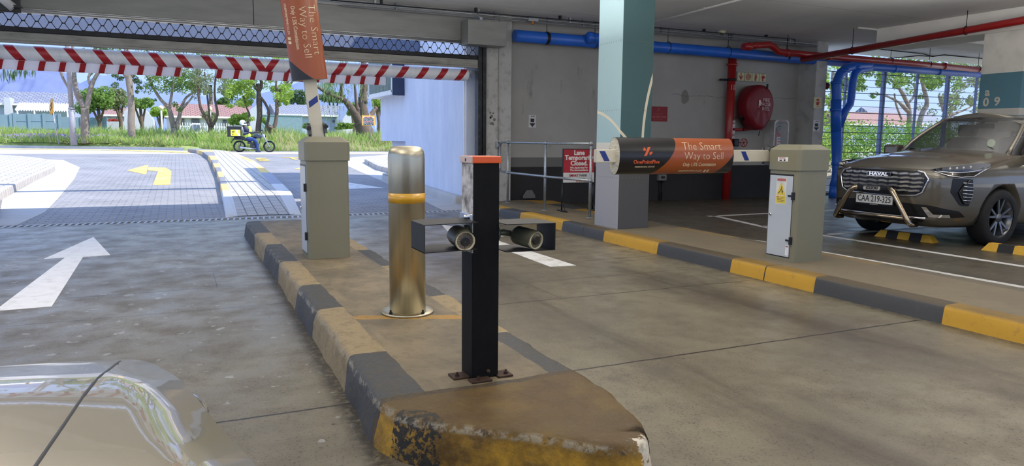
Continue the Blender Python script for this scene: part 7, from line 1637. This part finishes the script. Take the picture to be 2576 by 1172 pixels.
# ================================================================== motorcycle and rider, in the plane facing the viewer
k_ = .00190
bo = ony(640, 381, 34.9)
moto = thing('motorcycle', 'black commuter motorcycle with a delivery box waiting on the street', 'motorcycle', (bo.x, 34.9, .56))
def B(cx, cy, y=0.0): return Vector(((cx-790)*k_, y, (1000-cy)*k_))
BIKB = mat('bike_black', S(28, 32, 40), .3, coat=.5); TY = mat('tyre_rubber', (.02, .02, .02)); SIL = mat('bike_silver', S(190, 194, 200), .3, .6)
for nm, (cx, cy), r_ in (('rear_wheel', (455, 872), .245), ('front_wheel', (1138, 872), .245)):
    c = B(cx, cy); c.z = .262; m = MB(); n = 28; m.tube([(c.x+.235*math.cos(2*PI*i/n), 0, c.z+.235*math.sin(2*PI*i/n)) for i in range(n+1)], .035, 10); w = m.build(nm, TY, moto)
    m = MB(); m.tube([(c.x+.195*math.cos(2*PI*i/n), 0, c.z+.195*math.sin(2*PI*i/n)) for i in range(n+1)], .014, 6)
    for i in range(10): a = 2*PI*i/10; m.tube([(c.x+.03*math.cos(a), 0, c.z+.03*math.sin(a)), (c.x+.195*math.cos(a), 0, c.z+.195*math.sin(a))], .010, 5)
    m.lathe([(0, -.05), (.05, -.05), (.05, .05), (0, .05)], c, 14, axis='y'); m.build('rim', mat('rim_grey', S(120, 122, 120), .4, .4), w)
m = MB(); m.tube([B(455, 872, -.06), B(530, 700, -.05), B(560, 640), B(900, 600), B(975, 560)], .020, 8); m.tube([B(455, 872, .06), B(700, 850, .05), B(760, 900), B(880, 870), B(960, 640)], .018, 8); m.tube([B(455, 872, -.06), B(660, 900, -.05), B(830, 930)], .020, 8); m.build('frame', BIKB, moto)
m = MB(); m.tube([B(790, 660, 0), B(830, 620, 0), B(900, 608, 0), B(950, 640, 0)], [.06, .115, .12, .06], 14); m.build('fuel_tank', mat('tank_blue_black', S(36, 50, 68), .2, coat=1), moto)
m = MB(); m.tube([B(340, 660), B(500, 650), B(600, 690), B(720, 705), B(790, 670)], [.04, .075, .085, .08, .05], 12); m.build('seat', BIKB, moto)
m = MB(); m.bbox(B(700, 0).x, B(860, 0).x, -.12, .12, B(0, 920).z, B(0, 760).z, .04); m.lathe([(0, -.16), (.09, -.16), (.09, .16), (0, .16)], B(790, 850), 18, axis='y'); m.bbox(B(640, 0).x, B(730, 0).x, -.1, .1, B(0, 800).z, B(0, 740).z, .02); m.build('engine', mat('engine_grey', S(76, 78, 80), .4, .5), moto)
m = MB(); m.tube([B(455, 885, -.13), B(690, 915, -.12), B(860, 905, -.10)], [.05, .035, .02], 12); m.build('exhaust', SIL, moto)
m = MB(); m.tube([B(985, 555, -.07), B(1060, 700, -.07), B(1138, 872, -.07)], .022, 8); m.tube([B(985, 555, .07), B(1138, 872, .07)], .022, 8); m.build('front_fork', SIL, moto)
m = MB(); m.grid(lambda u_, v_: Vector((B(1138, 0).x+.285*math.cos(1.1+u_*2.0), -.06+.12*v_, .262+.285*math.sin(1.1+u_*2.0)+.01*math.sin(PI*v_))), 14, 4); m.build('front_mudguard', mat('mudguard_blue', S(140, 158, 190), .3, coat=1), moto)
m = MB(); m.tube([B(330, 690), B(300, 730), B(270, 780)], [.03, .025, .02], 6); m.bbox(B(310, 0).x, B(520, 0).x, -.1, .1, B(0, 705).z, B(0, 670).z, .015); m.build('rear_mudguard', BIKB, moto)
m = MB(); m.lathe([(.03, -.05), (.075, -.01), (.08, .03), (.05, .08), (0, .09)], B(1010, 600), 16, axis='x') if False else m.lathe([(0, .09), (.085, .07), (.09, .03), (.05, -.06), (0, -.07)], B(1000, 610), 18, axis='x'); m.build('headlamp', SIL, moto)
m = MB(); m.tube([B(990, 560, 0), B(960, 530, -.1), B(900, 520, -.28), B(840, 515, -.36)], .014, 8); m.tube([B(990, 560, 0), B(980, 530, .1), B(920, 510, .3)], .014, 8); m.tube([B(980, 540, -.15), B(985, 490, -.2)], .006, 5); m.bbox(B(930, 0).x, B(990, 0).x, -.24, -.2, B(0, 490).z, B(0, 460).z, .012); m.build('handlebar', BIKB, moto)
m = MB(); m.bbox(B(190, 0).x, B(500, 0).x, -.22, .22, B(0, 635).z, B(0, 400).z, .025); m.bbox(B(186, 0).x, B(506, 0).x, -.23, .23, B(0, 430).z, B(0, 388).z, .02); bx = m.build('delivery_box', mat('box_black', S(34, 36, 42), .5), moto)
m = MB(); m.box(B(265, 0).x, B(478, 0).x, -.2225, -.22, B(0, 612).z, B(0, 468).z); pn_ = m.build('yellow_panel', mat('panel_yellow', S(230, 220, 60), .5), bx)
m = MB(); m.prism([(B(375, 0).x, -.2235, B(0, 470).z), (B(430, 0).x, -.2235, B(0, 470).z), (B(420, 0).x, -.2235, B(0, 530).z), (B(475, 0).x, -.2235, B(0, 600).z), (B(475, 0).x, -.2235, B(0, 610).z), (B(430, 0).x, -.2235, B(0, 610).z), (B(390, 0).x, -.2235, B(0, 540).z)], (0, .001, 0)); m.build('white_swoosh', WHITE, pn_)
m = MB()
for i in range(3): m.box(B(290, 0).x, B(360-10*i, 0).x, -.2235, -.2225, B(0, 508+16*i).z, B(0, 498+16*i).z)
m.lathe([(.024, -.2235), (.024, -.2225)], (B(310, 0).x, 0, B(0, 575).z), 12, axis='y'); m.build('black_print', LB, pn_)
m = MB(); m.box(B(188, 0).x-.001, B(190, 0).x, -.15, .15, B(0, 600).z, B(0, 480).z); m.build('end_panel', mat('panel_yellow', (.8, .7, .1)), bx)
# rider: one skinned body
def skin(name, joints, edges, m_, parent, sub=2):
    me = bpy.data.meshes.new(name); me.from_pydata([j[0] for j in joints], edges, []); o = bpy.data.objects.new(name, me); C.objects.link(o)
    sk = o.modifiers.new('skin', 'SKIN'); ly = me.skin_vertices[0] if me.skin_vertices else None
    if ly is None:
        bm_ = bmesh.new(); bm_.from_mesh(me); bm_.verts.layers.skin.verify(); bm_.to_mesh(me); bm_.free(); ly = me.skin_vertices[0]
    for i, j in enumerate(joints): r_ = j[1]; ly.data[i].radius = (r_, r_) if isinstance(r_, float) else r_; ly.data[i].use_root = (i == 0)
    sb = o.modifiers.new('sub', 'SUBSURF'); sb.levels = sub; sb.render_levels = sub
    dg = bpy.context.evaluated_depsgraph_get(); me2 = bpy.data.meshes.new_from_object(o.evaluated_get(dg)); o.modifiers.clear(); o.data = me2
    for p in me2.polygons: p.use_smooth = True
    me2.materials.clear(); me2.materials.append(m_); 
    if parent: o.parent = parent
    return o
rid = thing('person', 'delivery rider in a yellow-green vest, jeans and white helmet sitting on the motorcycle', 'person', (bo.x, 34.9, .56))
SKN = mat('skin_dark', S(96, 68, 54), .6); JN = mat('jeans_blue', S(44, 66, 126), .85, vary=.15, bump=.2); NV = mat('jacket_navy', S(58, 54, 84), .8); HV = mat('vest_neon', S(196, 224, 84), .7, bump=.2, bscale=12); GRY = mat('reflective_grey', S(176, 180, 190), .5)
J = [(B(640, 655), .13), (B(620, 560), .135), (B(590, 450), .13), (B(575, 395), .06), (B(570, 330), .085)]
E_ = [(0, 1), (1, 2), (2, 3), (3, 4)]
body = skin('body', J, E_, SKN, rid)
legs = []
m_l = skin('trousers', [(B(650, 670, 0), .115), (B(660, 680, -.12), .105), (B(800, 700, -.19), .085), (B(845, 780, -.19), .075), (B(850, 900, -.2), .060), (B(868, 960, -.2), .05), (B(660, 680, .12), .105), (B(800, 700, .19), .085), (B(845, 780, .19), .075), (B(850, 940, .19), .055)], [(0, 1), (1, 2), (2, 3), (3, 4), (4, 5), (0, 6), (6, 7), (7, 8), (8, 9)], JN, body)
skin('jacket', [(B(640, 640), .15), (B(625, 560), .155), (B(590, 460), .14), (B(575, 405), .07), (B(600, 440, -.17), .075), (B(660, 500, -.24), .06), (B(690, 440, -.22), .055), (B(670, 380, -.18), .05), (B(600, 440, .17), .075), (B(740, 540, .26), .055), (B(880, 515, .28), .045)], [(0, 1), (1, 2), (2, 3), (2, 4), (4, 5), (5, 6), (6, 7), (2, 8), (8, 9), (9, 10)], NV, body)
skin('vest', [(B(660, 670), .158), (B(640, 600), .172), (B(625, 545), .165)], [(0, 1), (1, 2)], HV, body)
skin('vest_sleeve', [(B(690, 520, -.25), .064), (B(700, 450, -.24), .07), (B(675, 375, -.2), .065)], [(0, 1), (1, 2)], HV, body)
m = MB(); m.tube([B(530, 400, -.10), B(540, 470, -.155), B(560, 540, -.17)], .022, 8); m.tube([B(535, 545, -.16), B(640, 530, -.18)], .018, 8); m.build('reflective_strip', GRY, body)
def hand(name, c, d, up, parent):
    d, up = Vector(d).normalized(), Vector(up).normalized(); s_ = d.cross(up)
    j = [(c, .035), (c+d*.07, .036)]; e = [(0, 1)]
    for i in range(4): b0 = len(j); q = c+d*.08+s_*(.024*(i-1.5)); j += [(q, .013), (q+d*.035-up*.012, .011), (q+d*.05-up*.035, .009)]; e += [(1, b0), (b0, b0+1), (b0+1, b0+2)]
    b0 = len(j); j += [(c+d*.03+s_*.045, .014), (c+d*.06+s_*.06-up*.015, .011)]; e += [(0, b0), (b0, b0+1)]
    skin(name, j, e, SKN, parent, 1)
hand('hand', B(664, 368, -.17), (-.35, .0, 1), (1, 0, 0), body); hand('hand', B(885, 515, .28), (1, 0, -.1), (0, 0, 1), body)
hc = B(545, 305); m = MB(); m.grid(lambda u_, v_: hc+Vector((.135*math.cos(2*PI*u_)*math.sin(PI*v_*.72), .115*math.sin(2*PI*u_)*math.sin(PI*v_*.72), .135*math.cos(PI*v_*.72)+.01)), 24, 14)
m.tube([hc+Vector((-.06, -.1, -.07)), hc+Vector((.07, -.09, -.07)), hc+Vector((.15, 0, -.075)), hc+Vector((.07, .09, -.07)), hc+Vector((-.06, .1, -.07))], .032, 10); he = m.build('helmet', mat('helmet_white', S(232, 236, 242), .25, coat=1), body)
m = MB(); m.grid(lambda u_, v_: hc+Vector((.139*math.cos(-1.2+2.4*u_), .118*math.sin(-1.2+2.4*u_), -.05+.075*v_)), 14, 3); m.build('visor', mat('visor_dark', S(50, 56, 66), .1, coat=1), he)
m = MB(); m.bbox(B(825, 0).x, B(925, 0).x, -.24, -.15, 0.0, .075, .025); m.build('shoe', mat('shoe_dark', S(50, 56, 90), .7), body)
m = MB(); m.bbox(B(825, 0).x, B(925, 0).x, .15, .24, 0.0, .075, .025); m.build('shoe', mat('shoe_dark', (.05, .05, .1)), body)
